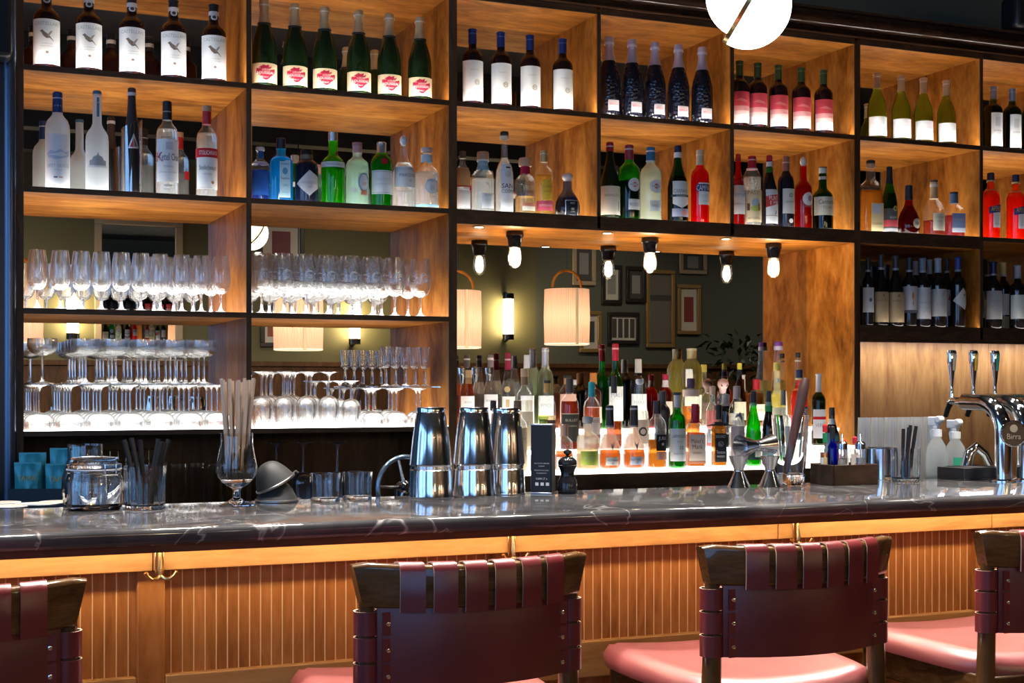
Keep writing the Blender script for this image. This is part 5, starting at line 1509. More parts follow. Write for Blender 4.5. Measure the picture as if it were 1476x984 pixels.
step(813, 611, 28, T1, 'short orange liqueur bottle with copper stopper behind the pepper mill', shape='squat', glass='clear', liq=(0.80, 0.20, 0.05), fill=.42, cap=(.74, (0.70, 0.40, 0.28)), rough=.3, art=[('rect', 1.2, .05, .3, (0.72, 0.62, 0.55))])
step(847, 600, 35, T1, 'stout clear bottle with lime green label on the lowest step', shape='squat', glass=(0.96, 0.90, 0.82), liq=(0.85, 0.72, 0.46), fill=.40, cap=(.88, (0.62, 0.60, 0.56)), cap_shape='stopper', cap_r=.46, art=[('rect', .9, .10, .36, (0.50, 0.62, 0.10)), ('text', 'ANEJO', .23, .06, (0.66, 0.72, 0.3))])  # faint peach in the clear glass stands in for warm reflections
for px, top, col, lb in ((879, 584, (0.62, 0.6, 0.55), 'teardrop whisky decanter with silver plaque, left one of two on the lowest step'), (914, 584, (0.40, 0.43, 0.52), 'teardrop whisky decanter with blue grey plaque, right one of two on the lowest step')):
    step(px, top, 34, T1, lb, name='whisky_decanter', shape='flask', glass=(0.97, 0.85, 0.77), liq=(0.78, 0.24, 0.03), fill=.30, cap=(.66, (0.02, 0.02, 0.022), (.93, .96, (0.6, 0.6, 0.6)), (.66, .69, (0.3, 0.3, 0.3))), art=[  # peach tint paints the pinkish reflections into the clear upper glass
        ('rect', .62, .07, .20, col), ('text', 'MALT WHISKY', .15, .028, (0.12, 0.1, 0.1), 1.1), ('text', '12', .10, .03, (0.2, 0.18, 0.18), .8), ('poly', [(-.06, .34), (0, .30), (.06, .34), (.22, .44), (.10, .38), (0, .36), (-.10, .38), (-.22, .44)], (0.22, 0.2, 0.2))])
step(947, 577, 29, T1, 'whisky bottle with square black label and black stopper on the lowest step', shape='spirit', glass='clear', liq=(0.72, 0.25, 0.03), fill=.42, cap=(.80, (0.05, 0.025, 0.03)), art=[('rectx', -.35, 1.1, .26, .50, (0.015, 0.014, 0.014)), ('text', 'JURA', .445, .05, (0.75, 0.72, 0.7), 1.0, .38), ('disc', .38, .36, .16, .16, (0.6, 0.6, 0.6)), ('rectx', -.35, 1.1, .13, .25, (0.60, 0.28, 0.18))])
step(976, 565, 27, T1, 'green whisky bottle with white cap and tall white label on the lowest step', shape='bordeaux', glass=(0.05, 0.50, 0.08), liq=(0.04, 0.38, 0.06), fill=.70, cap=(.80, (0.66, 0.66, 0.64), (.96, 1.0, (0.04, 0.04, 0.04))), art=[('rect', 1.2, .09, .52, (0.78, 0.80, 0.79)), ('text', 'LAPHROAIG', .42, .042, (0.10, 0.14, 0.12), 1.8), ('text', '10', .27, .05, (0.15, 0.2, 0.18), .8, .2), ('text', 'ISLAY', .35, .02, GREYI), ('text', 'SINGLE MALT', .19, .018, GREYI)])
step(1002, 582, 28, T1, 'squarish bourbon bottle with red wax top and cream label on the lowest step', shape='square', glass='clear', liq=(0.62, 0.20, 0.05), fill=.55, cap=(.70, (0.56, 0.015, 0.05)), art=[('rect', .96, .10, .52, (0.80, 0.64, 0.50)), ('text', "Maker's", .42, .07, (0.20, 0.06, 0.03), 1.4), ('text', 'Mark', .33, .07, (0.20, 0.06, 0.03), 1.2), ('text', 'WHISKY', .23, .035, (0.35, 0.15, 0.1), 1.1), ('rect', .96, .06, .10, (0.5, 0.2, 0.1))], deep=.8)
step(1036, 583, 21, T1, 'square amber whiskey bottle with black label and black cap on the lowest step', shape='square', glass='clear', liq=(0.66, 0.26, 0.03), fill=.66, cap=(.76, (0.014, 0.013, 0.013)), deep=1.0, art=[('rect', .9, .08, .54, (0.025, 0.024, 0.024)), ('text', "JACK DANIEL'S", .49, .045, (0.62, 0.62, 0.6), 1.6), ('disc', 0, .37, .45, .40, (0.45, 0.44, 0.42)), ('disc', 0, .37, .40, .34, (0.03, 0.03, 0.03)), ('text', 'No.7', .37, .05, (0.6, 0.6, 0.58), .6), ('text', 'Tennessee', .24, .05, (0.6, 0.6, 0.58), 1.4), ('text', 'WHISKEY', .17, .035, (0.55, 0.55, 0.53), 1.3), ('band', .66, .72, (0.03, 0.03, 0.03))])
step(1062, 556, 25, T1, 'clear gin bottle with cork top and long pale pink label on the lowest step', shape='stout', glass='clear', liq=(0.90, 0.92, 0.92), fill=.66, cap=(.84, (0.50, 0.42, 0.38)), art=[('rect', 1.1, .07, .50, (0.72, 0.58, 0.55)), ('text', 'GIN', .42, .05, (0.3, 0.25, 0.28), .8, .3), ('text', 'MONKEY', .36, .03, (0.4, 0.35, 0.36), 1.2, .2), ('poly', [(-.6, .60), (-.3, .66), (.3, .56), (.5, .60), (.1, .68)], (0.25, 0.28, 0.32))])
step(1086, 563, 24, T1, 'bright green liqueur bottle with black cap on the lowest step', shape='slope', glass=(0.12, 0.66, 0.05), liq=(0.10, 0.62, 0.04), fill=.68, cap=(.84, (0.02, 0.02, 0.03), (.80, .84, (0.2, 0.5, 0.25))), art=[('rect', 1.3, .08, .30, (0.012, 0.03, 0.02)), ('rectx', -.1, 1.0, .12, .27, (0.60, 0.60, 0.52))])
step(1108, 563, 21, T1, 'black liqueur bottle with green neck and navy cap on the lowest step', shape='slope', glass=paint((0.02, 0.008, 0.008), .06, 0, 'dark_liqueur_glass', spec=.7), cap=(.85, (0.03, 0.05, 0.07), (.80, .85, (0.3, 0.5, 0.4)), (.72, .80, (0.04, 0.42, 0.10))), art=[('rect', 1.25, .06, .22, (0.2, 0.32, 0.32)), ('disc', .35, .20, .5, .5, (0.66, 0.62, 0.55)), ('disc', .35, .2, .4, .4, (0.06, 0.3, 0.32)), ('text', 'MENTA', .38, .05, (0.35, 0.4, 0.45))])
step(1129, 562, 20, T1, 'clear liqueur bottle with olive cork neck behind the mixing glass', shape='longneck', glass='clear', liq=(0.88, 0.88, 0.80), fill=.55, cap=(.80, (0.30, 0.27, 0.18)), art=[('rect', 1.1, .1, .45, (0.74, 0.74, 0.68))])
step(1199, 587, 24, T1, 'dark bottle with white neck band and black cap, rightmost on the lowest step', shape='slope', glass=DARKGLASS, cap=(.86, (0.03, 0.028, 0.03)), art=[('band', .70, .80, (0.68, 0.68, 0.68)), ('rect', 1.2, .1, .55, (0.05, 0.12, 0.16)), ('disc', .2, .46, .4, .4, (0.12, 0.35, 0.42))])

# ------------------------------------------------------------------ dark wine bottles on the lower right shelf
ZW = 1.6525
WN = [  # px, top, w, Y, cap colour, art, label words
    (1251, 371, 15, 5.215, (0.02, 0.02, 0.025), [('rect', 1.3, .20, .56, (0.55, 0.56, 0.60)), ('disc', .1, .38, .25, .35, (0.12, 0.12, 0.14))], 'black capsule and white label with dark oval'),
    (1270, 367, 19, 5.215, (0.05, 0.05, 0.06), [('rect', 1.35, .06, .48, (0.40, 0.30, 0.17)), ('text', 'BAROLO', .36, .03, (0.2, 0.14, 0.07)), ('disc', 0, .43, .12, .12, (0.2, 0.12, 0.05))], 'tan label, left of the tan pair'),
    (1291, 368, 22, 5.215, (0.05, 0.05, 0.06), [('rect', 1.35, .06, .48, (0.40, 0.30, 0.17)), ('text', 'BAROLO', .36, .03, (0.2, 0.14, 0.07)), ('disc', 0, .43, .12, .12, (0.2, 0.12, 0.05))], 'tan label, right of the tan pair'),
    (1311, 371, 20, 5.215, (0.03, 0.03, 0.035), [('rect', 1.3, .24, .58, (0.52, 0.52, 0.53)), ('poly', [(-.1, .28), (.1, .36), (-.1, .44), (.0, .50), (.15, .50), (.25, .44), (.12, .38), (.3, .28), (.1, .33)], (0.50, 0.22, 0.08)), ('rect', 1.3, .20, .235, (0.1, 0.1, 0.11))], 'pale label with an orange figure'),
    (1330, 372, 21, 5.215, (0.22, 0.28, 0.34), [('rect', 1.3, .12, .57, (0.52, 0.54, 0.56)), ('text', 'Valpolicella', .36, .03, GREYI), ('disc', .0, .20, .2, .2, (0.62, 0.60, 0.5))], 'grey blue capsule and long pale label'),
    (1352, 372, 22, 5.215, (0.40, 0.45, 0.52), [('rect', 1.35, .16, .55, (0.50, 0.50, 0.48)), ('disc', .3, .48, .2, .2, (0.6, 0.3, 0.3)), ('text', 'ROSSO', .33, .03, GREYI)], 'silver grey capsule and wide grey label'),
    (1365, 372, 15, 5.29, (0.03, 0.025, 0.035), [('rect', 1.35, .18, .55, (0.50, 0.50, 0.48)), ('poly', [(-.2, .40), (.0, .50), (.2, .40)], (0.45, 0.05, 0.05))], 'black capsule and small red mark, standing one row back'),
    (1381, 370, 20, 5.215, (0.03, 0.05, 0.30), [('poly', [(-1.1, .38), (.3, .56), (.9, .50), (1.1, .36), (.6, .25)], (0.52, 0.53, 0.52)), ('disc', .5, .46, .14, .14, (0.1, 0.12, 0.12))], 'royal blue capsule and tilted shield label'),
    (1320, 376, 17, 5.36, (0.30, 0.32, 0.35), [], 'grey capsule, half hidden in the back row'),
    (1340, 374, 17, 5.36, (0.34, 0.36, 0.40), [], 'pale capsule, hidden deep in the back row'),
    (1424, 378, 17, 5.36, (0.05, 0.03, 0.03), [('rect', 1.3, .18, .57, (0.5, 0.5, 0.5))], 'black capsule beside the right divider'),
    (1432, 377, 22, 5.215, (0.012, 0.025, 0.12), [('rect', 1.35, .14, .56, (0.46, 0.47, 0.47)), ('text', 'RISERVA', .40, .03, GREYI)], 'navy capsule and broad grey label'),
    (1446, 378, 19, 5.32, (0.60, 0.48, 0.20), [('rect', 1.35, .22, .53, (0.5, 0.5, 0.5)), ('rect', 1.35, .02, .20, (0.4, 0.3, 0.2))], 'pale gold capsule'),
    (1467, 382, 22, 5.215, (0.52, 0.50, 0.50), [('rect', 1.35, .16, .53, (0.62, 0.66, 0.60)), ('disc', .6, .46, .2, .2, (0.5, 0.2, 0.1))], 'white capsule and pale green label'),
]
for k, (px, top, w, Y, cc, art, words) in enumerate(WN):
    one(px, top, w + 2, ZW, 'dark wine bottle with ' + words, Y=Y, name='wine_bottle', group='wine bottles on the lower right shelf', shape='burgundy' if 'tan' in words else 'bordeaux', glass=DARKGLASS, cap=(.80, cc, (.79, .82, (0.35, 0.38, 0.42))), art=art)

# ------------------------------------------------------------------ stemware
def goblet(h, rb, rr, rf, bowl0=.42, maxz=.60, wall=.0011, stem=.0042):
    """closed double-walled glass: foot, stem, bowl widening to rb at maxz, rim radius rr"""
    p = [(0, 0), (0, rf), (.0018, rf), (.004, rf * .75), (.009, rf * .3), (.02, stem * 1.15), (h * .2, stem), (h * (bowl0 - .06), stem), (h * bowl0, stem * 1.6)]
    inner = []
    N = 10
    for k in range(1, N + 1):
        t = k / N
        z = bowl0 + (maxz - bowl0) * t
        p.append((h * z, rb * (1 - (1 - t) ** 2.1) ** .5 + stem * (1 - t)))
    for k in range(1, 8):
        t = k / 7
        p.append((h * (maxz + (1 - maxz) * t), rb + (rr - rb) * t ** 1.6))
    for z, r in reversed(p[9:]):
        inner.append((z + wall * (1.2 if z < h * .95 else 0), max(r - wall, .0005)))
    inner[-1] = (h * bowl0 + .006, 0)
    p += inner
    return p


def etch():
    m = bpy.data.materials.new('etched_white')
    m.use_nodes = True
    nt = m.node_tree
    nt.nodes.clear()
    o = nt.nodes.new('ShaderNodeOutputMaterial')
    t = nt.nodes.new('ShaderNodeBsdfTranslucent')
    d = nt.nodes.new('ShaderNodeBsdfDiffuse')
    for n_ in (t, d):
        n_.inputs[0].default_value = (0.95, 0.96, 0.97, 1)
    x = nt.nodes.new('ShaderNodeAddShader')
    nt.links.new(t.outputs[0], x.inputs[0])
    nt.links.new(d.outputs[0], x.inputs[1])
    nt.links.new(x.outputs[0], o.inputs[0])
    return m


ETCH = etch()


def stem_glass(name, prof, seg=26, letter=None, flip=False, part='glass_body'):
    root = empty(name)
    hmax = max(z for z, r in prof)
    q = MB()
    q.lathe([(hmax - z, r) for z, r in prof] if flip else prof, seg)
    q.build(part, STEMG, root)
    if letter:
        zc, cap, rad, rr2 = letter
        bt = Bottle(1.0, rad, 'bordeaux')
        vs_, fs_, w_ = text_geo('G')
        m_ = MB()
        m_.add([((rad + .0008) * sin(v[0] * cap / rad), -(rad + .0008) * cos(v[0] * cap / rad), zc + (v[1] - .5) * cap) for v in vs_], fs_, 0, False)
        m_.build('etched_letter', ETCH, root)
    return root


def place_glasses(src, spots, z, labelf, group, cat='glass'):
    for k, (px, Y) in enumerate(spots):
        o = src if k == 0 else copy_tree(src)
        o.location = (PX(px, Y), Y, z)
        o.rotation_euler = (0, 0, 0)
        tag(o, labelf(k), cat, group)


YG1 = 5.225
h = PZ(87, 361, YG1) - ZCt
rb = 14.5 * PS(87, YG1)
front = [54, 87, 117, 146, 175, 203, 231, 262, 290, 318]
src = stem_glass('wine_glass', goblet(h, rb, rb * .74, rb * .92, .33, .60))
place_glasses(src, [(p, YG1) for p in front], ZCt, lambda k: 'clear wine glass, %s, front row of the first bay' % nth(k, 10), 'wine glasses in the first bay')
o2 = copy_tree(src)
place_glasses(o2, [(250, 5.345), (278, 5.345), (304, 5.345), (222, 5.345)], ZCt, lambda k: 'clear wine glass in the second row behind the front ten', 'wine glasses in the first bay, second row')

h = PZ(605, 373, YG1) - ZCt
rb = 16.0 * PS(560, YG1)
src = stem_glass('etched_wine_glass', goblet(h, rb, rb * .80, rb * .86, .34, .62), letter=(h * .66, h * .14, rb, 0))
fr = [377, 409, 441, 473, 505, 537, 569, 606]
place_glasses(src, [(p, YG1) for p in fr], ZCt, lambda k: 'wine glass etched with letter G, %s in the front row of eight' % nth(k, 8), 'etched glasses, front row')
o2 = copy_tree(src)
place_glasses(o2, [(p, 5.325) for p in (388, 421, 453, 487, 519, 550, 588)] + [(p, 5.425) for p in (378, 411, 443, 477, 508, 540)], ZCt, lambda k: 'wine glass etched with letter G in the rows behind the front eight', 'etched glasses, back rows')

# coupes: a tier turned upside down carries a tier standing upright
hc = PZ(100, 554, YG1) - ZD[1] - .0005
rc = 20.5 * PS(150, YG1)


def coupe(h, rb, rf):
    return goblet(h, rb, rb * .99, rf, .62, .88, .0011, .0045)


zl = ZD[1] + .0006
src = stem_glass('coupe_glass', coupe(hc, rc, rc * .74), flip=True)
lower = [(x, y) for y in (YG1, YG1 + .108, YG1 + .212) for x in (56, 101, 145, 188, 231, 273, 314)]
xs = [PX(p, YG1) for p, _ in lower[:7]]
spots = []
for j, y in enumerate((YG1, YG1 + .108, YG1 + .212)):
    for i in range(7):
        if xs[i] - rc < XU[0][1]:
            xs[i] = XU[0][1] + rc + .001
        if xs[i] + rc > XU[1][0]:
            xs[i] = XU[1][0] - rc - .001
        if i and xs[i] - xs[i - 1] < 2 * rc + .0005:
            xs[i] = xs[i - 1] + 2 * rc + .0005
        spots.append((xs[i], y))
for k, (x, y) in enumerate(spots):
    o = src if k == 0 else copy_tree(src)
    o.location = (x, y, zl)
    j, i = divmod(k, 7)
    tag(o, 'upside down coupe glass, %s in the front row' % nth(i, 7) if j == 0 else 'upside down coupe glass behind the front row on the lit shelf', 'glass', 'upside down coupes' if j == 0 else 'upside down coupes, back rows')
h2 = PZ(245, 490, YG1) - (zl + hc)
src = stem_glass('coupe_glass', coupe(h2, rc, rc * .74))
zu = zl + hc + .0006
up = []
for j, y in enumerate((YG1, YG1 + .108, YG1 + .212)):
    for i in range(6):
        if j and i == 0:
            continue
        x = xs[0] + .012 if i == 0 else (xs[i] + xs[i + 1]) / 2 if i < 6 else 0
        up.append((x, y, j, i))
for k, (x, y, j, i) in enumerate(up):
    o = src if k == 0 else copy_tree(src)
    o.location = (x, y, zu)
    tag(o, 'upright coupe glass standing on upturned feet, %s in the front row' % nth(i, 6) if j == 0 else 'upright coupe glass standing on upturned feet, behind the front row', 'glass', 'upright coupes' if j == 0 else 'upright coupes, back rows')

# second bay: upturned stemware with flat feet
ha = PZ(400, 535, YG1) - zl
hb = PZ(505, 548, YG1) - zl
ra = 15.5 * PS(420, YG1)
src = stem_glass('stem_glass', goblet(ha, ra, ra * .86, ra * .95, .44, .66), flip=True)
sp_ = [(p, YG1) for p in (378, 410, 442, 474)] + [(p, 5.33) for p in (384, 416, 448)] + [(p, 5.43) for p in (392, 424)]
place_glasses(src, sp_, zl, lambda k: ('upside down stem glass, %s of four in front, second bay' % nth(k, 4)) if k < 4 else 'upside down stem glass behind the front four of the second bay', 'upturned stem glasses, second bay')
src = stem_glass('stem_glass', goblet(hb, ra * .94, ra * .80, ra * .86, .40, .66), flip=True)
place_glasses(src, [(506, YG1), (490, 5.33), (472, 5.43)], zl, lambda k: ['shorter upside down stem glass right of the four tall ones', 'shorter upside down stem glass in the second row', 'shorter upside down stem glass near the mirror'][k], 'shorter upturned stem glasses')
hd = PZ(585, 559, YG1) - zl
src = stem_glass('coupe_glass', coupe(hd, ra * 1.06, ra * .9), flip=True)
place_glasses(src, [(p, YG1) for p in (538, 572, 606)] + [(p, 5.34) for p in (532, 566, 601)], zl, lambda k: ('low upside down coupe glass, %s of three at the front right' % nth(k, 3)) if k < 3 else 'low upside down coupe glass behind the front right three', 'low upturned coupes')
# a glass tray carries five small flutes
tr = empty('glass_tray', (PX(582, 5.28), 5.28, zl + hd + .0008), 0, 'clear glass shelf plate resting on the low upturned coupes', 'tray')
MB().box(-.132, .132, -.07, .10, 0, .006).build('plate', GLASS, tr, .002)
zf = zl + hd + .0072
hf = PZ(585, 500, YG1) - zf
rf_ = 7.6 * PS(585, YG1)
src = stem_glass('cordial_glass', goblet(hf, rf_ * .80, rf_ * 1.0, rf_ * .95, .46, .60, .001, .006))
place_glasses(src, [(p, YG1 + .012) for p in (556, 570, 584, 598, 612)], zf, lambda k: 'small cordial glass, %s of five on the glass plate' % nth(k, 5), 'cordial glasses')

# ------------------------------------------------------------------ things on the bar top
ZB0 = ZBAR + 0.0004


def YC(px, base):
    """depth of a point of the bar top seen at (px, base)"""
    return F * (HC - ZBAR) * (CP - SP * (px - 738) / F) / (base - 556)


def at_bar(name, px, base, label, cat, group=None, rz=0.0, Y=None):
    Y = Y or YC(px, base)
    e = empty(name, (PX(px, Y), Y, ZB0), rz, label, cat, group)
    return e, Y, PS(px, Y)


def hgt(px, top, Y):
    return PZ(px, top, Y) - ZB0


def fluted_glass(r0, r1, h, n=18, depth=.035, wall=.0022, base=.008):
    def sec(t, z):
        k = 1 + depth * cos(n * t) * min(1, max(0, (z - .004) / .01)) * min(1, max(0, (h * .93 - z) / (h * .1)))
        return (k, k)
    p = [(0, 0), (0, r0 * .96), (.002, r0)] + [(h * k / 8, r0 + (r1 - r0) * k / 8) for k in range(1, 9)]
    inn = [(h, r1 - wall)] + [(h * k / 8, r0 + (r1 - r0) * k / 8 - wall) for k in range(7, 0, -1)] + [(base, r0 * .9 - wall), (base, 0)]
    return p, inn, sec


def tumbler(e, r0, r1, h, n=0, depth=.03, wall=.0022, base=.008, seg=None, part='glass_body'):
    p, inn, sec = fluted_glass(r0, r1, h, n or 1, depth if n else 0, wall, base)
    return MB().lathe(p + inn, seg or (n * 6 if n else 40), sec=sec if n else None).build(part, GLASS, e)


def straw(parent_loc, p0, p1, r, mat, label, group, name='straw', hollow=True):
    """a hollow straw: an Empty is not needed, the tube is one mesh with its origin at its foot"""
    a, b = Vector(p0), Vector(p1)
    d = (b - a)
    L = d.length
    q = MB()
    q.lathe([(0, r * .7), (0, r), (L, r), (L, r * .7), (L - .012, r * .68), (L - .013, 0)], 10)
    o = q.build(name, mat)
    o.location = Vector(parent_loc) + a
    o.rotation_mode = 'QUATERNION'
    o.rotation_quaternion = Vector((0, 0, 1)).rotation_difference(d.normalized())
    tag(o, label, 'straw', group)
    return o


# clip-top jar
e, Y, s = at_bar('clip_jar', 136, 733, 'empty clear glass clip-top jar with hinged lid at the left of the bar', 'jar')
r, h = 41 * s, hgt(136, 657, Y)
sqj = lambda t, z: ((abs(cos(t)) ** 3.2 + abs(sin(t)) ** 3.2) ** (-1 / 3.2),) * 2
MB().lathe([(0, 0), (0, r * .80), (.004, r * .90), (h * .12, r * .97), (h * .5, r * .97), (h * .60, r * .93), (h * .66, r * .88), (h * .74, r * .88), (h * .74, r * .82), (h * .64, r * .82), (h * .5, r * .90), (h * .12, r * .90), (.009, r * .82), (.007, 0)], 48, sec=sqj).build('glass_body', GLASS, e)
MB().lathe([(h * .765, 0), (h * .765, r * .84), (h * .78, r * .93), (h * .84, r * .94), (h * .86, r * .80), (h * .93, r * .83), (h * .97, r * .80), (h * .985, r * .5), (h * .985, 0)], 48).build('glass_lid', GLASS, e)
MB().lathe([(h * .742, r * .84), (h * .742, r * .95), (h * .763, r * .95), (h * .763, r * .84), (h * .742, r * .84)], 40).build('rubber_seal', paint((0.55, 0.58, 0.62), .5), e)
wr = MB()
wr.tube([(r * .93 * cos(t), r * .93 * sin(t), h * .70) for t in [2 * pi * k / 32 for k in range(33)]], .0016, 6)
w1 = MB()
for x in (.25, .62):
    w1.tube([(r * x, -r * .93, h * .64), (r * x, -r * .99, h * .74), (r * x, -r * .96, h * .86)], .0016, 6)
w1.tube([(r * .2, -r * .97, h * .66), (r * .68, -r * .97, h * .66)], .0016, 6)
wo = wr.build('wire_band', STEEL, e)
w1.build('wire_clasp', STEEL, wo)
# carafe behind the jar
e, Y, s = at_bar('carafe', 124, 726, 'clear glass carafe with flared neck behind the clip-top jar', 'carafe')
Y += .0
h, r = hgt(124, 640, Y), 33 * s
e.location.y = Y = YC(136, 733) + .112
e.location.x = PX(123, Y)
h, r = hgt(124, 640, Y), 33 * PS(124, Y)
MB().lathe([(0, 0), (0, r * .8), (.004, r * .93), (h * .25, r), (h * .45, r * .98), (h * .62, r * .86), (h * .76, r * .74), (h, r * .75), (h, r * .71), (h * .76, r * .70), (h * .62, r * .81), (h * .45, r * .93), (h * .25, r * .95), (.012, r * .86), (.009, 0)], 40).build('glass_body', GLASS, e)

# straw glasses
BLKST = paint((0.010, 0.010, 0.011), .55, 0, 'black_paper', spec=.25)
for (px, base, top, w, ends, lb, grp) in (
        (209, 733, 671, 60, [(-.008, .010, -.032, .024, 634), (-.001, -.003, -.020, .010, 631), (-.012, -.006, -.034, .004, 637), (.002, .012, -.006, .012, 634), (.006, .004, .024, .012, 633), (.012, -.006, .034, -.004, 638), (.004, -.012, .026, -.014, 636), (.010, .010, .042, .016, 634)], 'cut fluted tumbler of black straws beside the clip-top jar', 'black straws in the left tumbler'),
        (1305, 693, 645, 42, [(-.008, .004, .000, .010, 618), (-.002, -.004, .010, .000, 616), (.004, .006, .022, .010, 613), (-.010, -.008, .004, -.012, 617), (.006, -.006, .026, -.008, 614)], 'fluted tumbler of black straws right of the steel canister', 'black straws in the right tumbler')):
    e, Y, s = at_bar('tumbler', px, base, lb, 'glass')
    h, r = hgt(px, top, Y), w / 2 * s
    tumbler(e, r * .93, r, h, n=20, depth=.022)
    for k, (x0, y0, x1, y1, tp) in enumerate(ends):
        sc = r / .043
        zt = hgt(px, tp, Y)
        d = Vector((x1 - x0, y1 - y0, 0)) * sc
        x0, y0 = x0 * sc, y0 * sc
        # the straw leans on the rim
        straw(e.location, (x0, y0, .0105), (x0 + d.x * zt / h * .8, y0 + d.y * zt / h * .8, zt), .0054 if px < 500 else .0052, BLKST, '%s black straw leaning in the %s' % (['short', 'tall', 'slanting', 'upright', 'right leaning', 'far right', 'front right', 'back right'][k], 'tumbler beside the clip-top jar' if px < 500 else 'tumbler beside the steel canister'), grp)

# hurricane glass of paper straws
e, Y, s = at_bar('hurricane_glass', 341, 728, 'footed hurricane glass full of beige paper straws', 'glass')
h = hgt(341, 624, Y)
R_ = lambda px_: px_ / 2 * s
op = [(0, 0), (0, R_(50)), (.002, R_(50)), (h * .05, R_(26)), (h * .10, R_(12)), (h * .19, R_(10)), (h * .235, R_(13)), (h * .26, R_(24)), (h * .32, R_(42)), (h * .40, R_(55)), (h * .48, R_(60)), (h * .58, R_(58)), (h * .72, R_(51)), (h * .86, R_(47)), (h, R_(48))]
ip = [(z, max(r - .0018, 0)) for z, r in reversed(op[8:])] + [(h * .30, R_(26)), (h * .285, 0)]
MB().lathe(op + ip, 40).build('glass_body', GLASS, e)
PAPST = paint((0.38, 0.29, 0.225), .65, 0, 'beige_paper')
rnd = random.Random(5)
kk = 0
for ring, (n, rr) in enumerate(((1, 0), (6, .0090), (11, .0180))):
    for k in range(n):
        t = 2 * pi * k / n + ring * .3
        x, y = rr * cos(t), rr * sin(t)
        zt = hgt(341, 546 + rnd.uniform(-1.5, 5), Y)
        straw(e.location, (x * 1.0, y * 1.0, h * .37), (x * 2.15 + .003, y * 1.7, zt), .0042, PAPST, 'beige paper straw standing in the hurricane glass', 'beige paper straws')
        kk += 1

# two sieves leaning together
MESH = paint((0.035, 0.036, 0.038), .6, .3, 'steel_mesh')


def sieve(e, r, hh, mat4):
    n = 12
    p = [(hh, 0)] + [(hh * (1 - (k / n) ** 2.2), r * (k / n) ** .8) for k in range(1, n + 1)]
    MB().lathe(p + [(max(z - .001, 0), max(q_ - .001, 0)) for z, q_ in reversed(p)][:-1] + [(hh - .001, 0)], 36, mat=mat4).build('mesh_cone', MESH, e)
    MB().lathe([(-.001, r * .97), (-.002, r * 1.03), (.0025, r * 1.04), (.004, r * .99), (-.001, r * .97)], 36, mat=mat4).build('steel_rim', STEEL_D, e)


e, Y, s = at_bar('strainer', 399, 723, 'grey mesh strainer lying rim down beside the hurricane glass', 'strainer')
r = 30 * s
sieve(e, r, 29 * s, Matrix.Translation((0, 0, .003)))
tb = MB().tube([(r * .98, 0, .004), (r * 1.12, .0, .006), (r * 1.2, 0, .004)], .002, 8).build('hook', STEEL_D, e)
x0, y0 = e.location.x, e.location.y
e, _, _ = at_bar('strainer', 397, 723, 'grey mesh strainer tilted on top of the other strainer', 'strainer', Y=Y)
e.location.z = ZB0 + 23 * s
mt = Matrix.Translation((0, 0, .006)) @ Matrix.Rotation(R(-27), 4, 'Y')
sieve(e, r * .98, 33 * s, mt)
MB().tube([mt @ Vector((r * .98, 0, .001)), mt @ Vector((r * 1.15, 0, .003)), mt @ Vector((r * 1.22, 0, -.004))], .0022, 8).build('hook', STEEL_D, e)

# two thick shot glasses
for px, base, top, lb in ((469, 722, 682, 'thick clear shot glass, left one of the pair beside the strainers'), (515, 719, 680, 'thick clear shot glass, right one of the pair beside the shakers')):
    e, Y, s = at_bar('shot_glass', px, base, lb, 'glass', 'shot glasses')
    tumbler(e, 21 * s, 22 * s, hgt(px, top, Y), n=10, depth=.012, wall=.0035, base=.009)

# coasters at the left end
for k, (px, base, dz, lb) in enumerate(((4, 728, 0, 'white paper coaster cut by the left edge of the picture'), (14, 733, 0, 'white paper coaster lying at the left end of the bar'), (48, 730, 0, 'pale paper coaster under another, left of the jar'), (60, 731, .0026, 'pale paper coaster lying on top, left of the jar'), (82, 727, 0, 'white paper coaster half under the jar'))):
    e, Y, s = at_bar('coaster', px, base - 3, lb, 'coaster', 'paper coasters')
    e.location.z += dz
    MB().lathe([(0, 0), (0, .042), (.0022, .042), (.0022, 0)], 36).build('card_disc', paint((0.62, 0.60, 0.57), .7, 0, 'white_card'), e)
    MB().lathe([(.0022, 0), (.0026, .030), (.0022, .031)], 30).build('printed_ring', paint((0.45, 0.38, 0.32), .7, 0, 'brown_print'), e)

# shaker tins: pairs of upturned tins, one pushed over the other
def tin(name, px, Y, z, r0, r1, h, label, art=None):
    e = empty(name, (PX(px, Y), Y, z), 0, label, 'shaker tin', 'steel shaker tins')
    MB().lathe([(0, r0 * .96), (0, r0), (.003, r0 * 1.015), (.005, r0), (h * .5, (r0 + r1) / 2 * 1.012), (h - .014, r1 * 1.02), (h - .012, r1 * .985), (h - .002, r1), (h, r1 * .97), (h - .003, r1 * .9), (h - .004, 0)], 48).build('steel_body', STEEL, e)
    return e


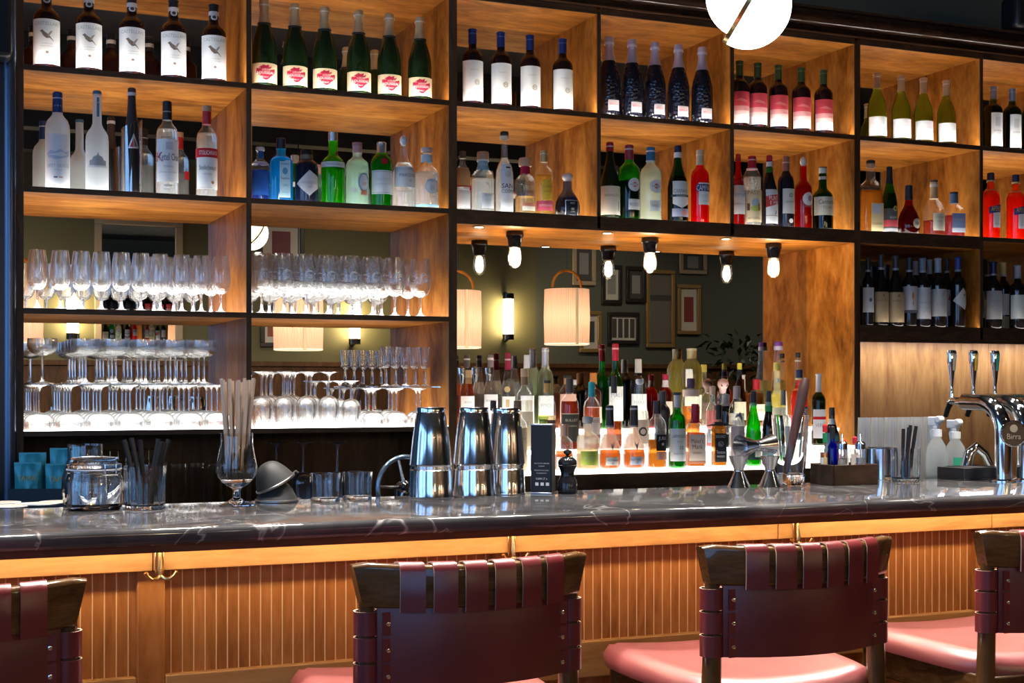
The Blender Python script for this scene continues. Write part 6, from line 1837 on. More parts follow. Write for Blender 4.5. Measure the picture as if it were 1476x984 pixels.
def stack(px, base, top, mid, w0, w1, words, clabel=False):
    Y = YC(px, base)
    s = PS(px, Y)
    hl, ht = hgt(px, mid, Y), hgt(px, top, Y) - hgt(px, mid, Y)
    rl = w0 / 2 * s
    tin('shaker_tin', px, Y, ZB0, rl, rl * .93, hl, 'lower upturned steel shaker tin of the ' + words)
    t_ = tin('shaker_tin', px, Y, ZB0 + hl - .003, rl * .955, w1 / 2 * s, ht + .003, 'upper tapered steel shaker tin of the ' + words)
    if clabel:
        bt = Bottle(1, rl, 'bordeaux')
        q = MB()
        vs, n = [], 10
        for k in range(n + 1):
            a = R(22) + R(38) * k / n
            for zz, rr in ((.004, rl * .957), (ht * .70, rl * .955 + (w1 / 2 * s - rl * .955) * .70)):
                vs.append(((rr + .0014) * sin(a), -(rr + .0014) * cos(a), zz))
        q.add(vs, [(2 * k, 2 * k + 2, 2 * k + 3, 2 * k + 1) for k in range(n)], 0, True)
        q.build('black_sticker', paint((0.02, 0.022, 0.03), .4, 0, 'black_sticker'), t_)


stack(729, 711.5, 588, 668, 56, 40, 'right stack, next to the black tin', True)
stack(683, 715, 587, 668, 62, 42, 'middle stack')
stack(621, 717, 587, 669, 64, 42, 'left stack')

# black oil tin with a lime cap
e, Y, s = at_bar('oil_tin', 783, 711, 'black rectangular oil tin with small print and lime cap beside the shakers', 'tin', rz=R(-38))
h = hgt(783, 611, Y)
a = 15.5 * s
MB().box(-a, a, -a * .82, a * .82, 0, h).build('tin_body', paint((0.010, 0.011, 0.014), .38, 0, 'black_lacquer', spec=.3), e, .003)
MB().box(-a * 1.02, a * 1.02, -a * .84, a * .84, 0, .004).box(-a * 1.02, a * 1.02, -a * .84, a * .84, h - .003, h + .001).build('seam_rims', STEEL_D, e, .001)
MB().lathe([(0, 0), (0, .011), (.010, .011), (.012, .014), (.02, .014), (.022, .008), (.022, 0)], 20, c=(0, 0, h + .001)).build('pour_cap', paint((0.45, 0.52, 0.08), .4), e)
q = MB()
for st, z, c_ in (('OLIO EXTRA VERGINE', .44, .0028), ('DI OLIVA', .40, .0026), ('PRODOTTO IN ITALIA', .34, .0026), ('CONFEZIONATO', .30, .0024), ('0,500 LT e', .22, .0048)):
    vs, fs, w = text_geo(st)
    kx = min(c_, a * 1.5 / w)
    q.add([(a * .05 + v[0] * kx, -a * .82 - .0006, h * z + (v[1] - .5) * c_) for v in vs], fs, 0, False)
for k in range(3):
    q.box(-a * .55 + k * a * .5, -a * .25 + k * a * .5, -a * .82 - .0006, -a * .82, h * .12, h * .165)
q.build('printed_text', paint((0.55, 0.56, 0.58), .5, 0, 'white_print'), e)
q = MB()
q.box(-a - .0006, -a, -a * .7, a * .7, h * .06, h * .50)
q.build('side_label', paint((0.22, 0.24, 0.27), .5, 0, 'grey_label'), e)

# pepper mill
e, Y, s = at_bar('pepper_mill', 818, 711, 'small black turned pepper mill beside the black tin', 'pepper mill')
h, r = hgt(818, 647, Y), 14 * s
MB().lathe([(0, 0), (0, r * .95), (.003, r), (h * .28, r * .97), (h * .34, r * .80), (h * .44, r * .68), (h * .56, r * .80), (h * .62, r * .96), (h * .635, r * .96), (h * .64, 0)], 36).build('turned_body', BLACKG, e)
MB().lathe([(h * .642, 0), (h * .645, r * .94), (h * .68, r * .98), (h * .74, r * .93), (h * .80, r * .66), (h * .84, r * .30), (h * .85, 0)], 36).build('cap', BLACKG, e)
MB().lathe([(h * .85, 0), (h * .85, r * .16), (h * .88, r * .22), (h * .90, r * .40), (h * .94, r * .42), (h * .97, r * .34), (h, 0)], 24).build('knob', BLACKG, e)

# hand wheel press behind the bar top
WZ = 1.03
e = empty('citrus_press', (PX(583, 3.45), 3.45, WZ), 0, 'citrus press with blue steel hand wheel behind the shakers', 'citrus press')
rz = PZ(583, 702, 3.45) - WZ
rr = 44 * PS(583, 3.45)
mtw = Matrix.Translation((0, 0, rz)) @ Matrix.Rotation(R(12), 4, 'Z')
ring = [(rr * cos(t), 0, rr * sin(t)) for t in [2 * pi * k / 40 for k in range(41)]]
MB().tube([mtw @ Vector(p) for p in ring], .0062, 12, caps=False).build('wheel_rim', paint((0.16, 0.24, 0.34), .2, .8, 'blue_steel'), e)
for k in range(5):
    t = pi / 2 + .25 + 2 * pi * k / 5
    MB().tube([mtw @ Vector((0, 0, 0)), mtw @ Vector((rr * cos(t), 0, rr * sin(t)))], [.005, .003], 8).build('spoke', STEEL, e)
MB().lathe([(-.02, 0), (-.02, .014), (.012, .018), (.02, .012), (.02, 0)], 20, mat=mtw @ Matrix.Rotation(pi / 2, 4, 'X')).build('hub', BLACKG, e)
MB().lathe([(0, 0), (0, .05), (.012, .05), (.02, .018), (rz, .016), (rz + .01, 0)], 24, c=(0, .032, 0)).build('column', BLACKG, e)

# jiggers
def jigger(e, h, r, m4=None):
    MB().lathe([(0, r * .94), (0, r), (h * .5, r * .42), (h * .52, r * .40), (h * .56, r * .42), (h, r * .86), (h, r * .82), (h * .58, r * .36), (h * .56, 0)], 36, mat=m4).build('double_cone', STEEL, e)
    MB().lathe([(h * .505, r * .43), (h * .515, r * .47), (h * .545, r * .47), (h * .555, r * .43)], 36, mat=m4).build('waist_ring', STEEL, e)


for px, base, lb in ((1065, 702, 'steel hourglass jigger standing left under the lying one'), (1110, 701, 'steel hourglass jigger standing right under the lying one')):
    e, Y, s = at_bar('jigger', px, base, lb, 'jigger', 'steel jiggers')
    jh, jr = hgt(px, 657, Y), 16.5 * s
    jigger(e, jh, jr)
Yj = YC(1088, 701.5)
s = PS(1090, Yj)
e = empty('jigger', (PX(1090, Yj), Yj, ZB0 + jh + jr * .92), 0, 'steel jigger lying on its side across the two standing ones', 'jigger', 'steel jiggers')
L = 58 * s
jigger(e, L, jr * 1.05, Matrix.Rotation(R(6), 4, 'Z') @ Matrix.Rotation(R(-3), 4, 'Y') @ Matrix.Rotation(pi / 2, 4, 'Y') @ Matrix.Translation((0, 0, -L * .5)))

# mixing glass and muddler
e, Y, s = at_bar('mixing_glass', 1139, 698, 'tall heavy mixing glass holding a dark muddler', 'glass')
h, r0, r1 = hgt(1143, 598, Y), 20.5 * s, 27 * s
MB().lathe([(0, 0), (0, r0 * .96), (.003, r0), (h * .12, r0 * 1.02)] + [(h * (.12 + .88 * k / 6), r0 * 1.02 + (r1 - r0 * 1.02) * k / 6) for k in range(1, 7)] + [(h, r1 - .003)] + [(h * (.16 + .84 * k / 6), r0 * 1.0 + (r1 - r0) * k / 6 - .0032) for k in range(5, -1, -1)] + [(h * .145, r0 * .8), (h * .14, 0)], 40).build('glass_body', GLASS, e)
mx, my = e.location.x, e.location.y
tp = PZ(1161, 545, Y)
a = Vector((-.016, 0, h * .155))
b = Vector((PX(1162, Y) - mx, 0.002, tp - ZB0))
m_ = MB()
N = 14
pts = [a + (b - a) * k / N for k in range(N + 1)]
rad = [.0090 + .0075 * (k / N) ** .8 for k in range(N + 1)]
rad[0] = .006
rad[-1] = .009
rad[-2] = .0148
mo = m_.tube(pts, rad, 20).build('muddler', paint((0.055, 0.026, 0.024), .42, 0, 'dark_brown_wood'))
mo.location = e.location
tag(mo, 'dark brown wooden muddler leaning in the mixing glass', 'muddler')

# walnut tray with bitters
e, Y, s = at_bar('wooden_tray', 1235, 699, 'dark walnut box tray holding bitters bottles', 'tray')
tw, th = 37.5 * s, hgt(1222, 670, Y)
td = .060
e.location.y += td
e.location.x = PX(1235, e.location.y - td)
MB().box(-tw, tw, -td, -td + .008, .0, th).build('front_board', W_TRAY, e, .001)
MB().box(-tw, tw, td - .008, td, .0, th).build('back_board', W_TRAY, e, .001)
for sx in (-1, 1):
    MB().box(sx * tw - .004, sx * tw + .004, -td + .008, td - .008, 0, th).build('end_board', W_TRAY, e, .001)
MB().box(-tw + .004, tw - .004, -td + .008, td - .008, .0, .006).build('tray_floor', W_TRAY, e)
TY, TZ = e.location.y, ZB0 + .0066
tl = 'bitters in the walnut tray'


def tray_b(px, top, w, dy, label, **kw):
    return one(px, top, w, TZ, label, Y=TY + dy, name='bitters_bottle', group=tl, **kw)


tray_b(1189, 611, 15, .026, 'small pepper sauce bottle with red cap and green neck band', shape='longneck', glass='clear', liq=(0.62, 0.28, 0.10), fill=.5, cap=(.86, (0.55, 0.02, 0.03)), art=[('band', .68, .84, (0.02, 0.22, 0.10)), ('rectx', -.6, 1.0, .08, .42, (0.62, 0.45, 0.22)), ('rectx', -1.1, -.62, .08, .42, (0.6, 0.68, 0.76))])
tray_b(1216, 633, 14, .044, 'small bottle with cream label at the back of the tray', shape='spirit', glass='clear', liq=(0.8, 0.62, 0.3), fill=.6, cap=(.84, (0.5, 0.03, 0.02)), art=[('rect', 1.1, .1, .55, (0.7, 0.64, 0.48))])
tray_b(1200, 614, 15, .004, 'cobalt blue dropper bottle with black rubber bulb', shape='squat', glass=(0.01, 0.03, 0.62), liq=(0.01, 0.02, 0.55), fill=.6, cap=(.78, BLK))
tray_b(1232, 629, 15, .036, 'small bitters bottle with red cap and pale label', shape='spirit', glass='clear', liq=(0.5, 0.2, 0.1), fill=.5, cap=(.84, (0.5, 0.02, 0.05)), art=[('rect', 1.1, .1, .6, (0.66, 0.60, 0.55)), ('disc', 0, .35, .4, .4, (0.5, 0.2, 0.15))])
for px, dy, lb in ((1214, -.032, 'glass dasher bottle with steel spout, left one in the tray'), (1240, -.032, 'glass dasher bottle with steel spout, right one in the tray')):
    h, r = PZ(px, 625, TY + dy) - TZ, 7.2 * PS(px, TY)
    e = empty('dasher_bottle', (PX(px, TY + dy), TY + dy, TZ), 0, lb, 'bottle', tl)
    MB().lathe([(0, 0), (0, r * .95), (.003, r), (h * .68, r), (h * .68, r * .88), (.006, r * .88), (.005, 0)], 28).build('glass_body', GLASS, e)
    MB().lathe([(.007, 0), (.007, r * .86), (h * .5, r * .86), (h * .505, 0)], 24).build('liquid', liquid((0.75, 0.74, 0.72), glow=.2), e)
    MB().lathe([(h * .68, 0), (h * .68, r * 1.04), (h * .80, r * 1.04), (h * .84, r * .7), (h * .85, r * .3), (h, r * .18), (h, 0)], 24).build('steel_spout', CHROME, e)

# steel canister
e, Y, s = at_bar('steel_canister', 1269, 692, 'polished steel canister between the tray and the straw tumbler', 'canister')
e.location.y = Y = Y + .045
e.location.x = PX(1268, Y)
h, r = hgt(1269, 646, Y), 23 * PS(1269, Y)
MB().lathe([(0, 0), (0, r), (h, r), (h + .001, r * 1.03), (h + .003, r * 1.02), (h + .002, r * .96), (.004, r * .96), (.003, 0)], 40).build('steel_body', STEEL, e)

# black napkin caddy
e, Y, s = at_bar('napkin_caddy', 1400, 690, 'low black napkin caddy at the foot of the beer taps', 'caddy', rz=R(6))
w_, h = 41 * s, hgt(1400, 672, Y)
MB().box(-w_, w_, -.055, .055, 0, .004).box(-w_, w_, -.055, -.051, .004, h).box(-w_, w_, .051, .055, .004, h).box(-w_, -w_ + .004, -.051, .051, .004, h).box(w_ - .004, w_, -.051, .051, .004, h).build('box', BLACK, e, .002)
MB().box(-w_ + .006, w_ - .006, -.048, .048, .005, h * .96).build('napkins', paint((0.02, 0.02, 0.024), .8, 0, 'black_napkins'), e, .002)

# beer taps: three bent chrome columns with paddle handles
e, Y, s = at_bar('beer_tap_tower', 1446, 694, 'chrome beer tap tower with three bent columns and paddle handles', 'beer tap')
Y = 3.20
e.location.y = Y
e.location.x = PX(1446, Y)
bx = e.location.x
TOPZ = PZ(1446, 573, Y) - ZB0
pr_ = .0245


def col(dx, k):
    pts = [(dx, 0, 0.0), (dx, 0, TOPZ * .45), (dx, 0, TOPZ * .58)]
    ra = TOPZ * .36
    for q_ in range(1, 10):
        t = pi / 2 * q_ / 9
        pts.append((dx, ra * (1 - cos(t)), TOPZ * .58 + ra * sin(t)))
    pts.append((dx, ra + .075, TOPZ * .58 + ra + .001))
    c_ = MB().tube(pts, pr_, 24).build('bent_column', CHROME, e)
    MB().lathe([(0, 0), (0, pr_ * 1.6), (.004, pr_ * 1.6), (.008, pr_ * 1.1), (.008, 0)], 28, c=(dx, 0, 0)).build('base_flange', CHROME, c_)
    yt, zt = ra + .075, TOPZ * .58 + ra
    MB().lathe([(0, 0), (0, pr_ * .62), (.006, pr_ * .75), (.010, pr_ * .6), (.030, pr_ * .5), (.034, 0)], 20, mat=Matrix.Translation((dx, yt, zt)) @ Matrix.Rotation(-pi / 2, 4, 'X')).build('collar', CHROME, e)
    fb = MB()
    fb.tube([(dx, yt + .03, zt + .004), (dx, yt + .055, zt + .004), (dx, yt + .068, zt - .004)], [.0105, .011, .009], 16)
    fb.tube([(dx, yt + .058, zt + .004), (dx, yt + .058, zt + .026)], [.008, .0065], 14)
    fo = fb.build('faucet', CHROME, e)
    MB().tube([(dx, yt + .062, zt + .0), (dx, yt + .074, zt - .018), (dx, yt + .086, zt - .045)], [.010, .009, .0075], 14).build('spout', BLACKG, fo)
    # paddle handle
    hz = zt + .026
    hh = .135
    hm = Matrix.Translation((dx, yt + .058, hz)) @ Matrix.Rotation(R(35), 4, 'Z')
    def pad(t, z):
        return (1, .62)
    MB().lathe([(0, 0), (0, .009), (.010, .009), (.014, .0075), (.03, .009), (hh * .6, .018), (hh * .92, .0235), (hh * .985, .020), (hh, 0)], 24, sec=pad, mat=hm).build('handle', CHROME, e)
    cc = [(0.30, 0.30, 0.29), (0.45, 0.33, 0.06), (0.02, 0.22, 0.20)][k]
    bt = Bottle(hh, .02, 'bordeaux')
    q = MB()
    for sgn in (-1, 1):
        vs = []
        for j in range(7):
            z = hh * (.52 + .40 * j / 6)
            r_ = .0163 + (.0225 - .0163) * j / 6
            for i in range(5):
                t = -pi / 2 + sgn * R(8 + 44 * i / 4)
                vs.append(hm @ Vector(((r_ + .0009) * cos(t), (r_ + .0009) * .62 * sin(t) , z)))
        fs = []
        for j in range(6):
            for i in range(4):
                a_ = j * 5 + i
                fs.append((a_, a_ + 1, a_ + 6, a_ + 5))
        q.add(vs, fs, 0, True)
    q.build('coloured_inlay', paint(cc, .25, .2, 'inlay'), e)


for k, dx in enumerate((0, .085, .170)):
    col(dx, k)
# round badge on the first column
md = Matrix.Translation((.012, -pr_ - .004, PZ(1458, 624, Y) - ZB0)) @ Matrix.Rotation(R(-20), 4, 'Z') @ Matrix.Rotation(pi / 2, 4, 'X')
rb_ = 19 * PS(1458, Y)
bd = MB().lathe([(-.004, 0), (-.004, rb_), (.002, rb_), (.004, rb_ * .93), (.002, rb_ * .90), (.002, 0)], 36, mat=md).build('round_badge', CHROME, e)
q = MB()
q.lathe([(.0024, 0), (.0026, rb_ * .86)], 32, mat=md)
q.build('badge_face', paint((0.10, 0.07, 0.05), .25, .5, 'bronze_face'), bd)
q = MB()
vs, fs, w = text_geo('Birra')
q.add([md @ Vector((v[0] * rb_ * .38, (v[1] - 1.0) * rb_ * .42, .0030)) for v in vs], fs, 0, False)
dv, df = star(disc_pts(0, rb_ * .38, rb_ * .30), 2)
q.add([md @ Vector((v[0], v[1], .0030)) for v in dv], df, 0, False)
q.build('badge_emblem', paint((0.5, 0.46, 0.38), .3, .6, 'emblem'), bd)

# ------------------------------------------------------------------ on the work surface behind the bar top
wk = empty('work_surface', (2.0, 3.6, 0), 0, 'steel work surface behind the bar top', 'counter')
MB().box(-1.2, 5.0, YC1 + .004, 3.86, WZ - .03, WZ - .0006).build('worktop', STEEL_D, wk, .003, loc=(-2.0, -3.6, 0))
MB().box(-1.1, 4.9, YC1 + .02, 3.80, 0.0, WZ - .031).build('under_cabinet', W_DARK, wk, 0, loc=(-2.0, -3.6, 0))
# spray bottles
for k, (px, top, Y, liqc, lb) in enumerate(((1350, 582, 3.60, (0.62, 0.76, 0.74), 'white trigger spray bottle, the nearer of two behind the straws'), (1377, 588, 3.66, (0.05, 0.35, 0.24), 'white trigger spray bottle with green label behind the first tap'))):
    h = PZ(px, top, Y) - WZ
    r = 15 * PS(px, Y)
    e = empty('spray_bottle', (PX(px, Y), Y, WZ), R(100), lb, 'spray bottle', 'trigger spray bottles')
    TW = thin((0.93, 0.96, 0.97), .9, 1.45, .85)
    MB().lathe([(0, 0), (0, r * .93), (.004, r), (h * .46, r), (h * .54, r * .86), (h * .62, r * .46), (h * .66, r * .40), (h * .66, 0)], 30).build('bottle_body', TW, e)
    MB().lathe([(.004, 0), (.004, r * .94), (h * .22, r * .94), (h * .222, 0)], 24).build('liquid', liquid((0.72, 0.86, 0.84)), e)
    MB().lathe([(h * .64, 0), (h * .64, r * .50), (h * .72, r * .50), (h * .73, 0)], 20).build('collar', WHITE, e)
    hd = MB().box(-.014, .030, -.009, .009, h * .76, h * .86).box(-.009, .009, -.008, .008, h * .72, h * .77)
    hd.lathe([(-.012, 0), (-.012, .0115), (.012, .0115), (.012, 0)], 16, mat=Matrix.Translation((-.012, 0, h * .83)) @ Matrix.Rotation(pi / 2, 4, 'X'))
    hd.build('spray_head', WHITE, e, .003)
    MB().tube([(.012, 0, h * .77), (.022, 0, h * .70), (.018, 0, h * .62)], .004, 8).build('trigger', WHITE, e)
    if k:
        bt = Bottle(h, r, 'bordeaux')
        q = MB()
        bt.patch(q, 0, -.9 * r, .9 * r, h * .12, h * .42, .0008)
        o = q.build('paper_label', paint((0.04, 0.36, 0.22), .5, 0, 'green_label'), e)
        o.rotation_euler = (0, 0, R(-100))
# bent glass-rinser tap
e = empty('sink_tap', (PX(1392, 3.55), 3.55, WZ), 0, 'low curved steel sink tap behind the napkin caddy', 'tap')
zt = PZ(1394, 644, 3.55) - WZ
MB().tube([(0, 0, 0), (0, 0, zt * .55), (.012, 0, zt * .85), (.04, 0, zt), (.075, 0, zt * .86), (.098, 0, zt * .62)], [.019, .018, .017, .0155, .013, .012], 18).build('spout', CHROME, e)
MB().lathe([(0, 0), (0, .026), (.008, .026), (.012, .02), (.012, 0)], 24).build('flange', CHROME, e)
# upturned plastic cups in a row
cy_ = 3.74
r = 11.0 * PS(1290, cy_)
cup = empty('plastic_cup')
h = PZ(1290, 601, cy_) - WZ
zr = .0
CUPM = thin((0.93, 0.94, 0.95), .95, 1.55, .55)
def cupsec(t, z):
    k = 1 + .03 * cos(14 * t)
    return (k, k)
MB().lathe([(0, r), (.003, r * 1.04), (.006, r), (h * .42, r * .93), (h * .45, r * .97), (h * .48, r * .92), (h, r * .80), (h, 0), (h - .002, 0), (h - .002, r * .78), (0, r * .97)], 56, sec=cupsec).build('cup_body', CUPM, cup)
for k in range(6):
    o = cup if k == 0 else copy_tree(cup)
    px = 1246 + 21.5 * k
    o.location = (PX(1246, cy_) + k * 2.12 * r, cy_, WZ)
    tag(o, 'upturned ribbed clear cup, %s in the row behind the canister' % nth(k, 6), 'cup', 'upturned ribbed cups')

# ------------------------------------------------------------------ on the back counter under the lit shelf
e = empty('snack_box', (PX(66, 5.0), 5.0, .9005), R(-18), 'black open box holding teal snack packets at the lower left', 'box')
MB().box(-.105, .105, -.07, .07, 0, .006).box(-.105, .105, -.07, -.064, .006, .135).box(-.105, .105, .064, .07, .006, .135).box(-.105, -.099, -.064, .064, .006, .135).box(.099, .105, -.064, .064, .006, .135).build('box', paint((0.02, 0.03, 0.04), .5, 0, 'black_card'), e, .001)
TEAL = paint((0.035, 0.33, 0.36), .32, .15, 'teal_foil')


def packet(w, h):
    m_ = MB()
    n, k_ = 10, 12
    for sgn in (1, -1):
        vs, fs = [], []
        for j in range(k_ + 1):
            for i in range(n + 1):
                u, v = i / n * 2 - 1, j / k_ * 2 - 1
                puff = max(0, (1 - u ** 4)) * max(0, (1 - abs(v) ** 3)) * .013
                vs.append((u * w / 2 * (1 - .06 * (1 - v * v)), sgn * -puff * (1 + .45 * sin(7 * u + 4 * v) * cos(5 * v - 2 * u)), (v + 1) / 2 * h))
        for j in range(k_):
            for i in range(n):
                a_ = j * (n + 1) + i
                f_ = (a_, a_ + 1, a_ + n + 2, a_ + n + 1)
                fs.append(f_ if sgn > 0 else f_[::-1])
        m_.add(vs, fs, 0, True)
    return m_


for k, (dx, dy, rz, rx, h, lb) in enumerate(((-.051, -.034, -.03, 0.0, .215, 'teal foil snack packet with gold lettering, leftmost in the black box'), (.052, -.034, .02, 0.0, .21, 'teal foil snack packet with gold lettering, front right in the black box'), (-.050, .026, .04, .0, .245, 'teal foil snack packet standing at the back left of the black box'), (.052, .028, -.03, .0, .26, 'teal foil snack packet standing tallest at the back right'))):
    p = empty('snack_packet', (0, 0, 0), 0, lb, 'snack packet', 'teal snack packets')
    p.location = (e.location.x + dx * cos(R(-18)) - dy * sin(R(-18)), e.location.y + dx * sin(R(-18)) + dy * cos(R(-18)), .907)
    p.rotation_euler = (rx, 0, R(-18) + rz)
    packet(.092, h).build('foil_bag', TEAL, p)
    q = MB()
    vs, fs, w = text_geo('YAMA')
    q.add([(v[0] * .016, -.0175, h * .76 + (v[1] - .5) * .018) for v in vs], fs, 0, False)
    MB().box(-.044, .044, -.0012, .0012, h - .012, h + .001).build('crimped_seam', paint((0.10, 0.45, 0.46), .35, .2, 'pale_teal_foil'), p)
    q.build('gold_lettering', paint((0.55, 0.42, 0.08), .4, .3, 'gold_print'), p)
# gold wire basket
e = empty('wire_basket', (PX(176, 5.34), 5.34, .9005), R(4), 'gold wire basket on the back counter behind the straw tumbler', 'basket')
bw, bd_, bh = .115, .07, PZ(176, 648, 5.34) - .9005
q = MB()
for z in (.004, bh * .5, bh * .82, bh):
    q.tube([(-bw, -bd_, z), (bw, -bd_, z), (bw, bd_, z), (-bw, bd_, z), (-bw, -bd_, z)], .0025, 6)
for k in range(5):
    x = -bw + 2 * bw * k / 4
    q.tube([(x, -bd_, bh), (x, -bd_, .004), (x, bd_, .004), (x, bd_, bh)], .002, 6)
q.build('wire_frame', BRASS, e)
# dark upturned glasses
SMK = glassy((0.55, 0.52, 0.48), 0.0, 1.45, 'dim_glass')
for k, (px, top, w) in enumerate(((258, 668, 24), (284, 667, 24), (310, 669, 24), (232, 666, 24))):
    Y = 5.06 + .03 * (k % 2)
    e = empty('tumbler', (PX(px, Y), Y, .9005), 0, 'tall clear tumbler in the dark under the lit shelf, %s of four' % ['second from the left', 'third from the left', 'rightmost', 'leftmost'][k], 'glass', 'tumblers on the back counter')
    h = PZ(px, top, Y) - .9005
    p, inn, sec = fluted_glass(w / 2 * PS(px, Y), w / 2 * PS(px, Y), h, 12, .02, .003, .01)
    MB().lathe(p + inn, 48, sec=sec).build('glass_body', GLASS, e)
Y = 5.12
h = PZ(485, 636, Y) - .9005
src = stem_glass('wine_glass', goblet(h, .042, .034, .036), flip=True)
place_glasses(src, [(p, Y) for p in (398, 437, 486)], .9005, lambda k: 'upside down wine glass in the dark under the lit shelf, %s of three' % ['leftmost', 'middle', 'rightmost'][k], 'upturned wine glasses on the back counter')

# ------------------------------------------------------------------ bar stools
BXW, BY = .215, -.20            # half width and depth of the back; the sitter faces +y


def bow(x, k=.068):
    """the back bows away from the sitter"""
    return -k * (1 - (x / BXW) ** 2)


def rail_section(x, z0, z1, th, flare=0.0):
    y = BY + bow(x)
    return y - th / 2, y + th / 2


def curved_slab(x0, x1, z0f, z1f, th, n=16, off=0.0, mi=0, mb=None, roundness=.35):
    """a bent board or leather sheet following the back's curve; z0f and z1f give its edges at x"""
    m_ = mb or MB()
    vs, fs = [], []
    sec = []
    K = 10
    for i in range(n + 1):
        x = x0 + (x1 - x0) * i / n
        yc = BY + bow(x) + off
        dz0, dz1 = z0f(x), z1f(x)
        hgt_ = dz1 - dz0
        rr = min(th * .5, hgt_ * .5)
        ring = []
        for k in range(4):
            cxk = (1 if k in (0, 3) else -1)
            czk = (1 if k in (0, 1) else -1)
            for q_ in range(4):
                t = pi / 2 * k + pi / 2 * q_ / 3
                yy = cxk * (th / 2 - rr * roundness * 2 * .5) + rr * roundness * cos(t)
                zz = (dz0 + dz1) / 2 + czk * (hgt_ / 2 - rr * roundness) + rr * roundness * sin(t)
                ring.append((x, yc + yy, zz))
        vs += ring
    M_ = 16
    for i in range(n):
        for k in range(M_):
            k2 = (k + 1) % M_
            fs.append((i * M_ + k, (i + 1) * M_ + k, (i + 1) * M_ + k2, i * M_ + k2))
    fs.append(tuple(range(M_)))
    fs.append(tuple(n * M_ + k for k in range(M_ - 1, -1, -1)))
    return m_.add(vs, fs, mi, True)


RZ0, RZ1 = .992, 1.068
LZ = .852


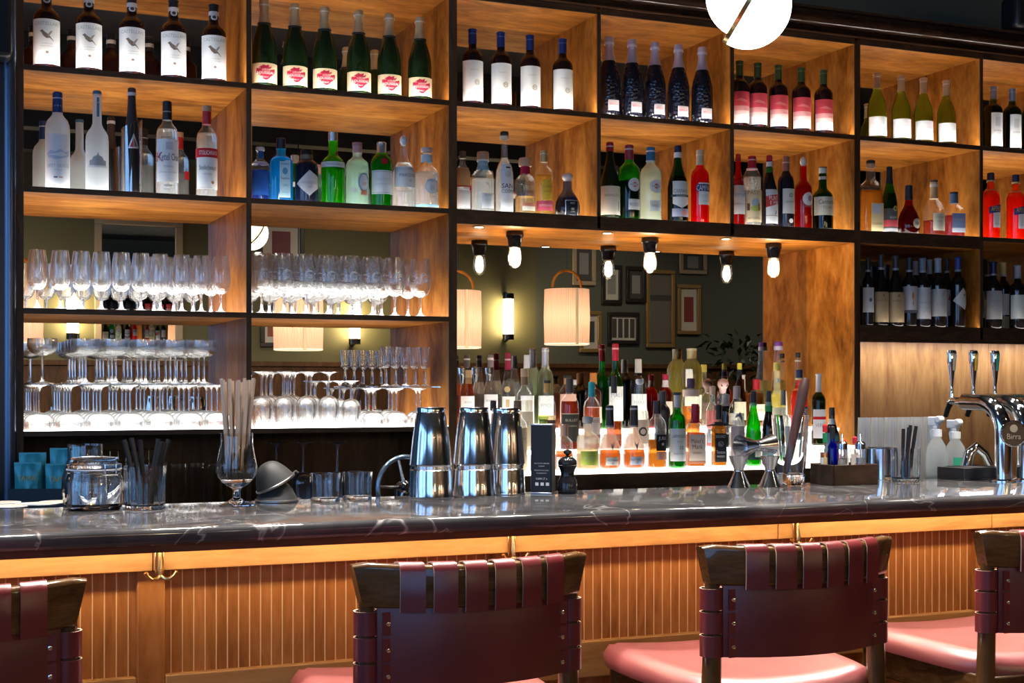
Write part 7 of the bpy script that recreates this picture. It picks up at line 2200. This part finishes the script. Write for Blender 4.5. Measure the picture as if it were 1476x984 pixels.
def make_stool():
    root = empty('bar_stool')
    # bent top rail: flares outwards towards its upper corners
    m_ = MB()
    n, M_ = 20, 16
    vs, fs = [], []
    for i in range(n + 1):
        f = i / n * 2 - 1
        ring = []
        for k in range(4):
            for q_ in range(4):
                t = pi / 2 * k + pi / 2 * q_ / 3
                cz_ = 1 if k in (0, 1) else -1
                cy_ = 1 if k in (0, 3) else -1
                zz = (RZ0 + RZ1) / 2 + cz_ * ((RZ1 - RZ0) / 2 - .009) + .009 * sin(t)
                up_ = (zz - RZ0) / (RZ1 - RZ0)
                hw = BXW - .006 + .018 * up_
                x = f * hw
                # ends rounded off
                yy = BY + bow(f * BXW) + cy_ * .006 + .009 * cos(t)
                zz += .006 * abs(f) ** 3 * up_ - (.006 if abs(f) > .97 and up_ > .9 else 0)
                ring.append((x, yy, zz))
        vs += ring
    for i in range(n):
        for k in range(M_):
            k2 = (k + 1) % M_
            fs.append((i * M_ + k, (i + 1) * M_ + k, (i + 1) * M_ + k2, i * M_ + k2))
    fs.append(tuple(range(M_)))
    fs.append(tuple(n * M_ + k for k in range(M_ - 1, -1, -1)))
    m_.add(vs, fs, 0, True)
    m_.build('top_rail', W_STOOLH, root, angle=50)
    # posts carry on down as back legs
    for s in (-1, 1):
        MB().tube([(s * .208, BY - .030, 0), (s * .203, BY - .010, .40), (s * .199, BY + .004, .74), (s * .196, BY + .003, .86), (s * .198, BY - .001, 1.0)], [.014, .018, .0205, .019, .015], 16).build('leg', W_STOOL, root)
        MB().tube([(s * .205, .225, 0), (s * .200, .215, .40), (s * .195, .200, .775)], [.013, .017, .0195], 16).build('leg', W_STOOL, root)
    # leather back
    bk = curved_slab(-.185, .185, lambda x: LZ, lambda x: RZ0 + .004, .005, 18).build('leather_back', L_BACK, root)
    # straps over the rail
    for k in range(6):
        xc = -.133 + .055 * k + .0
        x0, x1 = xc - .0205, xc + .0205
        st_ = MB()
        loop = [(-.0205, RZ0 - .006), (-.0215, RZ0 + .02), (-.0215, RZ1 - .010), (-.0145, RZ1 + .0035), (0, RZ1 + .0058), (.0145, RZ1 + .0035), (.0215, RZ1 - .010), (.0215, RZ0 + .02), (.0205, RZ0 - .006)]
        loop2 = [(-.017, RZ0 - .006), (-.018, RZ0 + .02), (-.018, RZ1 - .010), (-.012, RZ1 + .0008), (0, RZ1 + .003), (.012, RZ1 + .0008), (.018, RZ1 - .010), (.018, RZ0 + .02), (.017, RZ0 - .006)]
        prof_ = loop + loop2[::-1]
        P_ = len(prof_)
        vs, fs = [], []
        for i in range(5):
            x = x0 + (x1 - x0) * i / 4
            vs += [(x, BY + bow(x) + y, z) for y, z in prof_]
        for i in range(4):
            for q_ in range(P_):
                q2 = (q_ + 1) % P_
                fs.append((i * P_ + q_, (i + 1) * P_ + q_, (i + 1) * P_ + q2, i * P_ + q2))
        st_.add(vs, fs, 0, True)
        # pale raw edges
        for i in (0, 4):
            f_ = []
            L_ = len(loop)
            for q_ in range(L_ - 1):
                f_.append((q_, q_ + 1, P_ - 2 - q_, P_ - 1 - q_))
            st_.add(vs[i * P_:(i + 1) * P_], f_, 1, False)
        st_.build('strap', [L_STRAP, L_EDGE], root, angle=60)
    # straps wrapped round the posts
    for s in (-1, 1):
        for k in range(3):
            z0 = .852 + .046 * k
            z1 = z0 + .041
            w_ = MB()
            xc, yc = s * .1965, BY + .003
            prof_ = []
            for q_ in range(20):
                t = 2 * pi * q_ / 20
                prof_.append((xc + .0245 * cos(t), yc + .0245 * sin(t)))
            vs = [(x, y, z) for z in (z0, z1) for x, y in prof_] + [(xc + (x - xc) * .86, yc + (y - yc) * .86, z) for z in (z0, z1) for x, y in prof_]
            fs = [(q_, (q_ + 1) % 20, 20 + (q_ + 1) % 20, 20 + q_) for q_ in range(20)]
            w_.add(vs, fs, 0, True)
            w_.add(vs, [(20 + q_, 20 + (q_ + 1) % 20, 60 + (q_ + 1) % 20, 60 + q_) for q_ in range(20)] + [((q_ + 1) % 20, q_, 40 + q_, 40 + (q_ + 1) % 20) for q_ in range(20)], 1, False)
            # flap that meets the back
            xa, xb = s * .214, s * .163
            yf = BY + bow(.18) - .004
            w_.box(min(s * .178, s * .160), max(s * .178, s * .160), BY + bow(.17) - .0055, BY + bow(.17) - .0025, z0, z1, 0)
            so = w_.build('strap', [L_STRAP, L_EDGE], root, angle=60)
            MB().lathe([(0, .0045), (.0022, .0035), (.003, 0)], 12, mat=Matrix.Translation((s * .168, BY + bow(.17) - .0055, (z0 + z1) / 2)) @ Matrix.Rotation(pi / 2, 4, 'X')).build('stud', STEEL, so)
    # seat: saddle cushion on a wooden frame
    n, M_ = 24, 24
    sv, sf = [], []

    def seat_z(u, v):
        return .800 + .012 * u * u - .010 * (1 - v * v) * (1 - u * u) + .006 * v

    def outline(u, v):
        hw = .235 + .02 * v
        return (u * hw, .015 + v * .225)
    for j in range(n + 1):
        for i in range(n + 1):
            u, v = i / n * 2 - 1, j / n * 2 - 1
            # rounded corners
            uu, vv = u * (1 - .10 * v ** 4 * abs(u)), v * (1 - .10 * u ** 4 * abs(v))
            x, y = outline(uu, vv)
            e_ = max(abs(u), abs(v))
            z = seat_z(u, v) - .030 * max(0, (e_ - .80) / .20) ** 2.4
            sv.append((x, y, z))
    for j in range(n):
        for i in range(n):
            a_ = j * (n + 1) + i
            sf.append((a_, a_ + 1, a_ + n + 2, a_ + n + 1))
    edge = [i for i in range(n + 1)] + [j * (n + 1) + n for j in range(1, n + 1)] + [n * (n + 1) + i for i in range(n - 1, -1, -1)] + [j * (n + 1) for j in range(n - 1, 0, -1)]
    b0 = len(sv)
    for i in edge:
        x, y, z = sv[i]
        sv.append((x * .985, .015 + (y - .015) * .985, z - .022))
    E_ = len(edge)
    for k in range(E_):
        k2 = (k + 1) % E_
        sf.append((edge[k2], edge[k], b0 + k, b0 + k2))
    sf.append(tuple(b0 + k for k in range(E_)))
    MB().add(sv, sf, 0, True).build('seat', L_SEAT, root, angle=70)
    MB().box(-.185, .185, .195, .220, .695, .755).build('front_apron', W_STOOLH, root, .004)
    MB().box(-.190, .190, BY - .010, BY + .014, .695, .755).build('back_apron', W_STOOLH, root, .004)
    for s in (-1, 1):
        MB().box(s * .197 - .011, s * .197 + .011, BY + .012, .200, .690, .757).build('side_apron', W_STOOLH, root, .004)
        MB().tube([(s * .204, BY - .010, .30), (s * .202, .215, .30)], .010, 12).build('stretcher', W_STOOL, root)
    MB().tube([(-.20, .218, .24), (.20, .218, .24)], .011, 12).build('foot_rail', BRASS, root)
    return root


YSTOOL = 2.36 - BY
src = make_stool()
for k, (pl, lab) in enumerate(((120, 'oxblood leather bar stool cut by the left edge of the picture'), (838, 'oxblood leather bar stool before the shakers, second from the left'), (1278, 'oxblood leather bar stool before the jiggers, third from the left'), (1410, 'oxblood leather bar stool cut by the right edge of the picture'))):
    o = src if k == 0 else copy_tree(src)
    e_ = PX(pl, 2.36)
    x = e_ - .222 if k < 3 else e_ + .222
    o.location = (x, YSTOOL, 0)
    tag(o, lab, 'bar stool', 'leather backed bar stools')
